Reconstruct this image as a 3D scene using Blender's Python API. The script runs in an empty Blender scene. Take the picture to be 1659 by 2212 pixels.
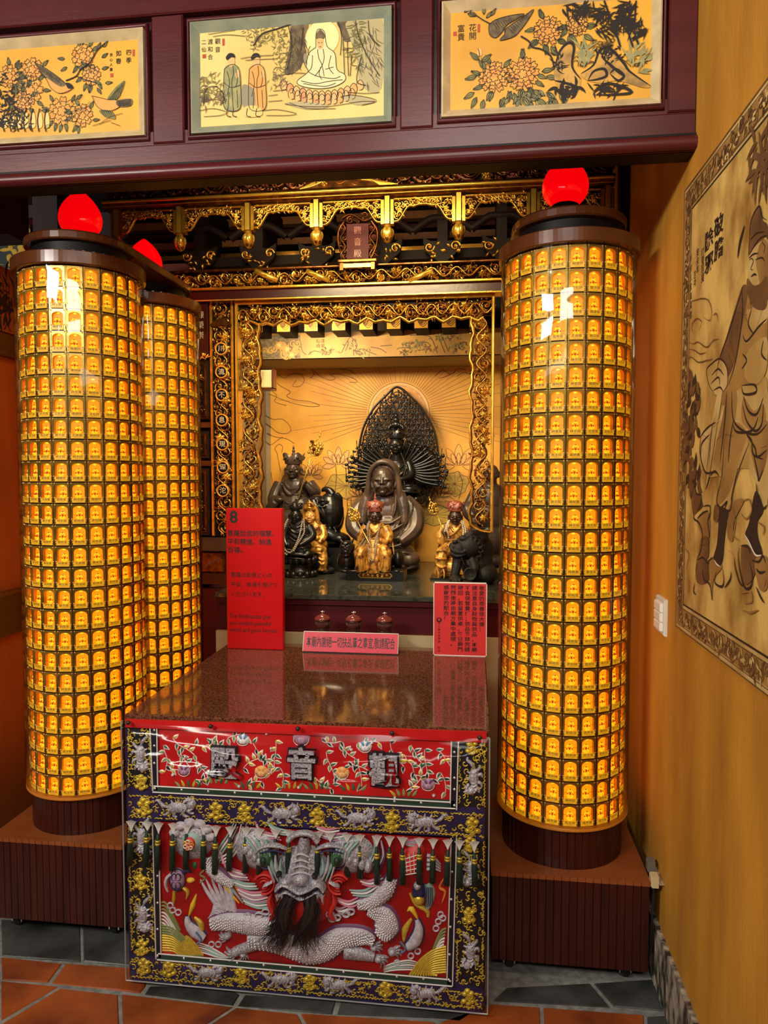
import bpy, bmesh, math, random
from mathutils import Vector, Matrix, noise
R = random.Random(7)
PI = math.pi
SC = bpy.context.scene
COL = SC.collection
# ------------------------------------------------------------------ camera
F = 1560.0; CX, CY = 829.5, 1106.0; EYE = Vector((0, 0, 1.5))
PITCH = math.atan((1106 - 1025) / F)
YAW = math.atan(200.5 / F * math.cos(PITCH))
FW = Vector((-math.sin(YAW) * math.cos(PITCH), math.cos(YAW) * math.cos(PITCH), -math.sin(PITCH)))
RT = Vector((math.cos(YAW), math.sin(YAW), 0))
UP = RT.cross(FW)
cam_d = bpy.data.cameras.new('camera'); cam = bpy.data.objects.new('camera', cam_d); COL.objects.link(cam)
cam_d.sensor_fit = 'VERTICAL'; cam_d.sensor_height = 36.0; cam_d.lens = 36.0 * F / 2212.0
cam_d.clip_start = 0.05; cam_d.clip_end = 60
cam.matrix_world = Matrix.Translation(EYE) @ Matrix((RT, UP, -FW)).transposed().to_4x4()
SC.camera = cam
# ------------------------------------------------------------------ view, world, lights
SC.view_settings.view_transform = 'Standard'; SC.view_settings.look = 'None'
SC.view_settings.gamma = 1.0; SC.view_settings.use_curve_mapping = False
SC.view_settings.exposure = 0.0
SC.cycles.use_denoising = True
SC.cycles.max_bounces = 7; SC.cycles.diffuse_bounces = 3; SC.cycles.glossy_bounces = 4
SC.cycles.transmission_bounces = 4; SC.cycles.transparent_max_bounces = 12
SC.cycles.sample_clamp_indirect = 4.0; SC.cycles.caustics_reflective = False; SC.cycles.caustics_refractive = False
W = bpy.data.worlds.new('hall_air'); SC.world = W; W.use_nodes = True
W.node_tree.nodes['Background'].inputs[0].default_value = (1.0, 0.93, 0.82, 1)
W.node_tree.nodes['Background'].inputs[1].default_value = 0.014

def area(name, loc, to, sx, sy, power, col):
    d = bpy.data.lights.new(name, 'AREA'); d.shape = 'RECTANGLE'; d.size = sx; d.size_y = sy
    d.energy = power; d.color = col
    o = bpy.data.objects.new(name, d); COL.objects.link(o)
    o.location = loc; o.rotation_euler = (Vector(to) - Vector(loc)).to_track_quat('-Z', 'Y').to_euler()
    return o
# white fluorescent fittings of the hall, above and behind the camera
area('hall_tube_light', (-0.25, -1.2, 2.72), (-0.5, 1.6, 0.9), 1.5, 0.22, 34, (1.0, 0.95, 0.88))
area('hall_tube_light_left', (-2.3, -0.7, 2.75), (-0.1, 2.1, 1.2), 1.2, 0.18, 88, (1.0, 0.92, 0.82))
area('hall_tube_light_side', (0.05, 0.5, 3.0), (-0.3, 2.1, 0.5), 0.9, 0.2, 12, (1.0, 0.93, 0.82))
# warm lamps behind the painted beam that light the shrine front
area('shrine_downlight', (-0.48, 2.18, 2.62), (-0.46, 3.1, 1.9), 0.8, 0.08, 12, (1.0, 0.78, 0.42)).data.spread = 1.75
# added fill light behind the canopy rail, lifts the dark rafters
area('rafter_fill_light', (-0.5, 2.96, 2.60), (-0.5, 3.5, 2.52), 1.3, 0.04, 2.2, (1.0, 0.72, 0.42))
# warm strip inside the shrine, behind the carved head of the frame
area('niche_strip_light', (-0.80, 3.27, 2.16), (-0.40, 3.95, 1.4), 0.45, 0.06, 13, (1.0, 0.8, 0.5))
# strip that washes the painted beam from below the tubes
area('beam_wash_light', (-0.3, 1.25, 1.95), (-0.45, 1.95, 2.48), 0.9, 0.1, 1.6, (1.0, 0.9, 0.8))

# ------------------------------------------------------------------ materials
MATS = {}
def mat(name, col, rough=0.5, metal=0.0, var=0.0, vscale=20.0, col2=None, bump=0.0, bscale=60.0,
        emit=None, estr=0.0, stretch=None, coat=0.0, spec=0.5, nosample=False, detail=4.0, ramp=(0.35, 0.65), hard=False):
    m = bpy.data.materials.new(name); m.use_nodes = True; nt = m.node_tree
    b = nt.nodes['Principled BSDF']
    b.inputs['Base Color'].default_value = (*col, 1); b.inputs['Roughness'].default_value = rough
    b.inputs['Metallic'].default_value = metal
    b.inputs['Specular IOR Level'].default_value = spec
    if coat: b.inputs['Coat Weight'].default_value = coat; b.inputs['Coat Roughness'].default_value = 0.08
    if var or col2 or bump:
        tc = nt.nodes.new('ShaderNodeTexCoord'); mp = nt.nodes.new('ShaderNodeMapping')
        nt.links.new(tc.outputs['Object'], mp.inputs[0])
        if stretch: mp.inputs['Scale'].default_value = stretch
    if var or col2:
        n = nt.nodes.new('ShaderNodeTexNoise'); n.inputs['Scale'].default_value = vscale; n.inputs['Detail'].default_value = detail
        nt.links.new(mp.outputs[0], n.inputs[0])
        cr = nt.nodes.new('ShaderNodeValToRGB'); nt.links.new(n.outputs[0], cr.inputs[0])
        c2 = col2 or tuple(max(0, c * (1 - var)) for c in col)
        cr.color_ramp.elements[0].position = ramp[0]; cr.color_ramp.elements[1].position = ramp[1]
        cr.color_ramp.elements[0].color = (*c2, 1); cr.color_ramp.elements[1].color = (*col, 1)
        nt.links.new(cr.outputs[0], b.inputs['Base Color'])
    if bump:
        n2 = nt.nodes.new('ShaderNodeTexNoise'); n2.inputs['Scale'].default_value = bscale; n2.inputs['Detail'].default_value = 3
        nt.links.new(mp.outputs[0], n2.inputs[0])
        bp = nt.nodes.new('ShaderNodeBump'); bp.inputs['Strength'].default_value = bump; bp.inputs['Distance'].default_value = 0.004
        nt.links.new(n2.outputs[0], bp.inputs['Height']); nt.links.new(bp.outputs[0], b.inputs['Normal'])
    if emit:
        b.inputs['Emission Color'].default_value = (*emit, 1); b.inputs['Emission Strength'].default_value = estr
        if nosample: m.cycles.emission_sampling = 'NONE'
    MATS[name] = m
    return m

def clear_mat(name, tint, refl=1.0, rough=0.03, base=0.03, wob=0.0):
    m = bpy.data.materials.new(name); m.use_nodes = True; nt = m.node_tree
    nt.nodes.remove(nt.nodes['Principled BSDF'])
    out = nt.nodes['Material Output']
    tr = nt.nodes.new('ShaderNodeBsdfTransparent'); tr.inputs[0].default_value = (*tint, 1)
    gl = nt.nodes.new('ShaderNodeBsdfGlossy'); gl.inputs['Roughness'].default_value = rough
    fr = nt.nodes.new('ShaderNodeFresnel'); fr.inputs[0].default_value = 1.45
    if wob:                                              # slightly wavy sheet
        tc = nt.nodes.new('ShaderNodeTexCoord'); nz = nt.nodes.new('ShaderNodeTexNoise'); nz.inputs['Scale'].default_value = 5; nz.inputs['Detail'].default_value = 1.5
        bp = nt.nodes.new('ShaderNodeBump'); bp.inputs['Strength'].default_value = wob; bp.inputs['Distance'].default_value = 0.02
        nt.links.new(tc.outputs['Object'], nz.inputs[0]); nt.links.new(nz.outputs[0], bp.inputs['Height']); nt.links.new(bp.outputs[0], gl.inputs['Normal'])
    ma = nt.nodes.new('ShaderNodeMath'); ma.operation = 'MULTIPLY_ADD'; ma.use_clamp = True
    ma.inputs[1].default_value = refl; ma.inputs[2].default_value = base
    mx = nt.nodes.new('ShaderNodeMixShader')
    nt.links.new(fr.outputs[0], ma.inputs[0]); nt.links.new(ma.outputs[0], mx.inputs[0])
    nt.links.new(tr.outputs[0], mx.inputs[1]); nt.links.new(gl.outputs[0], mx.inputs[2])
    nt.links.new(mx.outputs[0], out.inputs[0]); MATS[name] = m
    return m

M = MATS
mat('lacquer', (0.085, 0.010, 0.011), 0.33, spec=0.4, var=0.3, vscale=6, bump=0.05, bscale=60, stretch=(0.3, 1, 3))
mat('lacquer_dark', (0.035, 0.004, 0.004), 0.3, bump=0.1)
mat('black', (0.004, 0.003, 0.003), 0.5, spec=0.2)
mat('ochre', (0.62, 0.29, 0.022), 0.75, col2=(0.38, 0.155, 0.010), vscale=3.2, detail=8, stretch=(1, 2.2, 0.5), bump=0.25, bscale=45, ramp=(0.3, 0.7))
mat('orange_wall', (0.42, 0.12, 0.012), 0.7, col2=(0.30, 0.07, 0.008), vscale=3, bump=0.2, bscale=40, stretch=(1, 2, 0.6))
mat('mural', (0.72, 0.48, 0.125), 0.7, col2=(0.25, 0.115, 0.014), vscale=6.5, detail=11, stretch=(1, 1.6, 1.0), bump=0.2, bscale=50, ramp=(0.3, 0.62))
mat('mural_light', (0.66, 0.47, 0.17), 0.7, col2=(0.42, 0.25, 0.06), vscale=7, detail=8)
mat('mural_mid', (0.24, 0.115, 0.025), 0.7, col2=(0.40, 0.22, 0.05), vscale=8, detail=8)
mat('mural_brown', (0.075, 0.03, 0.009), 0.7, col2=(0.18, 0.08, 0.02), vscale=12, detail=8)
mat('ink', (0.012, 0.007, 0.004), 0.7)
mat('ink_soft', (0.085, 0.05, 0.018), 0.7)
mat('ink_wash', (0.20, 0.14, 0.06), 0.7, col2=(0.08, 0.055, 0.03), vscale=60)
mat('white_line', (0.8, 0.74, 0.6), 0.6)
mat('paint_gold', (0.80, 0.42, 0.032), 0.5, col2=(0.60, 0.28, 0.018), vscale=4, detail=6, ramp=(0.3, 0.7))
mat('paint_amber', (0.82, 0.42, 0.05), 0.55, col2=(0.60, 0.25, 0.02), vscale=5, detail=8, ramp=(0.3, 0.7))
mat('lintel_gold', (0.46, 0.25, 0.045), 0.55, col2=(0.30, 0.15, 0.03), vscale=8)
mat('leaf_amber', (0.56, 0.36, 0.05), 0.6, col2=(0.42, 0.26, 0.04), vscale=20)
mat('paint_pale', (0.82, 0.62, 0.21), 0.5, col2=(0.70, 0.50, 0.14), vscale=5, detail=6)
mat('rock_gold', (0.62, 0.34, 0.05), 0.5, col2=(0.25, 0.15, 0.04), vscale=30, ramp=(0.3, 0.6))
mat('halo_pale', (0.88, 0.76, 0.33), 0.5)
mat('robe_pale', (0.80, 0.70, 0.36), 0.5)
mat('leaf_green', (0.11, 0.11, 0.035), 0.6, col2=(0.25, 0.21, 0.05), vscale=60)
mat('petal_pink', (0.62, 0.26, 0.10), 0.6, col2=(0.80, 0.46, 0.12), vscale=50)
mat('petal_amber', (0.80, 0.40, 0.07), 0.6, col2=(0.66, 0.26, 0.04), vscale=60)
mat('petal_peach', (0.80, 0.45, 0.16), 0.6)
mat('robe_green', (0.40, 0.36, 0.13), 0.6, col2=(0.22, 0.22, 0.10), vscale=40)
mat('robe_orange', (0.74, 0.34, 0.07), 0.6)
mat('robe_grey', (0.28, 0.24, 0.14), 0.6)
mat('water_grey', (0.45, 0.38, 0.18), 0.6)
mat('frame_cream', (0.62, 0.50, 0.28), 0.45, col2=(0.46, 0.36, 0.19), vscale=18)
mat('frame_green', (0.20, 0.24, 0.17), 0.45, col2=(0.30, 0.32, 0.22), vscale=14)
mat('seal_red', (0.45, 0.06, 0.02), 0.6)
mat('gold', (0.86, 0.46, 0.06), 0.27, metal=0.8, var=0.4, vscale=35)
mat('gold_bright', (1.0, 0.64, 0.10), 0.24, metal=0.75, var=0.2, vscale=25)
mat('gold_dark', (0.22, 0.075, 0.012), 0.28, metal=0.8, var=0.7, vscale=40)
mat('carve_black', (0.008, 0.004, 0.003), 0.6, spec=0.12)
mat('ring_gold', (0.85, 0.42, 0.05), 0.35, metal=0.3)
mat('wood_dark', (0.028, 0.018, 0.014), 0.34, col2=(0.060, 0.036, 0.024), vscale=18, spec=0.5, ramp=(0.3, 0.75))
mat('wood_black', (0.006, 0.0055, 0.005), 0.30, spec=0.5)
mat('wood_brown', (0.115, 0.066, 0.042), 0.30, col2=(0.030, 0.025, 0.022), vscale=11, ramp=(0.3, 0.7))
mat('wood_stone', (0.012, 0.010, 0.009), 0.62, spec=0.3)
mat('face_dark', (0.030, 0.010, 0.007), 0.3)
mat('robe_gold', (0.66, 0.32, 0.05), 0.36, metal=0.35, col2=(0.13, 0.038, 0.008), vscale=40, detail=6, ramp=(0.36, 0.56))
mat('skin_gold', (0.70, 0.36, 0.10), 0.4, metal=0.2)
mat('crown_red', (0.16, 0.025, 0.015), 0.3, col2=(0.34, 0.10, 0.06), vscale=60)
mat('robe_purple', (0.14, 0.035, 0.04), 0.25, col2=(0.06, 0.014, 0.018), vscale=30)
mat('bead', (0.30, 0.25, 0.20), 0.18)
mat('bead_dark', (0.05, 0.03, 0.022), 0.15)
mat('bead_pale', (0.60, 0.54, 0.40), 0.25)
mat('granite_brown', (0.19, 0.070, 0.032), 0.07, col2=(0.065, 0.020, 0.010), vscale=160, detail=3, ramp=(0.42, 0.58), spec=0.6)
mat('granite_black', (0.012, 0.013, 0.011), 0.06, col2=(0.05, 0.05, 0.038), vscale=38, detail=6, ramp=(0.5, 0.75), spec=0.6)
mat('panel_red', (0.060, 0.004, 0.006), 0.5, spec=0.2)
mat('stone_strip', (0.42, 0.33, 0.18), 0.7)
mat('niche_tan', (0.30, 0.22, 0.13), 0.6)
mat('rafter_brown', (0.46, 0.19, 0.06), 0.5, var=0.4, vscale=8)
mat('pink_trim', (0.70, 0.30, 0.27), 0.5)
mat('sign_red', (0.50, 0.003, 0.005), 0.34, spec=0.35)
mat('sign_side', (0.22, 0.004, 0.004), 0.3)
mat('sign_pink', (0.60, 0.018, 0.05), 0.4)
mat('sign_coral', (0.62, 0.035, 0.035), 0.4)
mat('sign_ink', (0.012, 0.004, 0.004), 0.5)
mat('sign_white', (0.8, 0.74, 0.66), 0.4)
mat('cup_brown', (0.085, 0.018, 0.012), 0.3, col2=(0.03, 0.007, 0.005), vscale=50)
mat('cup_lid', (0.16, 0.03, 0.025), 0.12)
mat('chrome', (0.8, 0.8, 0.78), 0.12, metal=1.0)
mat('cap_brown', (0.105, 0.030, 0.009), 0.2, col2=(0.07, 0.018, 0.005), vscale=5)
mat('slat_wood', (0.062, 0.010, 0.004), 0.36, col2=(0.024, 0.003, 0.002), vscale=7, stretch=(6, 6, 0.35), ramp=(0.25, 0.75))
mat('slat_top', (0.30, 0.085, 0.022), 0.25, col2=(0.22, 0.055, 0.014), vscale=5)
mat('plastic_frame', (0.62, 0.40, 0.06), 0.2, metal=0.55, var=0.5, vscale=12)
mat('plastic_dark', (0.030, 0.011, 0.003), 0.22)
mat('cell_glow', (0.10, 0.03, 0.0), 0.5, emit=(1.0, 0.20, 0.002), estr=1.75)
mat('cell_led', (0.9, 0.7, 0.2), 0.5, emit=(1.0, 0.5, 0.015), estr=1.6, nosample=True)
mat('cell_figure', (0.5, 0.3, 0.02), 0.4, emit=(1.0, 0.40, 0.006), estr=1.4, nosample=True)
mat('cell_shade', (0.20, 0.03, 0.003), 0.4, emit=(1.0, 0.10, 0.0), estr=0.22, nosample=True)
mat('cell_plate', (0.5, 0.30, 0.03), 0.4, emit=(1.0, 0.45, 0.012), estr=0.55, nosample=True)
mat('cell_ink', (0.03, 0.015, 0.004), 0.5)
mat('pin_gold', (0.92, 0.78, 0.42), 0.3, metal=0.7)
mat('rim_amber', (0.45, 0.16, 0.02), 0.3, emit=(1.0, 0.26, 0.01), estr=0.10, nosample=True)
mat('lamp_red', (0.65, 0.0, 0.0), 0.08, emit=(1.0, 0.0, 0.003), estr=0.85, spec=0.6)
mat('tile_red', (0.36, 0.080, 0.014), 0.38, col2=(0.13, 0.024, 0.007), vscale=5, detail=8, bump=0.25, bscale=55, ramp=(0.3, 0.62))
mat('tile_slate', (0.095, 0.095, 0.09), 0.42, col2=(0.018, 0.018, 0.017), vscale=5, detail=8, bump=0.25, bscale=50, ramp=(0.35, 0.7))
mat('grout', (0.26, 0.26, 0.235), 0.8, var=0.4, vscale=40, bump=0.4, bscale=120)
mat('rock', (0.42, 0.35, 0.25), 0.8, col2=(0.025, 0.018, 0.012), vscale=24, detail=10, bump=1.0, bscale=45, stretch=(1, 1.5, 0.7), ramp=(0.4, 0.62))
mat('switch_white', (0.86, 0.82, 0.70), 0.3)
mat('switch_edge', (0.70, 0.66, 0.55), 0.3)
mat('rubber', (0.012, 0.012, 0.012), 0.55)
mat('socket_pink', (0.45, 0.30, 0.22), 0.45)
mat('plug_cream', (0.62, 0.50, 0.25), 0.4)
mat('plug_grey', (0.14, 0.13, 0.10), 0.4)
mat('box_lit', (0.85, 0.70, 0.35), 0.4)
mat('relief_grey', (0.10, 0.125, 0.135), 0.6)
mat('relief_gold_glow', (0.85, 0.55, 0.08), 0.4, emit=(1.0, 0.6, 0.08), estr=0.12, nosample=True)  # gold with a faint glow added to brighten the relief figures
mat('post_grey', (0.085, 0.060, 0.062), 0.6)
mat('marble_green', (0.16, 0.17, 0.11), 0.5, col2=(0.07, 0.075, 0.05), vscale=14, stretch=(0.5, 1, 2))
# embroidery
mat('satin_red', (0.62, 0.010, 0.010), 0.42, col2=(0.46, 0.004, 0.006), vscale=9, bump=0.12, bscale=30)
mat('satin_deep', (0.42, 0.004, 0.005), 0.42, col2=(0.28, 0.003, 0.004), vscale=12, bump=0.15, bscale=40)
mat('satin_purple', (0.030, 0.020, 0.10), 0.5, col2=(0.014, 0.009, 0.045), vscale=14)
mat('satin_black', (0.006, 0.006, 0.012), 0.5)
mat('satin_green', (0.018, 0.055, 0.036), 0.45)
mat('silver', (0.66, 0.64, 0.67), 0.34, metal=0.3, col2=(0.26, 0.25, 0.29), vscale=220, detail=2, bump=0.6, bscale=300)
mat('silver_soft', (0.68, 0.64, 0.67), 0.45, col2=(0.46, 0.42, 0.47), vscale=90)
mat('sequin', (0.80, 0.79, 0.80), 0.25, metal=0.5)
mat('thread_gold', (0.85, 0.62, 0.06), 0.35, metal=0.4, var=0.3, vscale=180)
mat('thread_white', (0.80, 0.78, 0.72), 0.5)
mat('thread_green', (0.035, 0.12, 0.045), 0.45)
mat('thread_lime', (0.24, 0.28, 0.09), 0.5)
mat('thread_yellow', (0.85, 0.58, 0.03), 0.45)
mat('thread_pink', (0.68, 0.22, 0.32), 0.45)
mat('thread_mauve', (0.42, 0.25, 0.36), 0.45)
mat('thread_violet', (0.16, 0.045, 0.13), 0.45)
mat('thread_blue', (0.10, 0.22, 0.40), 0.45)
mat('thread_navy', (0.02, 0.02, 0.08), 0.5)
mat('thread_orange', (0.80, 0.28, 0.04), 0.45)
mat('thread_red', (0.66, 0.03, 0.02), 0.45)
mat('thread_aqua', (0.30, 0.48, 0.42), 0.45)
mat('tassel_green', (0.010, 0.045, 0.026), 0.5, var=0.5, vscale=200, stretch=(1, 1, 0.1))
mat('vinyl_edge', (0.35, 0.35, 0.36), 0.3)
mat('hair_black', (0.014, 0.012, 0.011), 0.4)
mat('altar_wood', (0.055, 0.022, 0.014), 0.4)
clear_mat('acrylic', (0.99, 0.96, 0.88), refl=0.85, rough=0.03, base=0.0, wob=0.5)
clear_mat('vinyl', (0.96, 0.96, 0.97), refl=0.35, rough=0.10, base=0.0)

# ------------------------------------------------------------------ mesh builder
class Frame:
    """flat drawing frame: origin o, axes u (right), v (up), n (towards the viewer)"""
    def __init__(s, o, u, v, n): s.o, s.u, s.v, s.n = Vector(o), Vector(u), Vector(v), Vector(n)
    def p(s, a, b, c=0.0): return s.o + s.u * a + s.v * b + s.n * c
    def px(s, x, y):
        d = FW + RT * ((x - CX) / F) - UP * ((y - CY) / F)
        t = (s.o - EYE).dot(s.n) / d.dot(s.n)
        q = EYE + d * t - s.o
        return (q.dot(s.u), q.dot(s.v))
    def off(s, c): return Frame(s.o + s.n * c, s.u, s.v, s.n)
def front(y, x=0, z=0): return Frame((x, y, z), (1, 0, 0), (0, 0, 1), (0, -1, 0))
def tracer(fr, ox, oy, sc):
    """read points from an enlarged crop (origin ox, oy, enlargement sc) on the frame's plane"""
    def t(*pts): return [fr.px(ox + x / sc, oy + y / sc) for x, y in pts]
    return t
def lerp(a, b, t): return a + (b - a) * t
def crom(pts, n=5, closed=False):
    pts = [Vector(p) for p in pts]
    if len(pts) < 3 and not closed: return pts
    out = []; L = len(pts)
    rng = range(L if closed else L - 1)
    for i in rng:
        if closed: p0, p1, p2, p3 = pts[(i - 1) % L], pts[i], pts[(i + 1) % L], pts[(i + 2) % L]
        else: p0, p1, p2, p3 = pts[max(i - 1, 0)], pts[i], pts[i + 1], pts[min(i + 2, L - 1)]
        for k in range(n):
            t = k / n
            out.append(0.5 * ((2 * p1) + (p2 - p0) * t + (2 * p0 - 5 * p1 + 4 * p2 - p3) * t * t + (3 * p1 - p0 - 3 * p2 + p3) * t ** 3))
    if not closed: out.append(pts[-1])
    return out

class MB:
    def __init__(s): s.v = []; s.f = []; s.m = []; s.s = []; s.mats = []; s.lay = 0.0
    def mi(s, name):
        if name not in s.mats: s.mats.append(name)
        return s.mats.index(name)
    def add(s, vs, fs, m, smooth=False):
        b = len(s.v); k = s.mi(m)
        s.v.extend([tuple(v) for v in vs])
        for f in fs: s.f.append([i + b for i in f]); s.m.append(k); s.s.append(smooth)
    def box(s, x0, x1, y0, y1, z0, z1, m):
        vs = [(x, y, z) for z in (z0, z1) for y in (y0, y1) for x in (x0, x1)]
        s.add(vs, [(0, 2, 3, 1), (4, 5, 7, 6), (0, 1, 5, 4), (2, 6, 7, 3), (0, 4, 6, 2), (1, 3, 7, 5)], m)
    def fbox(s, fr, a0, a1, b0, b1, c0, c1, m):
        vs = [fr.p(a, b, c) for c in (c0, c1) for b in (b0, b1) for a in (a0, a1)]
        s.add(vs, [(0, 2, 3, 1), (4, 5, 7, 6), (0, 1, 5, 4), (2, 6, 7, 3), (0, 4, 6, 2), (1, 3, 7, 5)], m)
    def bevbox(s, fr, a0, a1, b0, b1, c0, c1, e, m):
        """board with a chamfered front edge"""
        vs = [fr.p(a, b, c0) for a, b in ((a0, b0), (a1, b0), (a1, b1), (a0, b1))]
        vs += [fr.p(a, b, c1 - e) for a, b in ((a0, b0), (a1, b0), (a1, b1), (a0, b1))]
        vs += [fr.p(a, b, c1) for a, b in ((a0 + e, b0 + e), (a1 - e, b0 + e), (a1 - e, b1 - e), (a0 + e, b1 - e))]
        fs = [(3, 2, 1, 0), (8, 9, 10, 11)]
        for q in (0, 4):
            for i in range(4): j = (i + 1) % 4; fs.append((q + i, q + j, q + 4 + j, q + 4 + i))
        s.add(vs, fs, m)
    def poly(s, fr, pts, c, m, back=False):
        s.lay += 2.5e-6; c += s.lay                       # each coat of paint lies on the one before
        s.add([fr.p(p[0], p[1], c) for p in pts], [list(range(len(pts)))], m)
    def prism(s, fr, pts, c0, c1, m, smooth=False):
        n = len(pts)
        s.add([fr.p(p[0], p[1], c0) for p in pts] + [fr.p(p[0], p[1], c1) for p in pts],
              [list(range(n))[::-1], list(range(n, 2 * n))] + [(i, (i + 1) % n, n + (i + 1) % n, n + i) for i in range(n)], m, smooth)
    def lathe(s, prof, c, m, n=24, a0=0.0, a1=2 * PI, ax=None, smooth=True, sq=1.0):
        full = abs(a1 - a0 - 2 * PI) < 1e-6; k = n if full else n + 1
        vs = []
        for i in range(k):
            a = a0 + (a1 - a0) * i / n
            for r, z in prof:
                x, y = r * math.cos(a), r * math.sin(a) * sq
                if ax: vs.append(Vector(c) + ax[0] * x + ax[1] * y + ax[2] * z)
                else: vs.append((c[0] + x, c[1] + y, c[2] + z))
        L = len(prof); fs = []
        for i in range(n):
            j = (i + 1) % k
            for q in range(L - 1): fs.append((i * L + q, j * L + q, j * L + q + 1, i * L + q + 1))
        s.add(vs, fs, m, smooth)
    def tube(s, pts, r, m, n=8, caps=True, smooth=True, flat=1.0):
        pts = [Vector(p) for p in pts]; L = len(pts)
        rs = r if isinstance(r, (list, tuple)) else [r] * L
        if len(rs) != L: rs = [rs[min(int(i / (L - 1) * (len(rs) - 1)), len(rs) - 2)] * (1 - ((i / (L - 1) * (len(rs) - 1)) % 1 if i < L - 1 else 1)) + rs[min(int(i / (L - 1) * (len(rs) - 1)), len(rs) - 2) + 1] * ((i / (L - 1) * (len(rs) - 1)) % 1 if i < L - 1 else 1) for i in range(L)]
        t = (pts[1] - pts[0]).normalized()
        a = Vector((0, 0, 1)) if abs(t.z) < 0.9 else Vector((1, 0, 0))
        x = t.cross(a).normalized(); vs = []
        for i in range(L):
            tt = (pts[min(i + 1, L - 1)] - pts[max(i - 1, 0)])
            if tt.length < 1e-9: tt = t
            t = tt.normalized(); x = (x - t * x.dot(t)).normalized(); y = t.cross(x)
            for q in range(n):
                an = 2 * PI * q / n; vs.append(pts[i] + (x * math.cos(an) + y * math.sin(an) * flat) * rs[i])
        fs = [(i * n + q, i * n + (q + 1) % n, (i + 1) * n + (q + 1) % n, (i + 1) * n + q) for i in range(L - 1) for q in range(n)]
        if caps: fs += [list(range(n))[::-1], list(range((L - 1) * n, L * n))]
        s.add(vs, fs, m, smooth)
    def ell(s, c, r, m, seg=16, rings=10, rot=None):
        if not isinstance(r, (list, tuple)): r = (r, r, r)
        vs = []; c = Vector(c)
        for i in range(rings + 1):
            ph = PI * i / rings
            for j in range(seg):
                th = 2 * PI * j / seg
                q = Vector((r[0] * math.sin(ph) * math.cos(th), r[1] * math.sin(ph) * math.sin(th), r[2] * math.cos(ph)))
                if rot: q = rot @ q
                vs.append(c + q)
        fs = []
        for i in range(rings):
            for j in range(seg):
                a, b = i * seg + j, i * seg + (j + 1) % seg
                if i == 0: fs.append((a, a + seg, b + seg))
                elif i == rings - 1: fs.append((a, a + seg, b))
                else: fs.append((a, a + seg, b + seg, b))
        s.add(vs, fs, m, True)
    def stroke(s, fr, pts, w, h, m, c=0.0, taper='none', sm=4, closed=False, nx=5, raw=False):
        """ribbon along a smoothed path; h = 0 gives flat brush ink, h > 0 a domed (carved or padded) rib"""
        P = [Vector((p[0], p[1])) for p in pts]
        if h == 0: s.lay += 2.5e-6; c += s.lay
        if not raw and sm > 1: P = crom(P, sm, closed)
        if closed: P.append(P[0])
        L = len(P)
        if L < 2: return
        ws = w if isinstance(w, (list, tuple)) else None
        vs = []
        prof = [(-1, 0), (-0.72, 0.72), (0, 1), (0.72, 0.72), (1, 0)] if (h > 0 and nx == 5) else ([(-1, 0), (0, 1), (1, 0)] if h > 0 else [(-1, 0), (1, 0)])
        K = len(prof)
        for i in range(L):
            t = P[min(i + 1, L - 1)] - P[max(i - 1, 0)]
            if closed and i in (0, L - 1): t = P[1] - P[L - 2]
            if t.length < 1e-9: t = Vector((1, 0))
            t.normalize(); nn = Vector((-t.y, t.x)); f = i / (L - 1)
            if ws:
                g = f * (len(ws) - 1); k = min(int(g), len(ws) - 2); wi = lerp(ws[k], ws[k + 1], g - k)
                hf = min(1.0, wi / max(ws)) if max(ws) > 0 else 1
            else:
                hf = 1.0
                if taper == 'both': hf = max(0.12, math.sin(PI * f) ** 0.6)
                elif taper == 'end': hf = max(0.12, (1 - f) ** 0.6)
                elif taper == 'leaf': hf = max(0.05, math.sin(PI * f ** 0.75))
                wi = w * hf
            for a, b in prof: q = P[i] + nn * (a * wi * 0.5); vs.append(fr.p(q.x, q.y, c + b * h * (0.35 + 0.65 * hf)))
        fs = [(i * K + q, (i + 1) * K + q, (i + 1) * K + q + 1, i * K + q + 1) for i in range(L - 1) for q in range(K - 1)]
        s.add(vs, fs, m, h > 0)
    def dome(s, fr, pts, h, m, c=0.0, rings=3, cen=None):
        """padded shape: outline (roughly star-shaped about its centre) rising to a dome"""
        P = [Vector((p[0], p[1])) for p in pts]; n = len(P)
        cc = Vector(cen) if cen else sum(P, Vector((0, 0))) / n
        vs = []
        for k in range(rings):
            f = k / rings; g = 1 - f; hh = h * math.sqrt(max(0, 1 - g * g))
            for p in P: q = cc + (p - cc) * g; vs.append(fr.p(q.x, q.y, c + hh))
        vs.append(fr.p(cc.x, cc.y, c + h))
        fs = [(k * n + i, k * n + (i + 1) % n, (k + 1) * n + (i + 1) % n, (k + 1) * n + i) for k in range(rings - 1) for i in range(n)]
        fs += [((rings - 1) * n + i, (rings - 1) * n + (i + 1) % n, rings * n) for i in range(n)]
        s.add(vs, fs, m, True)
    def mesh(s, name, weld=False):
        me = bpy.data.meshes.new(name); me.from_pydata(s.v, [], s.f)
        for k in s.mats: me.materials.append(MATS[k])
        me.polygons.foreach_set('material_index', s.m); me.polygons.foreach_set('use_smooth', s.s)
        me.update()
        return me
    def build(s, name, parent=None):
        o = bpy.data.objects.new(name, s.mesh(name)); COL.objects.link(o)
        if parent: o.parent = parent
        return o
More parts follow.
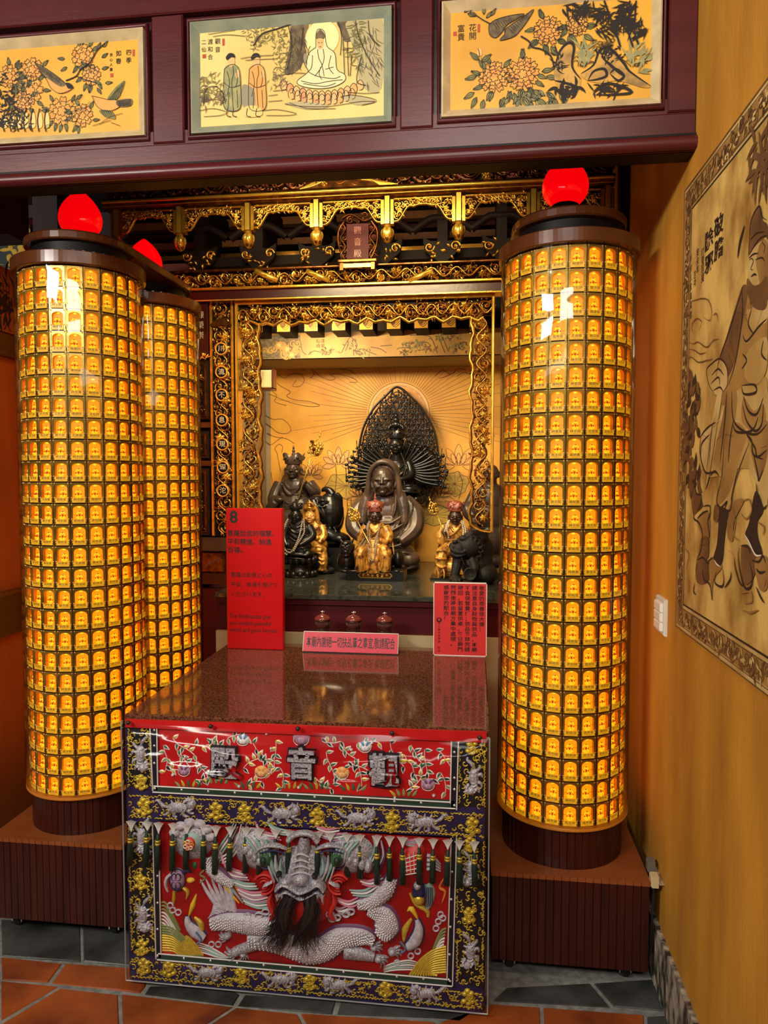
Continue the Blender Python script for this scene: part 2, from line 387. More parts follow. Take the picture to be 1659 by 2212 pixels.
    def carve(s, name, vox, parent=None, iters=2):
        """fuse all the shapes into one continuous carved surface"""
        me = s.mesh(name); o = bpy.data.objects.new(name, me); COL.objects.link(o)
        r = o.modifiers.new('fuse', 'REMESH'); r.mode = 'VOXEL'; r.voxel_size = vox; r.use_smooth_shade = True
        if iters:
            k = o.modifiers.new('soft', 'SMOOTH'); k.factor = 0.5; k.iterations = iters
        dg = bpy.context.evaluated_depsgraph_get(); dg.update()
        m2 = bpy.data.meshes.new_from_object(o.evaluated_get(dg))
        o.modifiers.clear(); o.data = m2; bpy.data.meshes.remove(me)
        m2.name = name; m2.materials.clear(); m2.materials.append(MATS[s.mats[0]])
        m2.polygons.foreach_set('material_index', [0] * len(m2.polygons)); m2.polygons.foreach_set('use_smooth', [True] * len(m2.polygons))
        if parent: o.parent = parent
        return o
    def text(s, fr, body, size, m, a=0.0, b=0.0, c=0.001, align='CENTER', h=0.0, bold=0.0, res=3, sx=1.0, sy=1.0, rot=0.0, line=1.0):
        cu = bpy.data.curves.new('lettering', 'FONT'); cu.body = body; cu.size = size; cu.align_x = align; cu.align_y = 'CENTER'
        cu.extrude = h * 0.5; cu.offset = bold * size; cu.resolution_u = res; cu.space_line = line
        o = bpy.data.objects.new('lettering', cu); COL.objects.link(o)
        dg = bpy.context.evaluated_depsgraph_get(); dg.update()
        me = bpy.data.meshes.new_from_object(o.evaluated_get(dg))
        ca, sa = math.cos(rot), math.sin(rot)
        vs = []
        for v in me.vertices:
            x, y = v.co.x * sx, v.co.y * sy
            vs.append(fr.p(a + x * ca - y * sa, b + x * sa + y * ca, c + v.co.z + h * 0.5))
        s.add(vs, [list(p.vertices) for p in me.polygons], m)
        bpy.data.objects.remove(o); bpy.data.curves.remove(cu); bpy.data.meshes.remove(me)
    def vtext(s, fr, body, size, m, a, b, step, c=0.001, bold=0.0, sx=1.0, res=3, h=0.0):
        for i, ch in enumerate(body):
            if ch != ' ': s.text(fr, ch, size, m, a, b - i * step, c, bold=bold, sx=sx, res=res, h=h)

ORD = 'first second third fourth fifth sixth seventh eighth ninth'.split()
# ------------------------------------------------------------------ tagging
def tag(o, label, cat, group=None):
    o['label'] = label; o['category'] = cat
    if group: o['group'] = group
    return o
def thing(name, label, cat, loc=(0, 0, 0), group=None):
    o = bpy.data.objects.new(name, None); COL.objects.link(o); o.location = loc; o.empty_display_size = 0.05
    return tag(o, label, cat, group)
def struct(o): o['kind'] = 'structure'; return o
def at(o, root):
    """parent a mesh modelled in world coordinates under a thing's Empty"""
    o.parent = root; o.matrix_parent_inverse = Matrix.Translation(-Vector(root.location)); return o

# ------------------------------------------------------------------ ornament
def spiral(mb, fr, cx, cy, r, a0, sg, w, h, m, turns=1.35, c=0.0):
    pts = []
    n = 16
    for i in range(n + 1):
        f = i / n; rr = r * (1 - 0.8 * f); a = a0 + sg * turns * 2 * PI * f
        pts.append((cx + rr * math.cos(a), cy + rr * math.sin(a)))
    mb.stroke(fr, pts, [w, w * 0.9, w * 0.7, w * 0.55], h, m, c, raw=True, nx=3)
    mb.dome(fr, [(cx + r * 0.26 * math.cos(k * PI / 3), cy + r * 0.26 * math.sin(k * PI / 3)) for k in range(6)], h * 1.25, m, c, rings=2)
def leaf(mb, fr, x, y, a, ln, wd, h, m, bend=0.3, c=0.0):
    pts = []
    for i in range(6):
        f = i / 5; q = a + bend * f
        pts.append((x + ln * f * math.cos(q), y + ln * f * math.sin(q)))
    mb.stroke(fr, pts, wd, h, m, c, taper='leaf', raw=True, nx=3)
def flower(mb, fr, x, y, r, n, h, m, m2=None, c=0.0, a0=0.0):
    for k in range(n):
        a = a0 + 2 * PI * k / n; leaf(mb, fr, x, y, a, r, r * 2.4 / n * 1.5, h, m, 0.15, c)
    for k in range(n):
        a = a0 + 2 * PI * (k + 0.5) / n; leaf(mb, fr, x, y, a, r * 0.62, r * 2.4 / n, h * 1.5, m2 or m, -0.15, c + h * 0.2)
    mb.dome(fr, [(x + r * 0.2 * math.cos(q * PI / 4), y + r * 0.2 * math.sin(q * PI / 4)) for q in range(8)], h * 2, m2 or m, c, rings=2)
def vine(mb, fr, L, H, w, h, m, rnd, per=None, m2=None, c=0.0, fl=0.3):
    """carved scroll filling the strip 0..L by -H/2..H/2"""
    per = per or H * 1.6; n = max(1, round(L / per)); per = L / n; A = H * 0.27
    pts = [(L * i / (n * 10), A * math.sin(2 * PI * i / 10)) for i in range(n * 10 + 1)]
    mb.stroke(fr, pts, w, h, m, c, raw=True)
    for i in range(n * 2):
        x = per * (i + 0.5) / 2; sg = 1 if i % 2 == 0 else -1
        cy = -sg * H * 0.16; r = H * 0.30
        if rnd.random() < fl: flower(mb, fr, x, cy, r * 1.05, 6, h, m2 or m, m2 or m, c, rnd.random())
        else: spiral(mb, fr, x, cy, r, (PI / 2 if sg > 0 else -PI / 2) + rnd.uniform(-.4, .4), sg, w * 0.8, h, m, 1.3, c)
        spiral(mb, fr, x + per * 0.24, cy * 1.9, H * 0.13, rnd.uniform(0, 6), -sg, w * 0.5, h * 0.8, m, 1.1, c)
        for k in range(9):
            a = rnd.uniform(0, 2 * PI); q = r * rnd.uniform(0.6, 1.3)
            px, py = x + q * math.cos(a), cy + q * math.sin(a)
            if abs(py) < H * 0.5: leaf(mb, fr, px, max(-H * .46, min(H * .46, py)), a + rnd.uniform(-.9, .9), H * rnd.uniform(.13, .24), H * rnd.uniform(.06, .1), h * rnd.uniform(.6, 1.2), m if rnd.random() < .75 else (m2 or m), rnd.uniform(-.6, .6), c)
# =================================================================== the room
XR, XL = 0.54, -1.75
YB = 1.942                                    # front of the painted beam
fl = MB(); fl.box(-3.4, 0.62, -3.2, 4.6, -0.05, -0.004, 'grout')
FLOOR = Frame((0, 0, 0), (1, 0, 0), (0, 1, 0), (0, 0, 1))
tz = lambda x, y: FLOOR.px(x, y)
def tile(pts, m, g=0.006):
    P = [Vector(tz(*p)) for p in pts]; c = sum(P, Vector((0, 0))) / len(P)
    P = [p + (c - p).normalized() * g for p in P]
    n = len(P); vs = [FLOOR.p(p.x, p.y, -0.004) for p in P] + [FLOOR.p(*(p + (c - p).normalized() * 0.004), 0.0) for p in P]
    fs = [list(range(n, 2 * n))] + [(i, (i + 1) % n, n + (i + 1) % n, n + i) for i in range(n)]
    a = sum((P[i].x * P[(i + 1) % n].y - P[(i + 1) % n].x * P[i].y) for i in range(n))
    if a < 0: fs = [f[::-1] for f in fs]
    fl.add(vs, fs, m)
for pts, m in [
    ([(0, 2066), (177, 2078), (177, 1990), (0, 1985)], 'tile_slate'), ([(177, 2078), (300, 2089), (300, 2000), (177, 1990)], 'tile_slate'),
    ([(0, 2117), (107, 2122), (138, 2080), (0, 2066)], 'tile_red'), ([(107, 2122), (260, 2140), (306, 2145), (318, 2131), (330, 2092), (138, 2080)], 'tile_red'),
    ([(0, 2117), (0, 2206), (130, 2129)], 'tile_red'), ([(130, 2131), (0, 2210), (0, 2320), (264, 2320), (259, 2145)], 'tile_red'),
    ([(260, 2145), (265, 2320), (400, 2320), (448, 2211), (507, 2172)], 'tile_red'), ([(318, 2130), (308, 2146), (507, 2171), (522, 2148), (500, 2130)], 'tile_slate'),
    ([(507, 2173), (448, 2212), (400, 2320), (700, 2320), (660, 2212), (646, 2187)], 'tile_red'),
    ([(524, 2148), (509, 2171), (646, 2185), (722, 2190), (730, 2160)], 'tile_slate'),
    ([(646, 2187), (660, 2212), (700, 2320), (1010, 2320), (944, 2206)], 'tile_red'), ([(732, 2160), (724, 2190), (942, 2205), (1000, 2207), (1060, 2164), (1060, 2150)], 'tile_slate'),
    ([(946, 2207), (1012, 2320), (1176, 2320), (1169, 2173), (1062, 2164)], 'tile_red'), ([(1170, 2173), (1178, 2320), (1400, 2320), (1394, 2190)], 'tile_red'),
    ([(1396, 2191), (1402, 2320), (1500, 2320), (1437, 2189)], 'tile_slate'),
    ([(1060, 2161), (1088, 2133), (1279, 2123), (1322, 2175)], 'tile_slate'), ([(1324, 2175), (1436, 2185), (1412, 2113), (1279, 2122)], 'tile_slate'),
]: tile(pts, m)
for i in range(8):                              # the tiles that run on towards the camera and behind the pedestals
    for j in range(5):
        x0, y0 = -3.2 + i * 0.47, -0.67 + j * 0.47
        fl.box(x0, x0 + 0.45, y0, y0 + 0.45, -0.004, 0.0, 'tile_red')
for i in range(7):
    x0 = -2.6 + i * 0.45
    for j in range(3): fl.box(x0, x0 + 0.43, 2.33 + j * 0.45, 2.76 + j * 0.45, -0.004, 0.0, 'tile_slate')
struct(fl.build('floor'))

w = MB(); w.box(XR, XR + 0.12, -0.6, 3.25, 0, 3.15, 'ochre'); struct(w.build('wall_right'))
w = MB()
for i in range(26):
    y0 = -0.6 + i * 0.13
    w.box(XR - 0.010 - R.uniform(0, .005), XR + 0.02, y0, min(y0 + 0.131, 2.79), 0, 0.178 + R.uniform(-.004, .006), 'rock')
struct(w.build('baseboard_right'))
w = MB(); w.box(XL - 0.1, XL, 2.30, 4.3, 0, 2.06, 'orange_wall'); struct(w.build('wall_left'))
w = MB()
LW = Frame((XL, 0, 0), (0, 1, 0), (0, 0, 1), (1, 0, 0))
z1 = LW.px(0, 1282)[1]; z0 = LW.px(0, 1374)[1]
w.fbox(LW, 2.30, 4.3, z0, z1, 0, 0.028, 'lacquer_dark'); w.fbox(LW, 2.30, 4.3, z1 - 0.006, z1 + 0.006, 0, 0.034, 'cap_brown')
struct(w.build('trim_2'))
w = MB(); z1 = LW.px(0, 722)[1]; z0 = LW.px(0, 770)[1]
w.fbox(LW, 2.30, 4.3, z0, z1, 0, 0.03, 'lacquer_dark'); struct(w.build('trim_3'))
w = MB(); w.box(-3.4, 0.66, -3.2, 4.6, 3.12, 3.2, 'lacquer_dark'); struct(w.build('ceiling'))
w = MB(); w.box(-3.4, XL - 0.1, 4.3, 4.4, 0, 3.12, 'post_grey'); w.box(XL - 0.1, 0.66, 4.3, 4.4, 0, 3.12, 'black')
w.box(0.26, 0.66, 3.20, 3.30, 0, 3.12, 'black'); w.box(XR - 0.035, XR, 2.74, 2.79, 0, 3.12, 'black')
struct(w.build('wall_back'))

# ------------------------------------------------------------------- painted mural on the left wall
m = MB(); zt = LW.px(0, 577)[1]; zb = LW.px(0, 716)[1]
m.fbox(LW, 2.31, 4.2, zb, zt, 0.001, 0.012, 'orange_wall')
fr = LW.off(0.0125)
for k, ch in enumerate('山水人'): m.text(fr, ch, 0.06, 'ink', 2.52, zt - 0.07 - k * 0.07, 0.0, sx=0.8)
for k, ch in enumerate('春風'): m.text(fr, ch, 0.08, 'ink', 2.60, zt - 0.09 - k * 0.09, 0.0, sx=0.8)
for k in range(70):
    a = R.uniform(.9, 2.4); leaf(m, fr, 2.46 + R.gauss(0, .05), zb + 0.10 + R.gauss(0, .06), a, R.uniform(.03, .08), .012, 0, 'ink', R.uniform(-1, 1))
m.stroke(fr, [(2.40, zb + .01), (2.47, zb + .06), (2.56, zb + .09), (2.66, zb + .04)], .014, 0, 'ink')
tag(m.build('painted_wall_panel'), 'dark painted panel with black brush writing on the left wall beside the front left pillar', 'painting')

# ------------------------------------------------------------------- background behind the left wall
BG = front(4.25)
m = MB(); a0 = BG.px(-60, 492); a1 = BG.px(72, 600)
m.fbox(BG, a0[0], a1[0], a1[1] - 0.4, a0[1], 0.0, 0.03, 'relief_grey')
t = tracer(BG.off(0.03), 0, 380, 1290 / 140.0); fr = BG.off(0.03)
px = 1 / (1290 / 140.0) / F * 4.3
def blobs(lst, m_, h):
    for x, y, rx, ry in lst:
        c = t((x, y))[0]
        m.dome(fr, [(c[0] + rx * px * math.cos(q * PI / 7), c[1] + ry * px * math.sin(q * PI / 7)) for q in range(14)], h, m_)
blobs([(450, 1040, 95, 60), (540, 1040, 60, 55), (400, 1080, 60, 70), (480, 1120, 60, 55), (400, 1165, 60, 40), (310, 1060, 48, 55), (575, 1090, 35, 45), (520, 1010, 60, 30),
       (235, 1260, 70, 95), (210, 1180, 50, 40), (280, 1340, 60, 60), (215, 1430, 42, 70), (290, 1520, 50, 70), (440, 1250, 60, 60), (445, 1330, 75, 60), (420, 1430, 80, 70),
       (490, 1420, 60, 70), (430, 1510, 70, 50), (190, 1640, 55, 90), (230, 1780, 60, 60), (370, 1560, 50, 50)], 'relief_gold_glow', 0.02)
for q in [[(0, 1485), (100, 1470), (200, 1465)], [(560, 1450), (640, 1445)], [(0, 1215), (90, 1210)], [(140, 1082), (260, 1080)], [(590, 1005), (650, 1010)], [(0, 1760), (80, 1770)], [(160, 1840), (260, 1890)], [(140, 1030), (190, 1020)]]:
    m.stroke(fr, t(*q), 0.022, 0.008, 'relief_gold_glow', taper='both')
tag(m.build('relief_panel'), 'grey panel with gold relief figures seen over the left wall', 'relief')
m = MB(); a0 = BG.px(14, 418); a1 = BG.px(74, 455); m.fbox(BG, a0[0] - .1, a1[0], a1[1], a0[1] + .1, 0.0, 0.03, 'marble_green')
tag(m.build('stone_plaque'), 'mottled green stone plaque above the gold relief panel at far left', 'plaque')
PG = front(3.95); m = MB(); a0 = PG.px(69, 412); a1 = PG.px(126, 560); m.box(a0[0], a1[0], 3.95, 4.2, 0, 3.1, 'post_grey'); struct(m.build('trim_4'))
m = MB(); a0 = BG.px(14, 460); a1 = BG.px(74, 486); m.fbox(BG, a0[0] - .5, a1[0] + .1, a1[1], a0[1], 0.0, 0.12, 'post_grey'); m.fbox(BG, a0[0] - .5, a1[0] + .1, a1[1] - 0.03, a1[1], 0.0, 0.09, 'lacquer'); struct(m.build('trim_5'))
PG = front(2.9); m = MB(); a0 = PG.px(14, 412); a1 = PG.px(14, 505); m.box(a0[0] - 0.3, a0[0], 2.9, 3.05, a1[1], 3.1, 'cap_brown'); struct(m.build('trim_6'))

# ------------------------------------------------------------------- the painted beam
BF = front(YB)
b = MB()
zb = BF.px(750, 364)[1]
b.box(-2.3, XR, YB + .006, YB + 0.07, zb, zb + 0.13, 'lacquer')
b.box(-2.3, XR, YB + .012, YB + 0.071, zb - .0015, zb + .002, 'black')  # near-black sheet, paints the shade on the beam's underside
def avg(*v): return sum(v) / len(v)
cxl, cxr = avg(BF.px(410, 50)[0], BF.px(415, 289)[0]), avg(BF.px(846, 14)[0], BF.px(846, 263)[0])
czt, czb = avg(BF.px(410, 49)[1], BF.px(845, 14)[1]), avg(BF.px(415, 289)[1], BF.px(846, 263)[1])
rxl, rxr = avg(BF.px(953, 5)[0], BF.px(955, 255)[0]), BF.px(1427, 200)[0]
rzb = avg(BF.px(955, 255)[1], BF.px(1425, 223)[1]); rzt = BF.px(953, 5)[1]
lxr = avg(BF.px(310, 60)[0], BF.px(313, 292)[0]); lzt = BF.px(310, 60)[1]; lzb = avg(BF.px(313, 292)[1], BF.px(0, 313)[1])
lxl = lxr - (cxr - cxl)
ztop = czt + 0.03
b.box(-2.3, XR, YB + 0.03, YB + 0.07, zb + 0.10, 3.10, 'lacquer_dark')
# rails and stiles stand proud of the sunk bays
def board(x0, x1, z0, z1, c=0.0): b.bevbox(BF, x0, x1, z0, z1, -0.03, c, 0.004, 'lacquer')
g = 0.022
board(-2.3, XR, zb + 0.028, czb - g); board(-2.3, XR, ztop, 3.10)
for x0, x1 in ((lxr + g, cxl - g), (cxr + g, rxl - g), (rxr + g * 0.8, XR), (lxl - 0.16, lxl - g)): board(x0, x1, czb - g + 0.003, ztop - 0.003)
prof = [(0.0, 0.034), (0.010, 0.032), (0.017, 0.022), (0.017, 0.010), (0.010, 0.001), (0.0, 0.0)]
L = len(prof)
b.add([BF.p(x, zb + q, p) for x in (-2.3, XR) for p, q in prof], [(i, i + 1, L + i + 1, L + i) for i in range(L - 1)], 'lacquer', True)
b.box(-2.3, XR, YB - 0.004, YB + 0.001, zb + 0.034, zb + 0.040, 'black')
for x0, x1, z0, z1 in ((lxl, lxr, lzb, lzt), (cxl, cxr, czb, czt), (rxl, rxr, rzb, rzt)):      # rounded lacquer lip round each picture
    q = g * 0.75
    b.stroke(BF.off(-0.012), [(x0 - q / 2, z0 - q / 2), (x1 + q / 2, z0 - q / 2), (x1 + q / 2, z1 + q / 2), (x0 - q / 2, z1 + q / 2)], q, 0.016, 'lacquer', closed=True, raw=True)
struct(b.build('trim_1'))

def picture(x0, x1, z0, z1, fm, pm, label):
    root = thing('painted_panel', label, 'painting', ((x0 + x1) / 2, YB, z0))
    f = MB(); e = 0.023
    a = [(x0, z0), (x1, z0), (x1, z1), (x0, z1)]; i_ = [(x0 + e, z0 + e), (x1 - e, z0 + e), (x1 - e, z1 - e), (x0 + e, z1 - e)]
    o2 = [(x0 + .004, z0 + .004), (x1 - .004, z0 + .004), (x1 - .004, z1 - .004), (x0 + .004, z1 - .004)]
    vs = [BF.p(*p, -0.02) for p in a] + [BF.p(*p, 0.004) for p in a] + [BF.p(*p, 0.006) for p in o2] + [BF.p(*p, -0.012) for p in i_]
    fs = []
    for k in range(3):
        for q in range(4): j = (q + 1) % 4; fs.append((k * 4 + q, k * 4 + j, k * 4 + 4 + j, k * 4 + 4 + q))
    f.add(vs, fs, fm); at(f.build('picture_frame'), root)
    p = MB(); p.fbox(BF, x0 + e - .002, x1 - e + .002, z0 + e - .002, z1 - e + .002, -0.025, -0.0115, pm)
    return root, p
PF = BF.off(-0.0108)
t1 = tracer(PF, 0, 0, 1659 / 830.0); t2 = tracer(PF, 830, 0, 1659 / 829.0)
U = 1.0 / 2 / F * 2.0                         # one enlarged pixel in metres on the beam
def ink(p, t, w, *pts, m='ink', taper='none'): p.stroke(PF, t(*pts), w * U, 0, m, .0010, taper=taper)
def fill(p, t, m, *pts, c=-0.0002, n=4): p.poly(PF, crom(t(*pts), n, True), c, m)
def bunch(p, t, x, y, rx, ry, n, ln, wd, m, a=None, sp=3.14, c=0.0):
    for k in range(n):
        q = R.uniform(0, 2 * PI); r = R.random() ** .5
        cx, cy = t((x + rx * r * math.cos(q), y + ry * r * math.sin(q)))[0]
        leaf(p, PF, cx, cy, (a if a is not None else q) + R.uniform(-sp, sp), ln * U * R.uniform(.6, 1.2), wd * U * .55, 0, m, R.uniform(-.5, .5), c + .0004)
def rose(p, t, x, y, r, m, pet=9, layers=3):
    cx, cy = t((x, y))[0]; r *= U
    pts = []
    for k in range(pet * 4):
        a = 2 * PI * k / (pet * 4); q = r * (0.88 + 0.14 * math.cos(k * PI / 2)); pts.append((cx + q * math.cos(a), cy + q * math.sin(a)))
    p.poly(PF, pts, -0.0001, m)
    for L_ in range(layers):
        rr = r * (1 - L_ / layers * 0.95)
        for k in range(pet - L_ * 2):
            a = 2 * PI * (k + L_ * .5) / (pet - L_ * 2) + R.uniform(-.1, .1); d = 1.15 * PI / (pet - L_ * 2)
            p.stroke(PF, [(cx + rr * .66 * math.cos(a - d), cy + rr * .66 * math.sin(a - d)), (cx + rr * 1.02 * math.cos(a - d * .45), cy + rr * 1.02 * math.sin(a - d * .45)),
                          (cx + rr * .93 * math.cos(a), cy + rr * .93 * math.sin(a)), (cx + rr * 1.02 * math.cos(a + d * .45), cy + rr * 1.02 * math.sin(a + d * .45)), (cx + rr * .66 * math.cos(a + d), cy + rr * .66 * math.sin(a + d))], 2.0 * U, 0, 'ink', .0006)
def leaves(p, t, lst, m='leaf_green', ln=34, wd=17):
    for x, y, a in lst:
        cx, cy = t((x, y))[0]; l = ln * U
        leaf(p, PF, cx, cy, a, l, wd * U, 0, m, .1, -0.00005)
        for s_ in (-1, 1):
            p.stroke(PF, [(cx, cy), (cx + l * .45 * math.cos(a + s_ * .42), cy + l * .45 * math.sin(a + s_ * .42)), (cx + l * math.cos(a), cy + l * math.sin(a))], 1.7 * U, 0, 'ink', .0005)
        p.stroke(PF, [(cx, cy), (cx + l * .9 * math.cos(a), cy + l * .9 * math.sin(a))], 1.2 * U, 0, 'ink', .0005)

# --- left picture: roses and two birds
root, p = picture(lxl, lxr, lzb, lzt, 'frame_cream', 'paint_gold', 'leftmost painted panel on the beam, gold ground with roses and two birds')
for x, y, r, mm in ((358, 243, 52, 'petal_amber'), (395, 325, 44, 'robe_orange'), (268, 480, 62, 'petal_amber'), (355, 500, 50, 'petal_amber'), (130, 390, 62, 'petal_amber'), (140, 300, 50, 'petal_amber'), (100, 440, 45, 'robe_orange'), (40, 330, 50, 'petal_amber')):
    leaves(p, t1, [(x + r * .9 * math.cos(a), y - r * .9 * math.sin(a), a + R.uniform(-.4, .4)) for a in [R.uniform(0, 6.28) for _ in range(7)]], ln=38, wd=20)
    rose(p, t1, x, y, r, mm)
leaves(p, t1, [(280, 255, 3.0), (290, 290, 3.6), (410, 350, -.6), (440, 300, .2), (420, 380, -1), (440, 250, .5), (420, 215, 1.0), (445, 205, .8), (455, 360, 0), (310, 440, 1), (330, 430, .6), (400, 520, 0), (220, 540, 3.5), (230, 440, 2)])
ink(p, t1, 5, (285, 350), (330, 330), (350, 300), (390, 270), (420, 220), (455, 188)); ink(p, t1, 3, (330, 330), (370, 345), (420, 360))
bunch(p, t1, 20, 440, 60, 110, 90, 34, 13, 'ink'); bunch(p, t1, 60, 520, 90, 40, 60, 30, 10, 'ink')
for k in range(7): ink(p, t1, 5, (20 + k * 30, 570), (14 + k * 30, 520), (28 + k * 29, 470)); fill(p, t1, 'paint_pale', (12 + k * 30, 500), (30 + k * 30, 490), (34 + k * 30, 545), (14 + k * 30, 552))
# bird on the branch, bird in flight
fill(p, t1, 'robe_orange', (205, 350), (240, 345), (285, 362), (312, 378), (300, 395), (265, 405), (225, 385), c=0.0001)
fill(p, t1, 'ink_wash', (150, 270), (185, 290), (230, 315), (285, 362), (262, 375), (215, 345), (180, 315), c=0.0002)
fill(p, t1, 'ink', (285, 360), (306, 362), (318, 380), (296, 384), c=0.0003)
for k in range(9): ink(p, t1, 1.6, (160 + k * 12, 278 + k * 8), (185 + k * 10, 312 + k * 7))
ink(p, t1, 2, (150, 270), (205, 300), (285, 362), (318, 380), (265, 405), (225, 385), (205, 350), (180, 315), (150, 270))
fill(p, t1, 'robe_orange', (408, 418), (440, 425), (500, 435), (520, 460), (470, 480), (425, 465), c=0.0001)
fill(p, t1, 'leaf_green', (465, 430), (490, 390), (520, 362), (540, 350), (530, 390), (505, 430), c=0.0002); fill(p, t1, 'ink_wash', (505, 436), (568, 428), (566, 458), (515, 462), c=0.0002)
fill(p, t1, 'leaf_green', (430, 478), (480, 480), (500, 515), (455, 505), c=0.0002)
for k in range(6): ink(p, t1, 1.6, (475 + k * 8, 430), (500 + k * 7, 395 - k * 7)); ink(p, t1, 1.4, (512, 438 + k * 4), (566, 431 + k * 5)); ink(p, t1, 1.4, (440 + k * 9, 478), (455 + k * 9, 508))
ink(p, t1, 2, (398, 415), (408, 418), (440, 425), (470, 432), (505, 432), (520, 460), (470, 482), (425, 465), (405, 430), (398, 415))
for q in ([(320, 545), (350, 490), (390, 440)], [(340, 440), (360, 410)], [(430, 540), (470, 510), (530, 490)], [(480, 530), (520, 545)], [(400, 545), (480, 520)]): ink(p, t1, 1.8, *q)
for i, (s_, x, y0, st, sz) in enumerate((('四季', 556, 228, 34, 26), ('如春', 512, 232, 34, 26), ('良心人畫', 480, 238, 21, 15))):
    for k, ch in enumerate(s_): q = t1((x, y0 + k * st))[0]; p.text(PF, ch, sz * U, 'ink', q[0], q[1], 0.0003, bold=.01)
for x, y, a, b_ in ((577, 228, 5, 14), (483, 325, 7, 8)): q = t1((x, y))[0]; p.fbox(PF, q[0] - a * U, q[0] + a * U, q[1] - b_ * U, q[1] + b_ * U, 0, 0.0003, 'seal_red')
at(p.build('picture'), root)

# --- middle picture: seated robed figure in a halo, two standing figures
root, p = picture(cxl, cxr, czb, czt, 'frame_green', 'paint_pale', 'middle painted panel on the beam, green frame, robed figure on a lotus')
fill(p, t1, 'ink_wash', (1260, 100), (1330, 92), (1320, 180), (1300, 290), (1230, 320), (1250, 200)); fill(p, t1, 'ink_wash', (1455, 90), (1530, 80), (1545, 160), (1490, 180), (1470, 130))
fill(p, t1, 'water_grey', (1500, 90), (1648, 70), (1648, 380), (1560, 370), (1540, 260), (1510, 160))
bunch(p, t1, 1600, 240, 45, 140, 60, 40, 6, 'ink_wash', -1.2, .5); bunch(p, t1, 1280, 200, 40, 90, 40, 40, 6, 'ink_soft', -1.3, .4)
c0 = t1((1391, 165))[0]
for r_, mm, cc in ((72, 'halo_pale', .0001),):
    P = [(c0[0] + r_ * U * math.cos(k * PI / 20), c0[1] + r_ * U * math.sin(k * PI / 20)) for k in range(40)]
    p.poly(PF, P, cc, mm); p.stroke(PF, P, 2 * U, 0, 'robe_orange', .0002, closed=True, raw=True)
fill(p, t1, 'robe_pale', (1366, 140), (1384, 126), (1402, 142), (1412, 200), (1446, 232), (1455, 300), (1488, 322), (1488, 350), (1440, 376), (1370, 384), (1300, 372), (1284, 350), (1330, 310), (1322, 280), (1335, 230), (1364, 206), c=0.0003)
fill(p, t1, 'ink_wash', (1364, 150), (1383, 128), (1402, 150), (1398, 170), (1368, 170), c=0.0004)
fill(p, t1, 'petal_peach', (1368, 170), (1397, 170), (1396, 200), (1382, 214), (1369, 200), c=0.0005)
for q in ([(1364, 206), (1335, 230), (1322, 285), (1330, 312), (1284, 350), (1300, 372), (1370, 384), (1440, 376), (1488, 350), (1488, 322), (1455, 300), (1446, 232), (1412, 200), (1402, 142), (1384, 126), (1366, 140), (1364, 206)],
          [(1372, 214), (1376, 250), (1390, 280), (1400, 330)], [(1395, 212), (1400, 250), (1388, 290), (1360, 330)], [(1330, 310), (1370, 330), (1440, 340), (1470, 330)], [(1300, 350), (1360, 362), (1420, 352), (1480, 345)],
          [(1350, 240), (1346, 290), (1330, 312)], [(1430, 240), (1420, 290), (1440, 320)], [(1385, 290), (1378, 320), (1390, 345)], [(1340, 200), (1330, 225), (1336, 240)], [(1310, 362), (1400, 374), (1450, 360)], [(1405, 300), (1440, 290)], [(1374, 184), (1380, 186)], [(1387, 186), (1393, 184)], [(1379, 203), (1387, 203)]):
    ink(p, t1, 2.4, *q)
fill(p, t1, 'robe_grey', (1312, 235), (1326, 235), (1324, 262), (1312, 262), c=.0004)
for row, (y, n, rx, s_) in enumerate(((402, 13, 165, 26), (420, 11, 130, 30), (378, 7, 100, 0))):
    if s_ == 0: continue
    for k in range(n):
        f = k / (n - 1) * 2 - 1; x = 1390 + f * rx; yy = y + (1 - f * f) * 16 - (30 * f * f if row == 0 else 8 * f * f)
        fill(p, t1, 'petal_pink' if (k + row) % 2 else 'petal_peach', (x - 15, yy - 12), (x, yy - s_), (x + 15, yy - 12), (x + 12, yy + 14), (x, yy + 19), (x - 12, yy + 14), c=0.0003 + row * .0001)
        ink(p, t1, 2.2, (x - 12, yy + 12), (x - 15, yy - 10), (x, yy - s_), (x + 15, yy - 10), (x + 12, yy + 12), (x, yy + 18))
bunch(p, t1, 1150, 140, 95, 45, 130, 22, 5, 'leaf_green'); bunch(p, t1, 1110, 190, 30, 30, 40, 18, 4, 'ink_wash'); ink(p, t1, 5, (1260, 105), (1200, 125), (1130, 150), (1095, 200))
bunch(p, t1, 1220, 240, 45, 60, 60, 26, 6, 'leaf_green'); bunch(p, t1, 1540, 200, 35, 110, 80, 34, 6, 'leaf_green'); bunch(p, t1, 1200, 345, 40, 40, 40, 24, 5, 'ink_wash')
for q in ([(1482, 170), (1488, 320)], [(1500, 180), (1505, 330)], [(1520, 240), (1512, 330)], [(1560, 250), (1540, 350), (1580, 370)], [(1245, 110), (1260, 200), (1240, 300)], [(1310, 120), (1300, 220)], [(1460, 95), (1475, 160), (1470, 240)], [(1535, 90), (1550, 160), (1590, 250), (1640, 330)], [(1590, 90), (1600, 160), (1640, 200)]): ink(p, t1, 3, *q)
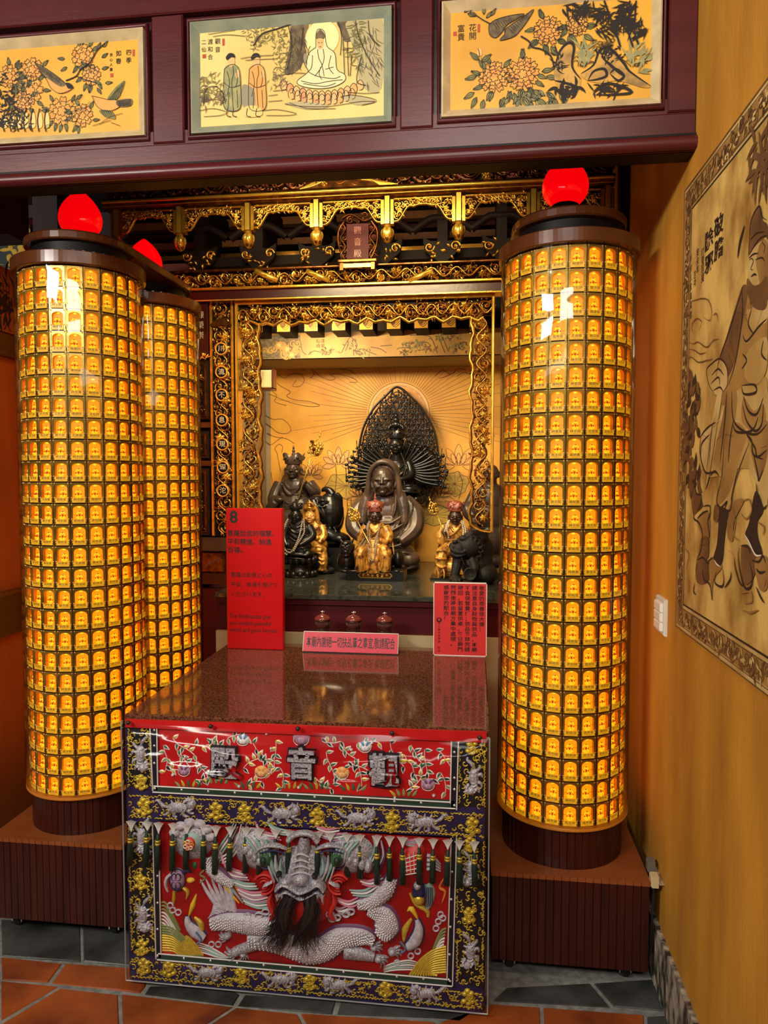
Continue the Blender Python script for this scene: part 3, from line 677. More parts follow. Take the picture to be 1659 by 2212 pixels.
for q in ([(1190, 330), (1260, 318), (1320, 318)], [(1180, 395), (1240, 388)], [(1160, 415), (1200, 410)], [(1230, 450), (1300, 460), (1400, 462), (1480, 452), (1560, 440), (1620, 440)], [(1160, 440), (1220, 435)], [(1470, 420), (1520, 412), (1600, 425), (1625, 440), (1560, 456)], [(1130, 480), (1200, 475), (1280, 492), (1240, 500), (1150, 500)], [(860, 480), (920, 470), (980, 486), (950, 500), (880, 505)], [(870, 440), (930, 430), (970, 445)],
          [(900, 150), (960, 140), (1015, 132)], [(920, 160), (980, 152), (1060, 158)], [(1040, 255), (1100, 245), (1180, 240)], [(1060, 262), (1130, 258), (1200, 255)], [(1250, 445), (1330, 470), (1450, 470)], [(1500, 400), (1580, 405), (1640, 400)]): ink(p, t1, 2.2, *q, m='ink_soft')
fill(p, t1, 'water_grey', (1230, 446), (1330, 440), (1420, 460), (1330, 474)); fill(p, t1, 'water_grey', (1480, 420), (1560, 414), (1620, 440), (1540, 454))
bunch(p, t1, 900, 380, 55, 60, 90, 26, 6, 'leaf_green'); bunch(p, t1, 950, 425, 30, 25, 40, 20, 8, 'ink_wash'); bunch(p, t1, 880, 420, 25, 50, 30, 36, 9, 'ink_wash')
ink(p, t1, 3, (880, 460), (890, 390), (930, 375), (960, 400), (975, 450))
def standing(x, robe, head, flip=1):
    fill(p, t1, robe, (x - 30, 300), (x - 8, 280), (x + 18, 282), (x + 36, 310), (x + 40, 370), (x + 38, 470), (x - 26, 474), (x - 32, 400), c=.0002)
    fill(p, t1, 'petal_peach', (x - 16, 250), (x + 4, 240), (x + 14, 258), (x + 10, 284), (x - 10, 288), c=.0003)
    fill(p, t1, 'ink', (x - 24, 250), (x - 10, 232), (x + 10, 234), (x + 16, 250), (x, 250), (x - 16, 262), c=.0004)
    for q in ([(x - 30, 300), (x - 34, 400), (x - 26, 474), (x + 38, 470), (x + 40, 370), (x + 34, 305), (x + 16, 282), (x - 8, 284), (x - 30, 300)], [(x + 6, 285), (x + 10, 320), (x + 2, 360), (x + 8, 470)], [(x - 18, 310), (x - 8, 360), (x - 20, 420)], [(x - 30, 360), (x, 380), (x + 38, 370)], [(x + 22, 310), (x + 26, 350), (x + 18, 380)], [(x - 10, 400), (x - 14, 470)], [(x + 24, 390), (x + 28, 468)]): ink(p, t1, 2.3, *q)
    fill(p, t1, 'petal_peach', (x + 18 * flip, 320), (x + 32 * flip, 300), (x + 34 * flip, 330), (x + 22 * flip, 340), c=.0005)
standing(1000, 'robe_green', 0); standing(1108, 'robe_orange', 0)
fill(p, t1, 'robe_grey', (1048, 370), (1090, 380), (1100, 400), (1100, 460), (1052, 462), c=.0004); fill(p, t1, 'paint_pale', (1060, 462), (1120, 462), (1130, 500), (1060, 505), c=.0004)
for x in (985, 1010, 1070, 1110): ink(p, t1, 3, (x, 470), (x - 4, 500), (x + 14, 506))
for s_, x, y0, st, sz in (('觀音', 940, 180, 36, 25), ('渡和合', 908, 182, 33, 24), ('二仙', 880, 184, 32, 22)):
    for k, ch in enumerate(s_): q = t1((x, y0 + k * st))[0]; p.text(PF, ch, sz * U, 'ink', q[0], q[1], 0.0003)
for x, y, a, b_ in ((965, 182, 5, 14), (882, 243, 8, 8)): q = t1((x, y))[0]; p.fbox(PF, q[0] - a * U, q[0] + a * U, q[1] - b_ * U, q[1] + b_ * U, 0, 0.0003, 'seal_red')
at(p.build('picture'), root)

# --- right picture: peonies, birds, rock and bamboo
root, p = picture(rxl, rxr, rzb, rzt, 'frame_cream', 'paint_gold', 'rightmost painted panel on the beam, gold ground with peonies, rock and bamboo')
for x, y, r, mm in ((475, 335, 62, 'petal_amber'), (598, 320, 66, 'petal_amber'), (708, 135, 58, 'petal_amber'), (832, 108, 44, 'petal_amber')):
    leaves(p, t2, [(x + r * .95 * math.cos(a), y - r * .95 * math.sin(a), a + R.uniform(-.5, .5)) for a in [R.uniform(0, 6.28) for _ in range(8)]], ln=44, wd=22)
    rose(p, t2, x, y, r, mm, 11, 4)
leaves(p, t2, [(390, 400, 3.6), (400, 420, 4.2), (430, 430, 4.5), (500, 430, -1.2), (560, 400, -1.4), (600, 420, -1), (640, 390, -.6), (680, 310, .1), (700, 330, -.3), (520, 420, -2), (660, 430, -.6), (440, 300, 2.2), (400, 330, 3.3), (700, 400, -.7), (720, 420, -.9), (690, 190, -1.2), (720, 200, -1), (660, 170, -2.4), (800, 150, -.9), (860, 150, -.6), (850, 180, -1), (410, 260, 2.4), (420, 270, .6), (760, 400, -1.2), (640, 440, -2)], ln=50, wd=24)
for k in range(26): x = R.uniform(480, 800); y = R.uniform(390, 440); leaves(p, t2, [(x, y, R.uniform(-2.6, -.4))], m='robe_green', ln=40, wd=18)
ink(p, t2, 2.5, (412, 245), (410, 225), (405, 212)); fill(p, t2, 'petal_peach', (402, 240), (405, 214), (418, 212), (422, 240), c=0.0002); ink(p, t2, 2, (420, 250), (430, 330))
ink(p, t2, 6, (590, 158), (625, 180), (640, 205), (680, 215), (720, 245), (735, 300)); ink(p, t2, 4, (400, 70), (430, 90), (460, 105))
leaves(p, t2, [(345, 55, .6), (360, 60, -.4), (370, 50, .9), (400, 70, 2.6), (440, 80, .8), (460, 70, .9), (430, 65, 1.5)], ln=36, wd=14)
for q in ([(452, 110), (480, 88), (540, 70), (606, 62), (570, 85), (530, 110), (505, 145), (480, 165), (455, 150)], [(520, 130), (560, 100), (600, 75), (646, 42), (620, 90), (590, 130), (560, 160), (500, 176), (520, 150)]):
    fill(p, t2, 'ink_wash', *q, c=0.0002); ink(p, t2, 2.2, *q, q[0])
for k in range(10): ink(p, t2, 1.5, (470 + k * 11, 100 - k * 2), (490 + k * 9, 130 - k * 5)); ink(p, t2, 1.5, (535 + k * 9, 122 - k * 7), (560 + k * 7, 146 - k * 9))
fill(p, t2, 'rock_gold', (735, 300), (760, 220), (795, 190), (820, 205), (815, 290), (850, 340), (830, 400), (760, 380), (738, 350), c=0.0002)
fill(p, t2, 'rock_gold', (850, 320), (900, 280), (930, 220), (975, 215), (1040, 280), (1060, 310), (1150, 370), (1120, 380), (1050, 360), (1000, 350), (940, 360), (880, 350), c=0.0002)
for q in ([(735, 300), (758, 225), (795, 188), (820, 205), (812, 290), (850, 345)], [(735, 350), (780, 360), (830, 380), (826, 415)], [(850, 320), (905, 282), (930, 222), (975, 212), (1035, 275), (1062, 312), (1150, 372)], [(880, 350), (905, 310), (950, 300), (960, 330), (920, 345), (880, 350)], [(975, 320), (1000, 300), (1035, 330), (1010, 350), (975, 320)], [(900, 400), (950, 365), (1010, 370), (1070, 400), (1000, 410), (910, 412)], [(940, 250), (985, 290), (1030, 330)]): ink(p, t2, 11, *q, taper='both')
bunch(p, t2, 790, 390, 50, 28, 30, 40, 22, 'ink'); bunch(p, t2, 960, 390, 60, 20, 30, 40, 12, 'ink'); bunch(p, t2, 755, 260, 18, 60, 20, 34, 10, 'ink'); bunch(p, t2, 975, 235, 60, 30, 40, 26, 12, 'ink')
for x in (990, 1045, 1072): ink(p, t2, 7, (x + 30, 205), (x + 10, 140), (x - 20 if x < 1000 else x + 12, 60), (x - 40 if x < 1000 else x + 16, 5)); fill(p, t2, 'robe_green', (x + 24, 200), (x + 8, 140), (x + 16, 138), (x + 34, 200), c=.0003)
for x, y, n in ((800, 40, 26), (870, 18, 20), (960, 50, 34), (1010, 90, 34), (1080, 80, 30), (950, 125, 26), (1060, 30, 30), (1110, 130, 18)): bunch(p, t2, x, y, 42, 26, n, 52, 11, 'ink', R.choice([-.4, -.8, 3.6, 3.9]), .8)
bunch(p, t2, 860, 250, 30, 50, 26, 60, 16, 'robe_green', 1.4, .8, .0001); bunch(p, t2, 1090, 270, 40, 50, 30, 60, 16, 'robe_green', .8, 1, .0001)
for k in range(16): a = R.uniform(.2, 2.6); q0 = t2((R.choice([850, 870, 1080, 1100]) + R.uniform(-20, 20), 290))[0]; l = R.uniform(40, 80) * U; p.stroke(PF, [q0, (q0[0] + l * .6 * math.cos(a), q0[1] + l * .7 * math.sin(a)), (q0[0] + l * math.cos(a), q0[1] + l * .6 * math.sin(a))], 2.4 * U, 0, 'ink', .0003)
for k in range(24): q = t2((940 + R.uniform(-40, 50), 195 + R.uniform(-20, 20)))[0]; p.stroke(PF, [(q[0] + 9 * U * math.cos(j * PI / 4), q[1] + 7 * U * math.sin(j * PI / 4)) for j in range(8)], 1.6 * U, 0, 'ink', .0003, closed=True, raw=True)
for s_, x, y0, st, sz in (('花開', 382, 122, 36, 32), ('富貴', 332, 126, 36, 32)):
    for k, ch in enumerate(s_): q = t2((x, y0 + k * st))[0]; p.text(PF, ch, sz * U, 'ink', q[0], q[1], 0.0003)
for x, y, a, b_ in ((409, 122, 5, 16), (306, 146, 7, 8)): q = t2((x, y))[0]; p.fbox(PF, q[0] - a * U, q[0] + a * U, q[1] - b_ * U, q[1] + b_ * U, 0, 0.0003, 'seal_red')
at(p.build('picture'), root)

# ------------------------------------------------------------------- mural of the swordsman on the right wall
RW = Frame((XR, 0, 0), (0, -1, 0), (0, 0, 1), (-1, 0, 0))
PF = RW.off(0.0045)
ta = tracer(PF, 1340, 200, 882 / 319.0); tb = tracer(PF, 1340, 900, 1069 / 319.0)
mz1 = RW.px(1481, 413)[1]; mz0 = RW.px(1463, 1354)[1]; mu0 = avg(RW.px(1481, 413)[0], RW.px(1463, 1354)[0]); mu1 = mu0 + 1.15
p = MB()
p.fbox(RW, mu0, mu1, mz0, mz1, 0, 0.003, 'mural_light')
bw = 0.075
p.fbox(RW, mu0 + bw, mu1 - bw, mz0 + bw, mz1 - bw, 0.003, 0.0042, 'mural')
def rect(e, w_, m_): p.stroke(PF, [(mu0 + e, mz0 + e), (mu1 - e, mz0 + e), (mu1 - e, mz1 - e), (mu0 + e, mz1 - e)], w_, 0, m_, closed=True, raw=True)
rect(0.003, .005, 'mural_brown'); rect(0.014, .003, 'mural_brown'); rect(bw - 0.014, .004, 'mural_brown'); rect(bw - .002, .007, 'ink')
p.fbox(RW, mu0 + .017, mu0 + bw - .016, mz0 + .017, mz1 - .017, 0.003, 0.0034, 'mural_mid')
p.fbox(RW, mu0 + .017, mu1, mz0 + .017, mz0 + bw - .016, 0.003, 0.0036, 'mural_mid'); p.fbox(RW, mu0 + .017, mu1, mz1 - bw + .016, mz1 - .017, 0.003, 0.0036, 'mural_mid')
for k in range(46):                              # scrolls of the border
    zc = mz0 + .05 + k * (mz1 - mz0 - .1) / 45
    spiral(p, PF, mu0 + bw / 2 + .007 * (-1) ** k, zc, .016, R.uniform(0, 6), R.choice([-1, 1]), .0045, .0004, 'mural_brown', 1.4)
    for j in range(4): leaf(p, PF, mu0 + bw / 2 + R.uniform(-.015, .015), zc + R.uniform(-.02, .02), R.uniform(0, 6), .018, .007, 0, 'mural_brown' if j % 2 else 'mural_light', .5)
for zc in (mz0 + bw / 2, mz1 - bw / 2):
    for k in range(42):
        uc = mu0 + .05 + k * .026
        spiral(p, PF, uc, zc + .007 * (-1) ** k, .016, R.uniform(0, 6), R.choice([-1, 1]), .0045, .0004, 'mural_brown', 1.4)
        for j in range(4): leaf(p, PF, uc + R.uniform(-.02, .02), zc + R.uniform(-.015, .015), R.uniform(0, 6), .02, .007, 0, 'mural_brown' if j % 2 else 'mural_light', .5)
def mi(t, w_, *pts, m='ink', taper='both'): p.stroke(PF, t(*pts), w_ * .00062, 0, m, .0006, taper=taper, sm=7)
def mf(t, m_, *pts, c=0.0): p.poly(PF, crom(t(*pts), 7, True), c, m_)
# hat, face, beard
mf(ta, 'mural_brown', (770, 980), (775, 880), (785, 770), (815, 700), (838, 680), (850, 720), (852, 760), (882, 790), (882, 870), (850, 890), (800, 930))
mf(ta, 'mural_light', (770, 985), (800, 930), (850, 885), (882, 890), (882, 1180), (840, 1200), (790, 1170), (765, 1110), (770, 1040), c=.00005)
mf(ta, 'mural_mid', (840, 900), (882, 900), (882, 1180), (850, 1190), (830, 1100), (815, 1010), c=.0001)
mf(ta, 'mural_brown', (765, 1110), (800, 1150), (840, 1140), (882, 1100), (882, 1270), (840, 1300), (790, 1270), (760, 1180), c=.0002)
mi(ta, 6, (770, 985), (775, 880), (785, 770), (815, 700), (838, 680), (852, 740), (882, 760)); mi(ta, 6, (775, 970), (830, 880), (882, 850)); mi(ta, 5, (782, 880), (820, 840), (870, 830))
mi(ta, 16, (705, 990), (720, 890), (748, 790), taper='both'); mi(ta, 4, (775, 1000), (790, 990), (800, 1010), (785, 1050), (800, 1060)); mi(ta, 7, (785, 1100), (805, 1085), (820, 1090)); mi(ta, 6, (772, 990), (800, 965), (830, 960))
mi(ta, 5, (810, 1000), (850, 985), (870, 1010)); mi(ta, 4, (850, 890), (870, 920), (860, 960))
# robe
mf(ta, 'mural_mid', (735, 1150), (770, 1200), (790, 1290), (850, 1270), (882, 1190), (882, 1500), (860, 1700), (800, 1760), (735, 1760), (680, 1800), (620, 1870), (560, 1740), (600, 1580), (640, 1450), (690, 1280))
mf(ta, 'mural_light', (735, 1440), (760, 1480), (800, 1440), (770, 1380), (760, 1300), (790, 1290), (882, 1230), (882, 1360), (830, 1400), (765, 1500), (735, 1460), c=.0001)
mf(ta, 'mural_light', (760, 1560), (830, 1480), (882, 1470), (882, 1620), (860, 1700), (810, 1740), (750, 1700), c=.00015)
mf(ta, 'mural_brown', (640, 1450), (690, 1290), (740, 1150), (765, 1200), (730, 1400), (690, 1600), (640, 1700), (600, 1600), c=.0001)
for q in ([(740, 1150), (700, 1280), (650, 1440), (600, 1580), (575, 1700)], [(735, 1440), (760, 1485), (830, 1400), (882, 1350)], [(730, 1160), (735, 1300), (720, 1450), (690, 1620), (650, 1750)], [(690, 1310), (760, 1330)], [(750, 1340), (775, 1380)], [(735, 1560), (760, 1600), (730, 1650)], [(660, 1480), (700, 1620)], [(640, 1540), (680, 1640)], [(790, 1290), (770, 1380), (800, 1440)], [(870, 1250), (820, 1400)], [(860, 1480), (850, 1560), (882, 1600)]): mi(ta, 8, *q)
# sleeve and fist on the sword
mf(ta, 'mural_light', (520, 1660), (560, 1600), (620, 1600), (645, 1680), (640, 1760), (600, 1800), (560, 1800), (530, 1740), c=.0002)
for q in ([(575, 1810), (535, 1745), (520, 1660), (550, 1620), (600, 1590), (640, 1640), (645, 1740), (615, 1790)], [(550, 1690), (590, 1650), (625, 1690)], [(545, 1740), (590, 1700), (600, 1750)], [(560, 1780), (600, 1760), (620, 1790)]): mi(ta, 7, *q)
mf(ta, 'mural_light', (585, 1790), (612, 1795), (545, 2212), (508, 2212), c=.0003); mi(ta, 4, (585, 1790), (510, 2212)); mi(ta, 4, (600, 1795), (528, 2212)); mi(ta, 4, (612, 1797), (545, 2212))
# lower robe and trousers
mf(ta, 'mural_light', (650, 1760), (735, 1760), (810, 1760), (860, 1700), (882, 1760), (882, 2212), (500, 2212), (485, 2130), (540, 2020), (590, 1960), (620, 1870), c=-.0001)
mf(ta, 'mural_mid', (650, 1760), (700, 1790), (690, 1960), (660, 2212), (560, 2212), (610, 1960), (625, 1870), c=0.0)
mf(ta, 'mural_mid', (740, 1820), (800, 1900), (860, 1860), (870, 1990), (800, 2030), (730, 1960), c=0.0)
mf(ta, 'mural_light', (730, 1750), (745, 1800), (815, 1790), (805, 1745), c=.0002)
for q in ([(730, 1750), (745, 1800), (815, 1790), (805, 1745), (730, 1750)], [(740, 1810), (770, 1900), (820, 1920), (860, 1820)], [(735, 1860), (760, 1960), (810, 2020), (850, 1980), (860, 1860)], [(670, 1780), (680, 1950), (740, 2020), (820, 2040), (882, 1980)], [(640, 1790), (630, 1950), (600, 2212)], [(680, 1960), (660, 2080), (650, 2212)], [(760, 2040), (790, 2080), (800, 2160), (860, 2190)], [(540, 2040), (490, 2100), (485, 2190)], [(560, 2000), (600, 1960)], [(620, 2040), (680, 2050)], [(850, 2120), (882, 2110)]): mi(ta, 9, *q)
mf(tb, 'mural_light', (585, 140), (650, 60), (720, 20), (880, 0), (1069, 60), (1069, 640), (1010, 520), (940, 380), (880, 300), (810, 560), (800, 680), (720, 660), (705, 580), (740, 440), (640, 430), (590, 300), c=-.0001)
mf(tb, 'mural_mid', (720, 120), (830, 40), (920, 120), (860, 330), (800, 540), (720, 640), (705, 590), (740, 430), (690, 300), c=-.00005)
mf(tb, 'mural_mid', (930, 120), (1069, 30), (1069, 290), (1010, 450), (960, 300), c=0.0)
for q in ([(585, 150), (610, 110), (650, 70), (700, 40)], [(590, 140), (582, 260), (620, 400), (690, 400), (720, 430)], [(655, 430), (690, 395), (720, 430)], [(760, 140), (740, 430), (705, 590), (720, 650), (800, 680), (820, 540), (870, 370), (940, 190)], [(820, 50), (850, 110), (960, 100), (1005, 0)], [(920, 130), (980, 220), (1000, 290), (1069, 240)], [(960, 220), (1000, 400), (1010, 460), (1040, 380)], [(990, 480), (1000, 560), (1040, 660), (1069, 640)], [(730, 520), (760, 440)], [(850, 410), (890, 370)], [(660, 170), (600, 130)], [(700, 180), (740, 130)], [(780, 100), (770, 150)], [(940, 410), (970, 520)]): mi(tb, 9, *q)
mf(tb, 'mural_light', (660, 100), (700, 0), (680, 0), (640, 330), (620, 530), (655, 380), c=.0003); mi(tb, 4, (690, 0), (650, 200), (622, 530)); mi(tb, 4, (715, 0), (660, 380), (622, 530)); mi(tb, 3, (700, 0), (635, 470))
# boots
mf(tb, 'ink', (725, 660), (790, 690), (770, 800), (755, 930), (750, 1010), (730, 1080), (700, 1060), (680, 1020), (705, 920), (715, 800), c=.0003)
mf(tb, 'ink', (985, 540), (1040, 670), (1000, 760), (1000, 860), (1030, 960), (1030, 1000), (990, 1000), (940, 910), (910, 850), (940, 760), c=.0003)
mi(tb, 6, (685, 1035), (705, 1068), (730, 1085), m='white_line'); mi(tb, 7, (910, 855), (940, 910), (985, 1000), (1030, 1002), m='white_line')
mi(tb, 8, (725, 655), (745, 650), (780, 615), (765, 665), (800, 680))
# small demons underfoot
for q in ([(510, 545), (520, 600), (535, 700), (540, 740), (575, 770), (600, 850), (590, 960), (560, 1040), (545, 1200)], [(545, 520), (560, 560), (590, 570), (585, 640), (560, 680)], [(600, 650), (650, 645), (655, 700), (640, 760), (650, 860), (640, 960)], [(560, 740), (600, 700), (640, 680)], [(560, 1040), (600, 1020), (640, 1060), (650, 1040), (680, 1020)], [(545, 1200), (535, 1260), (550, 1290)], [(600, 1100), (610, 1180), (640, 1200), (660, 1240), (670, 1330)], [(700, 1120), (690, 1200), (740, 1230), (755, 1180), (745, 1090)], [(760, 1240), (800, 1180), (810, 1120)], [(870, 940), (860, 1020), (880, 1150), (910, 1240), (950, 1230), (965, 1150), (940, 1050)], [(880, 935), (930, 940), (950, 1000)], [(830, 1010), (840, 1100), (870, 1200), (900, 1230)], [(960, 1040), (1010, 1050), (1040, 1010), (1060, 1060)], [(990, 1100), (1020, 1130), (1060, 1120)], [(990, 1230), (1020, 1300), (1050, 1350)], [(590, 900), (620, 880)], [(580, 930), (630, 930)]): mi(tb, 9, *q)
mf(tb, 'mural_brown', (530, 560), (570, 560), (600, 640), (560, 690), (535, 700)); mf(tb, 'mural_mid', (560, 750), (640, 690), (650, 860), (600, 860)); mf(tb, 'mural_brown', (590, 880), (640, 880), (640, 1020), (580, 1010)); mf(tb, 'mural_brown', (560, 1060), (640, 1040), (640, 1190), (560, 1200)); mf(tb, 'mural_mid', (650, 1040), (700, 1020), (740, 1090), (680, 1180), (670, 1330), (655, 1240)); mf(tb, 'mural_brown', (880, 950), (960, 960), (1000, 1060), (960, 1180), (900, 1200)); mf(tb, 'mural_mid', (980, 1040), (1069, 1020), (1069, 1240), (1010, 1240))
# trees, clouds, writing
for k in range(70):
    f = R.random(); x, y = 430 + R.gauss(0, 20) + 15 * math.sin(f * 9), lerp(1720, 2350, f); q = ta((x, y))[0]; leaf(p, PF, q[0], q[1], R.uniform(0, 6), .045, .022, 0, 'mural_brown' if R.random() < .7 else 'ink', .4, .0001)
for k in range(34): q = ta((R.gauss(850, 22), R.uniform(290, 500)))[0]; leaf(p, PF, q[0], q[1], R.uniform(0, 6), .06, .012, 0, 'mural_brown', .2, .0001)
for q in ([(415, 1250), (450, 1240), (490, 1230), (530, 1240), (550, 1300), (540, 1360), (500, 1340)], [(440, 1440), (430, 1390), (460, 1350), (490, 1370), (470, 1420)], [(410, 1490), (440, 1500), (470, 1490), (520, 1520), (560, 1480), (600, 1470)], [(410, 1530), (450, 1540), (480, 1560), (520, 1550)], [(405, 1590), (430, 1580), (470, 1610), (520, 1600), (560, 1590)], [(560, 1330), (580, 1320), (590, 1370)], [(410, 1350), (440, 1330)]): mi(ta, 5, *q, m='mural_brown')
for q in ([(880, 620), (940, 600), (960, 680), (920, 740), (880, 700)], [(1000, 760), (1050, 800), (1040, 860)], [(820, 640), (840, 760), (830, 860), (870, 900)], [(880, 1280), (950, 1270), (960, 1340), (900, 1350)], [(890, 1400), (950, 1420), (1010, 1400)], [(780, 960), (830, 1000)], [(470, 950), (500, 1000), (480, 1100)]): mi(tb, 8, *q, m='mural_mid')
mf(tb, 'mural_brown', (690, 640), (720, 660), (710, 760), (680, 740)); mf(tb, 'mural_mid', (790, 660), (850, 600), (900, 610), (830, 760), (820, 900), (780, 860), c=-.0001)
for s_, x, y0, st, sz in (('破膽', 588, 800, 140, .047), ('除邪', 530, 885, 140, .047)):
    for k, ch in enumerate(s_): q = ta((x, y0 + k * st))[0]; p.text(PF, ch, sz, 'ink', q[0], q[1], 0.0006, bold=.025, sx=1.35)
for s_, x, y0, st, sz in (('打鬼除魔', 492, 960, 50, .024), ('癸未年', 462, 960, 50, .022), ('吉祥', 445, 1090, 50, .022), ('平安人家福滿堂', 421, 1000, 55, .020)):
    for k, ch in enumerate(s_): q = ta((x, y0 + k * st))[0]; p.text(PF, ch, sz, 'ink', q[0], q[1], 0.0004)
for q in ([(1069 / 1.0, 1170), (1060, 1200), (1050, 1240)],): mi(tb, 3, *q, m='seal_red')
tag(p.build('wall_mural'), 'tall mural of a bearded swordsman in robes and black boots on the right wall', 'mural')

# ------------------------------------------------------------------- switch, socket, plugs on the right wall
def wallbox(o_, fr, a0, a1, b0, b1, c0, c1, m_): o_.bevbox(fr, a0, a1, b0, b1, c0, c1, min(.004, (c1 - c0) * .4), m_)
u0, v1 = RW.px(1424, 1284); u1, v0 = RW.px(1441, 1376)
root = thing('light_switch', 'white three-gang light switch on the ochre right wall', 'switch', tuple(RW.p((u0 + u1) / 2, v0)))
s_ = MB(); wallbox(s_, RW, u0, u1, v0, v1, 0, .010, 'switch_edge'); at(s_.build('cover_plate'), root)
for k in range(3):
    s_ = MB(); h_ = (v1 - v0) * .78 / 3; z_ = v0 + (v1 - v0) * .11 + k * h_
    wallbox(s_, RW, u0 + .012, u1 - .014, z_ + .0008, z_ + h_ - .0008, .010, .018, 'switch_white'); at(s_.build('rocker'), root)
u0, v1 = RW.px(1417, 1868); u1, v0 = RW.px(1436, 1906)
s_ = MB(); wallbox(s_, RW, u0, u1, v0 - .01, v1 - .005, 0, .012, 'socket_pink')
zs = (v0 + v1) / 2; us = (u0 + u1) / 2
tag(s_.build('wall_socket'), 'pinkish double wall socket low on the right wall behind the pedestal', 'socket')
for nm, du, m_, dz in (('grey', -.022, 'plug_grey', .014), ('cream', .022, 'plug_cream', -.006)):
    s_ = MB(); wallbox(s_, RW, us + du - .014, us + du + .014, zs + dz - .02, zs + dz + .014, .0121, .034, m_)
    root = thing('power_plug', f'{nm} power plug in the low wall socket by the right pedestal', 'plug', tuple(RW.p(us + du, zs + dz - .02, .02)))
    at(s_.build('plug_body'), root)
    c_ = MB(); P0 = RW.p(us + du, zs + dz - .02, .024)
    c_.tube(crom([P0, P0 + Vector((0, 0, -.05)), P0 + Vector((-.004, .03 * (1 if du < 0 else .3), -.16)), Vector((P0.x - .002, P0.y + .06, .05)), Vector((P0.x - .01, P0.y + .16, .006))], 6), .003, 'rubber', 8)
    at(c_.build('cord'), root)
# =================================================================== lamp pillars
NC, NR = 23, 25
PZ0, PZ1 = 0.458, 2.155
RP = 0.188
CH = (PZ1 - PZ0) / NR; CW = 2 * RP * math.tan(PI / NC)
CF = Frame((0, 0, 0), (1, 0, 0), (0, 0, 1), (0, -1, 0))        # a cell in its own space, facing -y
def arch(hw, v0, v1, n=9):
    rise = hw * 0.62
    return [(-hw, v0), (hw, v0)] + [(hw * math.cos(PI * k / n), v1 - rise + rise * math.sin(PI * k / n)) for k in range(n + 1)]
HW, AV0, AV1 = 0.0182, -0.0180, 0.0255
ow, oh = CW / 2 - 0.0004, CH / 2 - 0.0003
def cell_frame(c, detail=True):
    a = arch(HW, AV0 - 0.004, AV1); n = len(a)
    ring = []
    for p in a:                                           # matching points on the outer rectangle
        ang = math.atan2(p[1], p[0]); k = min(ow / max(abs(math.cos(ang)), 1e-6), oh / max(abs(math.sin(ang)), 1e-6))
        ring.append((k * math.cos(ang), k * math.sin(ang)))
    corners = []
    vs = [CF.p(*p, 0.0) for p in a] + [CF.p(*p, 0.0) for p in ring] + [CF.p(*p, -0.012) for p in a]
    fs = [(i, (i + 1) % n, n + (i + 1) % n, n + i) for i in range(n)]
    c.add(vs, [f[::-1] for f in fs], 'plastic_frame')
    c.add(vs, [(i, 2 * n + i, 2 * n + (i + 1) % n, (i + 1) % n) for i in range(n)], 'plastic_frame')
    for sx in (-1, 1):                                    # corners the ring misses, side posts and cross bars
        for sy in (-1, 1): c.fbox(CF, min(sx * ow, sx * (ow - .006)), max(sx * ow, sx * (ow - .006)), min(sy * oh, sy * (oh - .006)), max(sy * oh, sy * (oh - .006)), -0.004, 0.0002, 'plastic_frame')
        c.fbox(CF, sx * (HW + .0042) - .0011, sx * (HW + .0042) + .0011, -oh + .003, oh - .0035, 0.0, 0.0022, 'plastic_frame')
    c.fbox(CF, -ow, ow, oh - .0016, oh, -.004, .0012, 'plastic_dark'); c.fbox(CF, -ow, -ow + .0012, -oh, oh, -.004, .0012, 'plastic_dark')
    c.fbox(CF, -ow + .005, ow - .005, oh - .0062, oh - .0024, 0, .0016, 'plastic_frame')
    c.poly(CF, [(-HW - .001, AV0 - .005), (HW + .001, AV0 - .005), (HW + .001, AV1 + .001), (-HW - .001, AV1 + .001)], -0.0115, 'cell_glow')
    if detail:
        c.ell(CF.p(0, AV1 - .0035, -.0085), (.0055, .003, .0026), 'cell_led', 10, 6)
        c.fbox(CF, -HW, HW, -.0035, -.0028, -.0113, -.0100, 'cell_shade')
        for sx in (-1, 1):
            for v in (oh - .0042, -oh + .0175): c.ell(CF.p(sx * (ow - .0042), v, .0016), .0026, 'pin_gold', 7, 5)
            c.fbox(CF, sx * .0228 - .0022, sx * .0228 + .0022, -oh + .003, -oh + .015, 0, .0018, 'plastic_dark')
def add_tf(dst, src, mtx):
    b = len(dst.v); rm = [dst.mi(k) for k in src.mats]
    dst.v.extend([tuple(mtx @ Vector(v)) for v in src.v]); dst.f.extend([[i + b for i in f] for f in src.f]); dst.m.extend([rm[k] for k in src.m]); dst.s.extend(src.s)
def cell_figure(c):
    for s_ in (-1, 1):
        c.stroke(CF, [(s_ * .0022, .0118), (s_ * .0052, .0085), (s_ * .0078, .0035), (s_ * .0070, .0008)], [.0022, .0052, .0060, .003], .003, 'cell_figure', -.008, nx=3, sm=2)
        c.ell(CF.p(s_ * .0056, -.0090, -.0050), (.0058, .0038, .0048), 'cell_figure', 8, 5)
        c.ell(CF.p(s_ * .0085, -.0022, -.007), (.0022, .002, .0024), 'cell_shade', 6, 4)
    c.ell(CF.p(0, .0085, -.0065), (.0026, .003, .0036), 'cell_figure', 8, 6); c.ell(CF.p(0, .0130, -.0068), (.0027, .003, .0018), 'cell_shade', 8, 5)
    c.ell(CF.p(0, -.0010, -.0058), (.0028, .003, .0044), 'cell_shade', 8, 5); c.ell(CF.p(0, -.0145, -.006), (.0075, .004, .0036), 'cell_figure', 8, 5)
    c.tube([CF.p(0, -.006, -.0015), CF.p(.001, -.013, -.0015)], .0005, 'cell_shade', 4)
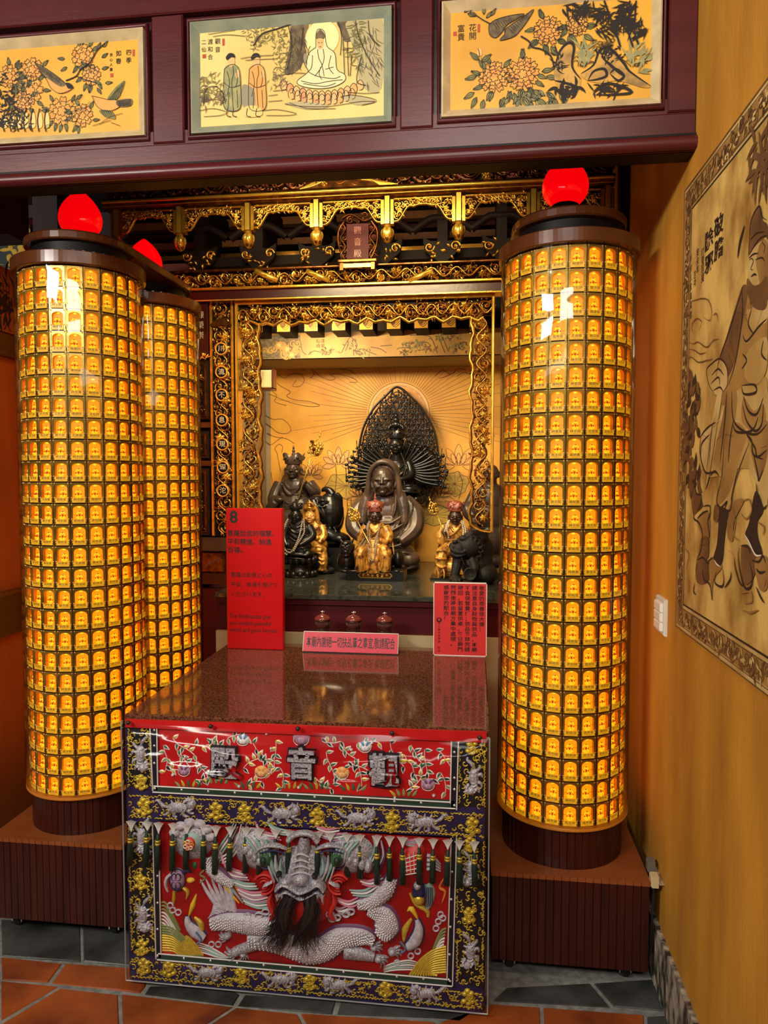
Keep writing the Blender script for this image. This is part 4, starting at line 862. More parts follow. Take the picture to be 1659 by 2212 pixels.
def cell_plate(c, name):
    b0, b1 = -oh + .0018, AV0 + .0015
    P = [(-.0192, b0), (.0192, b0), (.0192, b0 + .0075), (.0216, b0 + .0095), (.0180, b1 - .001), (.0150, b1), (-.0150, b1), (-.0180, b1 - .001), (-.0216, b0 + .0095), (-.0192, b0 + .0075)]
    c.prism(CF, P, 0.0004, 0.0026, 'cell_plate')
    c.text(CF, name, .0094, 'cell_ink', 0, b0 + .0098, .0030, res=2, sx=1.08)
    c.fbox(CF, -.009, .009, b0 + .0026, b0 + .0031, .0026, .0029, 'cell_ink')
NAMES = '黃裕喜 蘇子語 林又新 陳秀寶 王虹評 蕭清淇 賴婷婷 陳建璇 許芝瑀 林宗諭 徐向智 周明儒 楊明憲 顏若家 林宜良 劉祐佳 周秀香 裴文郁 王政憲 林惠美 曾淑庭 楊婕妤 陳明宏 馬玉祥 劉倚茗 陳婉琳 楊杏榮 尤貞雅 李如晴 林子翊'.split()
c = MB(); cell_frame(c); ME_CELL = c.mesh('niche_lamp')
def small_figure(c):
    q = MB(); cell_figure(q); add_tf(c, q, Matrix.Translation((0, 0, -.0035)) @ Matrix.Diagonal((.92, .9, .86, 1)))
c = MB(); small_figure(c); ME_FIG = c.mesh('figurine')
ME_PLATE = []
PLATE_MB = []
for nm in NAMES: c = MB(); cell_plate(c, nm); PLATE_MB.append(c); ME_PLATE.append(c.mesh('name_plate'))
FULL = MB(); cell_frame(FULL); small_figure(FULL); BACK = MB(); cell_frame(BACK, False)
def cell_matrix(col, row, ph):
    a = ph + col * 2 * PI / NC                             # turn about the pillar's axis; 0 faces -y
    return Matrix.Rotation(a, 4, 'Z') @ Matrix.Translation((0, -RP, PZ1 - CH * (row + 0.5)))
def rest_mesh(ph, n_front):
    """all niches beyond the hundred nearest ones of a pillar, in one mesh"""
    m_ = MB(); rr = random.Random(3)
    for col in range(NC):
        k = (col + NC // 2) % NC - NC // 2
        if k in FRONT: continue
        for row in range(NR):
            mt = cell_matrix(col, row, ph)
            if abs(k - 0.5) < 6.6: add_tf(m_, FULL, mt); add_tf(m_, rr.choice(PLATE_MB), mt)
            else: add_tf(m_, BACK, mt)
    return m_.mesh('niche_lamp')
FRONT = (-1, 0, 1, 2)
ME_REST = None
def ring_mesh(r0, r1, z0, z1, m_, bev=.0025):
    q = MB(); q.lathe([(r0, z0), (r1 - bev, z0), (r1, z0 + bev), (r1, z1 - bev), (r1 - bev, z1), (r0, z1)], (0, 0, 0), m_, 96, smooth=False); return q
def lamp_pillar(x, y, ph, label, rowlab):
    global ME_REST
    root = thing('lamp_pillar', label, 'lamp pillar', (x, y, 0), 'glowing lamp pillars')
    root.rotation_euler = (0, 0, ph)
    q = MB(); rb, n = 0.186, 52; P = []
    for k in range(n):
        for d, dr in ((0.0, -.0024), (.07, 0), (.93, 0), (1.0, -.0024)):
            a = 2 * PI * (k + d) / n; P.append(((rb + dr) * math.cos(a), (rb + dr) * math.sin(a)))
    q.prism(FLOOR, P, .325, .447, 'slat_wood'); q.build('base_drum', root)
    q = ring_mesh(0.02, 0.204, .447, .4575, 'rim_amber'); q.build('bottom_rim', root)
    q = MB(); q.lathe([(RP - .016, PZ0), (RP - .016, PZ1)], (0, 0, 0), 'plastic_dark', 46); q.build('core', root)
    for k in FRONT:
        for row in range(NR):
            o = bpy.data.objects.new('niche_lamp', ME_CELL); COL.objects.link(o); o.parent = root; o.matrix_local = cell_matrix(k, row, 0)
            f_ = bpy.data.objects.new('figurine', ME_FIG); COL.objects.link(f_); f_.parent = o; f_.location.x = R.uniform(-.0035, .0035); f_.rotation_euler.z = R.uniform(-.25, .25)
            p_ = bpy.data.objects.new('name_plate', ME_PLATE[R.randrange(len(ME_PLATE))]); COL.objects.link(p_); p_.parent = o
    if ME_REST is None: ME_REST = rest_mesh(0, 4)
    o = bpy.data.objects.new('outer_niche_lamps', ME_REST); COL.objects.link(o); o.parent = root; o['kind'] = 'stuff'
    q = MB(); n = 96; P = []
    q.lathe([(0.204, PZ0), (0.204, PZ1 + .002)], (0, 0, 0), 'acrylic', 96)
    q.build('clear_cover', root)
    q = ring_mesh(0.02, 0.212, PZ1 + .001, PZ1 + .042, 'cap_brown'); q.build('cap_ring', root)
    q = MB(); q.lathe([(0.150, PZ1 + .042), (0.150, 2.243)], (0, 0, 0), 'black', 48)
    for k in range(40):
        a = 2 * PI * k / 40; q.box(0.19 * math.cos(a) - .004, 0.19 * math.cos(a) + .004, 0.19 * math.sin(a) - .004, 0.19 * math.sin(a) + .004, PZ1 + .042, PZ1 + .047, 'chrome')
    q.build('cap_neck', root)
    return root
def phase(x, y): return -math.atan2(x, y) * 1.0
PX1, PX2, PY1, PY2 = 0.276, -1.335, 2.330, 2.835
lamp_pillar(PX1, PY1, phase(PX1, PY1) * 1.0 - .135, 'tall glowing pillar of small Buddha lamps beside the ochre right wall', 1)
lamp_pillar(PX2, PY1, phase(PX2, PY1) * 1.0 - .1, 'front left glowing pillar of small Buddha lamps, nearest the left wall', 2)
lamp_pillar(PX2, PY2, phase(PX2, PY2) * 1.0 - .05, 'glowing lamp pillar standing half hidden behind the front left pillar', 3)
# cap boards: one round-ended board over each pillar or pair
def cap_board(x, y0, y1, label):
    q = MB(); r = 0.172; z0, z1 = 2.243, 2.272
    P = [(x + r * math.cos(PI + PI * k / 20), y0 + r * math.sin(PI + PI * k / 20)) for k in range(21)] + [(x + r * math.cos(PI * k / 20), y1 + r * math.sin(PI * k / 20)) for k in range(21)]
    n = len(P); cx, cy = x, (y0 + y1) / 2
    def ins(p, e): yc = y0 if p[1] < y0 else (y1 if p[1] > y1 else p[1]); d = Vector((p[0] - x, p[1] - yc)).normalized() * e; return (p[0] - d.x, p[1] - d.y)
    vs = []
    for e, z in ((.004, z0), (0, z0 + .004), (0, z1 - .006), (.006, z1)): vs += [(*ins(p, e), z) for p in P]
    fs = [list(range(n))[::-1], list(range(3 * n, 4 * n))] + [(k * n + i, k * n + (i + 1) % n, (k + 1) * n + (i + 1) % n, (k + 1) * n + i) for k in range(3) for i in range(n)]
    q.add(vs, fs, 'cap_brown'); tag(q.build('cap_board'), label, 'board', 'pillar cap boards')
cap_board(PX1, PY1, PY1 + 0.12, 'round-ended brown cap board on top of the right lamp pillar')
cap_board(PX2, PY1, PY2, 'long brown cap board linking the tops of the two left lamp pillars')
def bud_lamp(x, y, label, dz=0.0):
    root = thing('bud_lamp', label, 'lamp', (x, y, 2.272 + dz), 'red bud lamps on the pillars')
    q = MB(); q.lathe([(0, -dz), (.046, -dz), (.046, .006), (.038, .010), (.038, .022), (.042, .028), (.036, .032), (0, .032)], (0, 0, 0), 'black', 32); q.build('lamp_base', root)
    q = MB(); pr = [(0, .026), (.030, .027), (.050, .040), (.064, .058), (.0695, .078), (.0685, .098), (.062, .118), (.050, .138), (.035, .156), (.020, .170), (.008, .179), (0, .183)]
    pr = [(max(0, p.x), p.y) for p in crom(pr, 3)]
    q.lathe(pr, (0, 0, 0), 'lamp_red', 40); q.build('lamp_shade', root)
bud_lamp(PX1 - 0.012, PY1 - .01, 'red bud-shaped lamp on top of the right pillar', .024)
bud_lamp(PX2 + 0.005, PY1, 'red bud-shaped lamp on top of the front left pillar')
bud_lamp(PX2 - 0.01, PY2, 'red bud-shaped lamp on the back left pillar, half hidden by the cap board')

# ------------------------------------------------------------------- pedestals on casters
def pedestal(x0, x1, y0, y1, label):
    root = thing('pedestal', label, 'pedestal', ((x0 + x1) / 2, (y0 + y1) / 2, 0), 'fluted wooden pedestals under the pillars')
    q = MB(); z0, z1 = .055, .312; n = round((x1 - x0) / .0225); P = []
    for k in range(n):
        for d, dy in ((0, .0024), (.07, 0), (.93, 0), (1, .0024)): P.append((lerp(x0, x1, (k + d) / n), y0 + dy))
    P += [(x1, y1), (x0, y1)]
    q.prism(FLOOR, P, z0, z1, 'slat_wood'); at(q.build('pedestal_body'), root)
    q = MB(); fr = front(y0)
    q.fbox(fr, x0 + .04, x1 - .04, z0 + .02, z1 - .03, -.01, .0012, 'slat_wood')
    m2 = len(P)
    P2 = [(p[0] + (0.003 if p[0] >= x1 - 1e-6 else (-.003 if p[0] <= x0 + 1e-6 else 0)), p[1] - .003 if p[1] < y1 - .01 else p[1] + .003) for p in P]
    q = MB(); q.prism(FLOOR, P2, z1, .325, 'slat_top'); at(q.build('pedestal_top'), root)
    q = MB(); q.fbox(fr, x0 + .035, x1 - .035, z0 + .018, z0 + .0195, 0, .0008, 'black')
    for cx in (x0 + .055, x1 - .055):
        for cy in (y0 + .06, y1 - .06):
            q = MB(); q.box(cx - .022, cx + .022, cy - .025, cy + .025, .050, .055, 'chrome')
            q.box(cx - .018, cx - .014, cy - .018, cy + .018, .018, .052, 'chrome'); q.box(cx + .014, cx + .018, cy - .018, cy + .018, .018, .052, 'chrome')
            ax = (Vector((0, 1, 0)), Vector((0, 0, 1)), Vector((1, 0, 0)))
            q.lathe([(0, -.012), (.020, -.012), (.0238, -.008), (.0238, .008), (.020, .012), (0, .012)], (cx, cy, .024), 'rubber', 20, ax=ax); at(q.build('caster'), root)
    return root
pedestal(0.052, 0.503, 2.108, 2.62, 'fluted wooden pedestal on casters under the right lamp pillar')
pedestal(-1.560, -1.109, 2.108, 3.10, 'fluted wooden pedestal on casters under the two left lamp pillars')
# =================================================================== offering table, cloth, signs and cups
TX0, TX1, TY0, TY1, TZ = -1.012, 0.038, 1.957, 2.87, 0.805
root = thing('offering_table', 'long offering table with a polished brown granite top behind the embroidered cloth', 'table', ((TX0 + TX1) / 2, TY0 + .4, 0))
q = MB(); q.box(TX0 + .03, TX1 - .03, TY0 + .02, TY1, 0, .778, 'altar_wood'); at(q.build('table_body'), root)
q = MB(); fr = Frame((0, 0, 0), (1, 0, 0), (0, 1, 0), (0, 0, 1)); q.bevbox(fr, TX0, TX1, TY0, TY1, .778, TZ, .003, 'granite_brown'); at(q.build('table_top'), root)
q = MB(); q.box(TX1 - .028, TX1 - .006, TY0 + .012, TY0 + .05, 0, .778, 'altar_wood'); at(q.build('side_post'), root)

CFR = front(1.9425)                              # face of the cloth
tc = tracer(CFR, 260, 1530, 1659 / 820.0)
UC = 820.0 / 1659 / F * 1.95                     # one enlarged pixel in metres on the cloth
root = thing('altar_cloth', 'red embroidered altar cloth with a silver dragon face hanging before the table', 'altar cloth', (-.49, 1.94, 0))
X0, X1 = tc((32, 700))[0][0], tc((1590, 700))[0][0]
def quad(q, m_, a, b, c_, d, c0, c1): q.prism(CFR, tc(a, b, c_, d)[::-1], c0, c1, m_)
q = MB()
zb, zt = tc((800, 1245))[0][1], TZ - .002
q.fbox(CFR, X0, X1, zb, .779, -.008, 0.0, 'satin_purple'); at(q.build('backing_cloth'), root)
S = lambda q, w_, h_, m_, *pts, taper='none', c=0.0, cl=False: q.stroke(CFR, tc(*pts), w_ * UC, h_, m_, c, taper=taper, closed=cl)
def rib(q, w_, h_, m_, pts, taper='none', c=0.0, cl=False): q.stroke(CFR, tc(*pts), w_ * UC if not isinstance(w_, list) else [k * UC for k in w_], h_, m_, c + .0013, taper=taper, closed=cl)
def pad(q, m_, h_, *pts, c=0.0, n=4, rings=3): q.dome(CFR, crom(tc(*pts), n, True), h_, m_, c + .0013, rings)
def circ(x, y, rx, ry=None, n=12, a0=0): ry = ry or rx; return [(x + rx * math.cos(a0 + 2 * PI * k / n), y + ry * math.sin(a0 + 2 * PI * k / n)) for k in range(n)]
def pearl(q, x, y, r=9, m_='sequin'): p = tc((x, y))[0]; q.dome(CFR, [(p[0] + r * UC * math.cos(k * PI / 5), p[1] + r * UC * math.sin(k * PI / 5)) for k in range(10)], .006, m_, 0.002, 2)

# --- upper red valance with the three characters
q = MB()
quad(q, 'satin_red', (30, 45), (1600, 100), (1600, 145), (30, 78), 0, .010)
quad(q, 'satin_red', (165, 80), (1450, 130), (1442, 408), (165, 340), 0, .0012)
at(q.build('red_valance'), root)
q = MB()
quad(q, 'satin_black', (134, 75), (166, 76), (166, 355), (140, 354), 0, .006); quad(q, 'satin_black', (1450, 135), (1478, 136), (1474, 440), (1446, 438), 0, .006)
quad(q, 'satin_green', (150, 336), (1460, 400), (1462, 432), (150, 362), 0, .006)
for l in ([(134, 75), (146, 356)], [(164, 76), (168, 340)], [(1448, 135), (1442, 410)], [(1478, 138), (1470, 440)], [(150, 336), (1442, 406)], [(146, 362), (1465, 434)]): rib(q, 6, .003, 'thread_white', l, c=.005)
for k in range(11): x = 155 + k * 116; pearl(q, x, 346 + k * 6.2)
for y in (92, 160, 236, 346): pearl(q, 152, y)
for y in (188, 300, 350, 420): pearl(q, 1460, y)
at(q.build('valance_border'), root)
def sprig(q, x, y, a, n, ln=30, wd=13):
    """stem with green and white leaves"""
    px_, py_ = x, y; pts = [(x, y)]
    for k in range(n):
        a += R.uniform(-.5, .5); px_ += 30 * math.cos(a); py_ -= 30 * math.sin(a); pts.append((px_, py_))
    rib(q, 3.5, .002, 'thread_white', pts)
    for k, (x_, y_) in enumerate(pts):
        for s_ in ((-1,), (1,), (-1, 1))[(k * 2 + n) % 3]:
            b_ = a + s_ * R.uniform(.7, 1.5); p = tc((x_, y_))[0]
            leaf(q, CFR, p[0], p[1], b_, (ln + 6) * UC, (wd + 6) * UC, .0022, 'thread_white', .2, .0014)
            leaf(q, CFR, p[0], p[1], b_, ln * UC, wd * UC, .0035, R.choice(['thread_green', 'thread_green', 'satin_black', 'thread_gold', 'thread_lime']), .2, .0018)
def blossom(q, x, y, r, m1, m2):
    for k in range(5):
        a = -2.6 + k * .55; p = tc((x + r * .35 * math.cos(a), y + r * .2 + r * .3 * math.sin(a)))[0]
        q.dome(CFR, [(p[0] + r * .42 * UC * math.cos(j * PI / 5), p[1] + r * .42 * UC * math.sin(j * PI / 5)) for j in range(10)], .005, m1 if k % 2 else m2, .002)
    p = tc((x, y + r * .3))[0]; q.dome(CFR, [(p[0] + r * .55 * UC * math.cos(j * PI / 6), p[1] + r * .4 * UC * math.sin(j * PI / 6)) for j in range(12)], .008, m2, .002)
    rib(q, 3, .002, 'thread_white', circ(x, y + r * .25, r * .62, r * .5, 10), c=.002, cl=True)
    for k in range(3): rib(q, 7, .003, m1, [(x - 14 + k * 14, y + r * .5), (x - 16 + k * 16, y + r * .1)], taper='both', c=.008)
q = MB()
for x, y, a, n in ((230, 130, -.8, 4), (260, 180, -1.2, 3), (330, 160, -.4, 4), (340, 230, -1, 3), (190, 160, -1, 4), (200, 250, 0, 3), (330, 310, .2, 3), (470, 130, 0, 3), (580, 150, -1, 4), (620, 200, -1.4, 3), (680, 140, -1.2, 4), (880, 130, -.6, 3), (900, 190, -1.4, 4), (960, 160, -.6, 3), (1000, 230, -.3, 3),
                   (1040, 150, .3, 3), (1180, 150, -1, 4), (1240, 200, -.8, 3), (1270, 160, -.9, 3), (1330, 180, -1.2, 4), (1380, 180, -1, 4), (1280, 290, 0, 3), (1400, 280, -1.2, 3), (540, 260, .6, 3), (560, 330, .2, 2), (930, 330, .6, 3), (1250, 360, .4, 3), (430, 310, 1.2, 2), (700, 260, -1, 3), (850, 300, -.6, 3), (1040, 250, -1.3, 3), (380, 130, 0, 3)): sprig(q, x, y, a, n)
for x, y in ((285, 210), (640, 110), (660, 175), (880, 320), (1010, 180), (1290, 240), (1100, 150), (230, 290), (780, 345), (520, 340), (1200, 390), (1370, 380)): pearl(q, x, y, 8)
for x, y, s_ in ((300, 345, 1), (420, 330, 1), (560, 350, 1), (740, 352, 1), (860, 355, 1), (1020, 360, 1), (1240, 385, 1)):
    for k in range(5): p = tc((x + (k - 2) * 18, y))[0]; leaf(q, CFR, p[0], p[1], PI / 2 + (2 - k) * .35, 40 * UC, 14 * UC, .003, R.choice(['thread_green', 'thread_lime', 'thread_gold']), .1, .002)
blossom(q, 537, 130, 42, 'thread_blue', 'thread_white'); blossom(q, 1070, 160, 42, 'thread_blue', 'thread_white'); blossom(q, 792, 122, 54, 'thread_pink', 'thread_mauve')
blossom(q, 618, 270, 44, 'thread_orange', 'petal_peach'); blossom(q, 970, 275, 44, 'thread_orange', 'petal_peach'); blossom(q, 280, 265, 40, 'thread_violet', 'thread_mauve'); blossom(q, 1345, 325, 44, 'thread_violet', 'thread_mauve')
at(q.build('flower_embroidery'), root)
for ch, x, y in (('殿', 462, 240), ('音', 797, 245), ('觀', 1155, 272)):
    q = MB(); p = tc((x, y))[0]
    q.text(CFR, ch, 158 * UC, 'satin_black', p[0], p[1], .0042, h=.008, bold=.052, sx=.92)
    q.text(CFR, ch, 150 * UC, 'silver', p[0], p[1] + .001, .0125, h=.006, bold=.022, sx=.92)
    o = at(q.build('silver_character'), root)

# --- purple bands with gold scrolls, gold knots and silver beasts
def beast(q, x, y, s_, flip=1, rot=0.0):
    """small padded silver animal"""
    def tr(*pts):
        ca, sa = math.cos(rot), math.sin(rot)
        return [(x + (px_ * flip * ca - py_ * sa) * s_, y + (px_ * flip * sa + py_ * ca) * s_) for px_, py_ in pts]
    pad(q, 'silver', .009, *tr((-40, -8), (-10, -22), (25, -18), (45, -2), (36, 18), (0, 22), (-34, 16)), c=.001)
    pad(q, 'silver', .012, *tr((36, -12), (52, -34), (72, -32), (80, -14), (70, 4), (50, 6)), c=.002)
    rib(q, [6, 18, 14, 6], .007, 'silver', tr((-36, 0), (-60, -10), (-80, -30), (-92, -26)))
    for l in ([(-26, 10), (-44, 28), (-58, 30)], [(-8, 16), (-14, 34), (0, 40)], [(20, 14), (30, 34), (46, 36)], [(36, 6), (56, 22), (70, 24)]): rib(q, [16, 14, 8], .006, 'silver', tr(*l))
    for k in range(7): a_ = -2.4 + k * .62; pad(q, 'silver_soft', .009, *tr(*circ(54 + 20 * math.cos(a_) - 6, -12 + 22 * math.sin(a_), 8, 8, 7)), c=.003, n=1)
    for l in ([(52, -30), (44, -46)], [(66, -32), (68, -48)], [(-20, -18), (-26, -32)], [(5, -20), (2, -36)]): rib(q, [10, 4], .005, 'silver_soft', tr(*l))
    for k in range(5): rib(q, [4, 9, 3], .004, 'silver_soft', tr((-34 + k * 16, 14), (-24 + k * 16, 0), (-28 + k * 16, -14)), c=.006)
    p = tr((68, -20))[0]; pearl(q, p[0], p[1], 3.5, 'satin_black')
def knot(q, x, y, s_=1.0):
    s_ *= .82
    for dx, dy in ((-16, -18), (14, -20), (0, 0), (-20, 16), (18, 18), (0, 26), (-4, -32)):
        pad(q, 'thread_gold', .007, *circ(x + dx * s_, y + dy * s_, 15 * s_, 12 * s_, 8), c=.001, n=1)
    for k in range(4): rib(q, 5, .005, 'thread_gold', circ(x + R.uniform(-14, 14) * s_, y + R.uniform(-16, 16) * s_, 12 * s_, 12 * s_, 7), c=.004, cl=True)
def scrolls(q, pts, n, w_, m_='thread_gold'):
    """loose gold cord curls scattered in the band between two edge lines"""
    for k in range(n):
        f = (k + R.random()) / n; a = Vector(pts[0]).lerp(Vector(pts[1]), f); b = Vector(pts[2]).lerp(Vector(pts[3]), f); g = R.random(); x, y = a.lerp(b, g)
        r = R.uniform(7, 15); a0 = R.uniform(0, 6.3); sg = R.choice([-1, 1])
        rib(q, w_, .0025, m_, [(x + r * (1 - .13 * j) * math.cos(a0 + sg * j * .85), y + r * (1 - .13 * j) * math.sin(a0 + sg * j * .85)) for j in range(6)] , c=.0005)
    for e in (0, 2):
        L_ = (Vector(pts[e + 1]) - Vector(pts[e])).length; m2 = max(4, int(L_ / 16)); sgn = 1 if e == 0 else -1
        for k in range(m2):
            a = Vector(pts[e]).lerp(Vector(pts[e + 1]), k / m2); b = Vector(pts[e]).lerp(Vector(pts[e + 1]), (k + 1) / m2)
            inn = (Vector(pts[2 - e]) - Vector(pts[e])).normalized() * R.uniform(3, 9)
            if R.random() < .8: rib(q, w_, .0025, m_, [tuple(a), tuple((a + b) / 2 + inn), tuple(b)], c=.0005)
band = MB()
quad(band, 'satin_purple', (34, 352), (1595, 440), (1590, 575), (34, 486), 0, .0012)
fr_b = [(40, 366), (1588, 452), (40, 478), (1585, 560)]
scrolls(band, [(40, 376), (1588, 462), (40, 474), (1585, 560)], 240, 5)
for x, fl_ in ((250, 1), (705, 1), (1035, 1), (1335, -1)): beast(band, x, 440 + (x - 250) * .058 - 8, 1.05, fl_)
for x in (105, 420, 545, 862, 1188, 1540): knot(band, x, 432 + (x - 100) * .058, 1.25)
at(band.build('upper_band'), root)
low = MB()
quad(low, 'satin_purple', (48, 1075), (1590, 1235), (1586, 1330), (45, 1190), 0, .0012)
scrolls(low, [(50, 1092), (1580, 1245), (50, 1172), (1580, 1312)], 240, 5)
for x, fl_ in ((380, 1), (700, 1), (960, -1), (1340, -1)): beast(low, x, 1140 + (x - 250) * .094, .95, fl_)
for x in (105, 215, 530, 830, 1160, 1520): knot(low, x, 1128 + (x - 100) * .094, 1.15)
at(low.build('lower_band'), root)
for side, quads, ctr in (('l', [(35, 88), (130, 84), (140, 340), (35, 340), (35, 490), (150, 520), (165, 1085), (50, 1070)], [(90, 200, 1), (95, 560, 1), (100, 900, 1)]), ('r', [(1480, 150), (1595, 150), (1595, 430), (1478, 430), (1470, 570), (1592, 580), (1585, 1225), (1468, 1190)], [(1545, 300, 1), (1530, 700, 1), (1530, 1060, 1)])):
    sb = MB(); a = quads
    quad(sb, 'satin_black', *a[:4], 0, .0012); quad(sb, 'satin_black', *a[4:], 0, .0012)
    for e, n in ((a[:4], 46), (a[4:], 130)): scrolls(sb, [e[0], e[3], e[1], e[2]], n, 5)
    for x, y, s_ in ctr: beast(sb, x, y, .95, 1 if side == 'l' else -1, PI / 2 * (1 if side == 'l' else -1))
    for x, y in ([(95, 325), (92, 760), (95, 1045)] if side == 'l' else [(1538, 170), (1530, 595), (1525, 905)]): knot(sb, x, y, 1.1)
    at(sb.build('side_band'), root)

# --- lower red field
q = MB(); quad(q, 'satin_deep', (170, 490), (1445, 560), (1430, 1180), (178, 1075), 0, .0012); at(q.build('red_field'), root)
q = MB()
quad(q, 'satin_black', (145, 500), (172, 502), (182, 1085), (162, 1085), 0, .006); quad(q, 'satin_black', (1446, 560), (1470, 562), (1452, 1205), (1428, 1200), 0, .006)
quad(q, 'satin_green', (165, 1066), (1450, 1178), (1452, 1208), (165, 1092), 0, .006)
for l in ([(145, 500), (160, 1088)], [(172, 500), (182, 1068)], [(1446, 560), (1428, 1180)], [(1470, 560), (1452, 1205)], [(170, 1066), (1430, 1178)], [(165, 1092), (1450, 1208)]): rib(q, 6, .003, 'thread_white', l, c=.005)
for k in range(12): pearl(q, 165 + k * 116, 1077 + k * 9.9)
for y in (728, 845, 960, 1075): pearl(q, 166, y)
for y in (710, 830, 950, 1070, 1180): pearl(q, 1450 - (y - 700) * .03, y)
at(q.build('field_border'), root)
# waves in the two lower corners
q = MB()
for k in range(7): rib(q, 8, .003, 'thread_lime' if k < 3 else 'thread_white', [(178, 848 + k * 14), (200, 850 + k * 16), (232, 905 + k * 14), (262 - k * 3, 968 + k * 5)])
for k in range(11): rib(q, 11, .004, 'thread_gold' if k > 3 else 'thread_lime', [(180, 945 + k * 11), (230, 958 + k * 10), (290 - k * 4, 1010 + k * 6), (352 - k * 9, 1080)])
pad(q, 'thread_gold', .006, (275, 1000), (300, 995), (350, 1050), (360, 1085), (270, 1075), (235, 1040))
for k in range(5): rib(q, 8, .003, 'thread_red', [(182, 1030 + k * 10), (220, 1040 + k * 8), (240 - k * 6, 1072)])
for k in range(5): rib(q, 7, .003, 'thread_aqua' if k % 2 else 'thread_white', [(335 + k * 4, 1022 + k * 10), (380, 1035 + k * 9), (430, 1062 + k * 6), (480, 1090)], taper='both')
at(q.build('wave_embroidery'), root); q = MB()
for k in range(6): rib(q, 9, .003, 'thread_lime' if k < 3 else 'thread_white', [(1425 - k * 2, 960 + k * 14), (1400 - k * 2, 975 + k * 14), (1372, 1040 + k * 8), (1362, 1080)])
for k in range(11): rib(q, 11, .004, 'thread_gold', [(1424, 1040 + k * 11), (1370, 1055 + k * 10), (1310 + k * 5, 1100 + k * 6), (1265 + k * 12, 1165)])
for k in range(5): rib(q, 7, .003, 'thread_aqua' if k % 2 else 'thread_white', [(1150, 1128 + k * 6), (1200, 1110 + k * 8), (1260, 1100 + k * 10), (1300, 1110 + k * 8)], taper='both')
for x, y in ((230, 880), (255, 890), (220, 860), (1400, 900), (1390, 930), (1410, 915), (1380, 960), (1210, 1110), (1270, 1080), (1300, 1060), (400, 1030), (430, 1030)): rib(q, 7, .004, 'silver_soft', circ(x, y, 12, 12, 7), cl=True)
at(q.build('wave_embroidery'), root)

# --- the dragon: body coils, claws, mane, face
body = MB()
def coil(pts, w_, h_=.022, edge='thread_violet'):
    rib(body, [k + 16 for k in w_] if isinstance(w_, list) else w_ + 16, h_ * .5, edge, pts)
    rib(body, w_, h_, 'silver_soft', pts, c=.001)
    P = crom(tc(*pts), 9); n = len(P); ws = w_ if isinstance(w_, list) else [w_, w_]
    for i in range(1, n - 1):                                # raised scales in rows
        t_ = (P[i + 1] - P[i - 1]).normalized(); nn = Vector((-t_.y, t_.x)); f = i / (n - 1); g = f * (len(ws) - 1); k = min(int(g), len(ws) - 2); wi = lerp(ws[k], ws[k + 1], g - k) * UC
        m2 = max(2, int(wi / (13 * UC)))
        for j in range(m2):
            u_ = ((j + (.5 if i % 2 else 0.15)) / m2 * 2 - 1) * .88
            if abs(u_) > .93: continue
            cc = P[i] + nn * (u_ * wi * .5); hh = h_ * math.sqrt(max(0, 1 - u_ * u_)) * .92
            r_ = 5.6 * UC; body.dome(CFR, [(cc.x + r_ * math.cos(q_ * PI / 3), cc.y + r_ * math.sin(q_ * PI / 3)) for q_ in range(6)], .0035, 'sequin', hh, 2)
coil([(560, 1010), (700, 1020), (820, 1055), (900, 1040), (960, 1000), (1060, 990), (1110, 1010)], [60, 110, 130, 120, 110, 80, 40])
coil([(400, 935), (470, 925), (560, 935), (640, 945), (700, 930)], [60, 90, 110, 100, 70])
coil([(1085, 870), (1150, 900), (1165, 950), (1140, 990)], [50, 100, 120, 70])
coil([(1040, 850), (1100, 840), (1160, 790), (1190, 730)], [40, 70, 80, 50])
coil([(390, 640), (400, 690), (440, 730), (500, 765)], [30, 60, 60, 30])
for pts, w_ in (([(640, 1010), (560, 1040), (500, 1060)], [60, 50, 40]), ([(980, 1060), (1050, 1070), (1110, 1085)], [70, 60, 40]), ([(880, 1080), (960, 1010)], [50, 50])):
    rib(body, w_, .018, 'silver', pts)
def claw(x, y, a, s_=1.0):
    for k in range(4):
        b_ = a + (k - 1.5) * .5; rib(body, [16 * s_, 12 * s_, 3 * s_], .012, 'silver', [(x, y), (x + 26 * s_ * math.cos(b_), y + 26 * s_ * math.sin(b_)), (x + 48 * s_ * math.cos(b_ + .35), y + 48 * s_ * math.sin(b_ + .35))])
    pad(body, 'silver', .016, *circ(x, y, 24 * s_, 20 * s_, 10))
claw(505, 1062, 2.6); claw(540, 1070, 1.2, .7); claw(1130, 1090, .3, .9); claw(1190, 1060, -.2, .9); claw(1110, 1040, -.3, .8); claw(470, 990, 2.7, .8)
at(body.build('dragon_body'), root)
q = MB()
for k in range(6): rib(q, [26, 18, 3], .006, 'silver_soft', [(430 + k * 14, 870 + k * 3), (380 + k * 20, 800 - k * 4), (350 + k * 24, 745 - k * 3)])          # white flame locks
for k in range(5): rib(q, [10, 16, 3], .006, 'silver_soft', [(470 - k * 4, 880 + k * 8), (420, 850 + k * 10), (400 - k * 4, 900 + k * 4)])
for k in range(4): rib(q, [20, 14, 4], .006, ['thread_yellow', 'thread_aqua', 'thread_yellow', 'thread_white'][k], [(450 + k * 22, 745), (470 + k * 22, 790), (520 + k * 18, 850)])
right_ = False
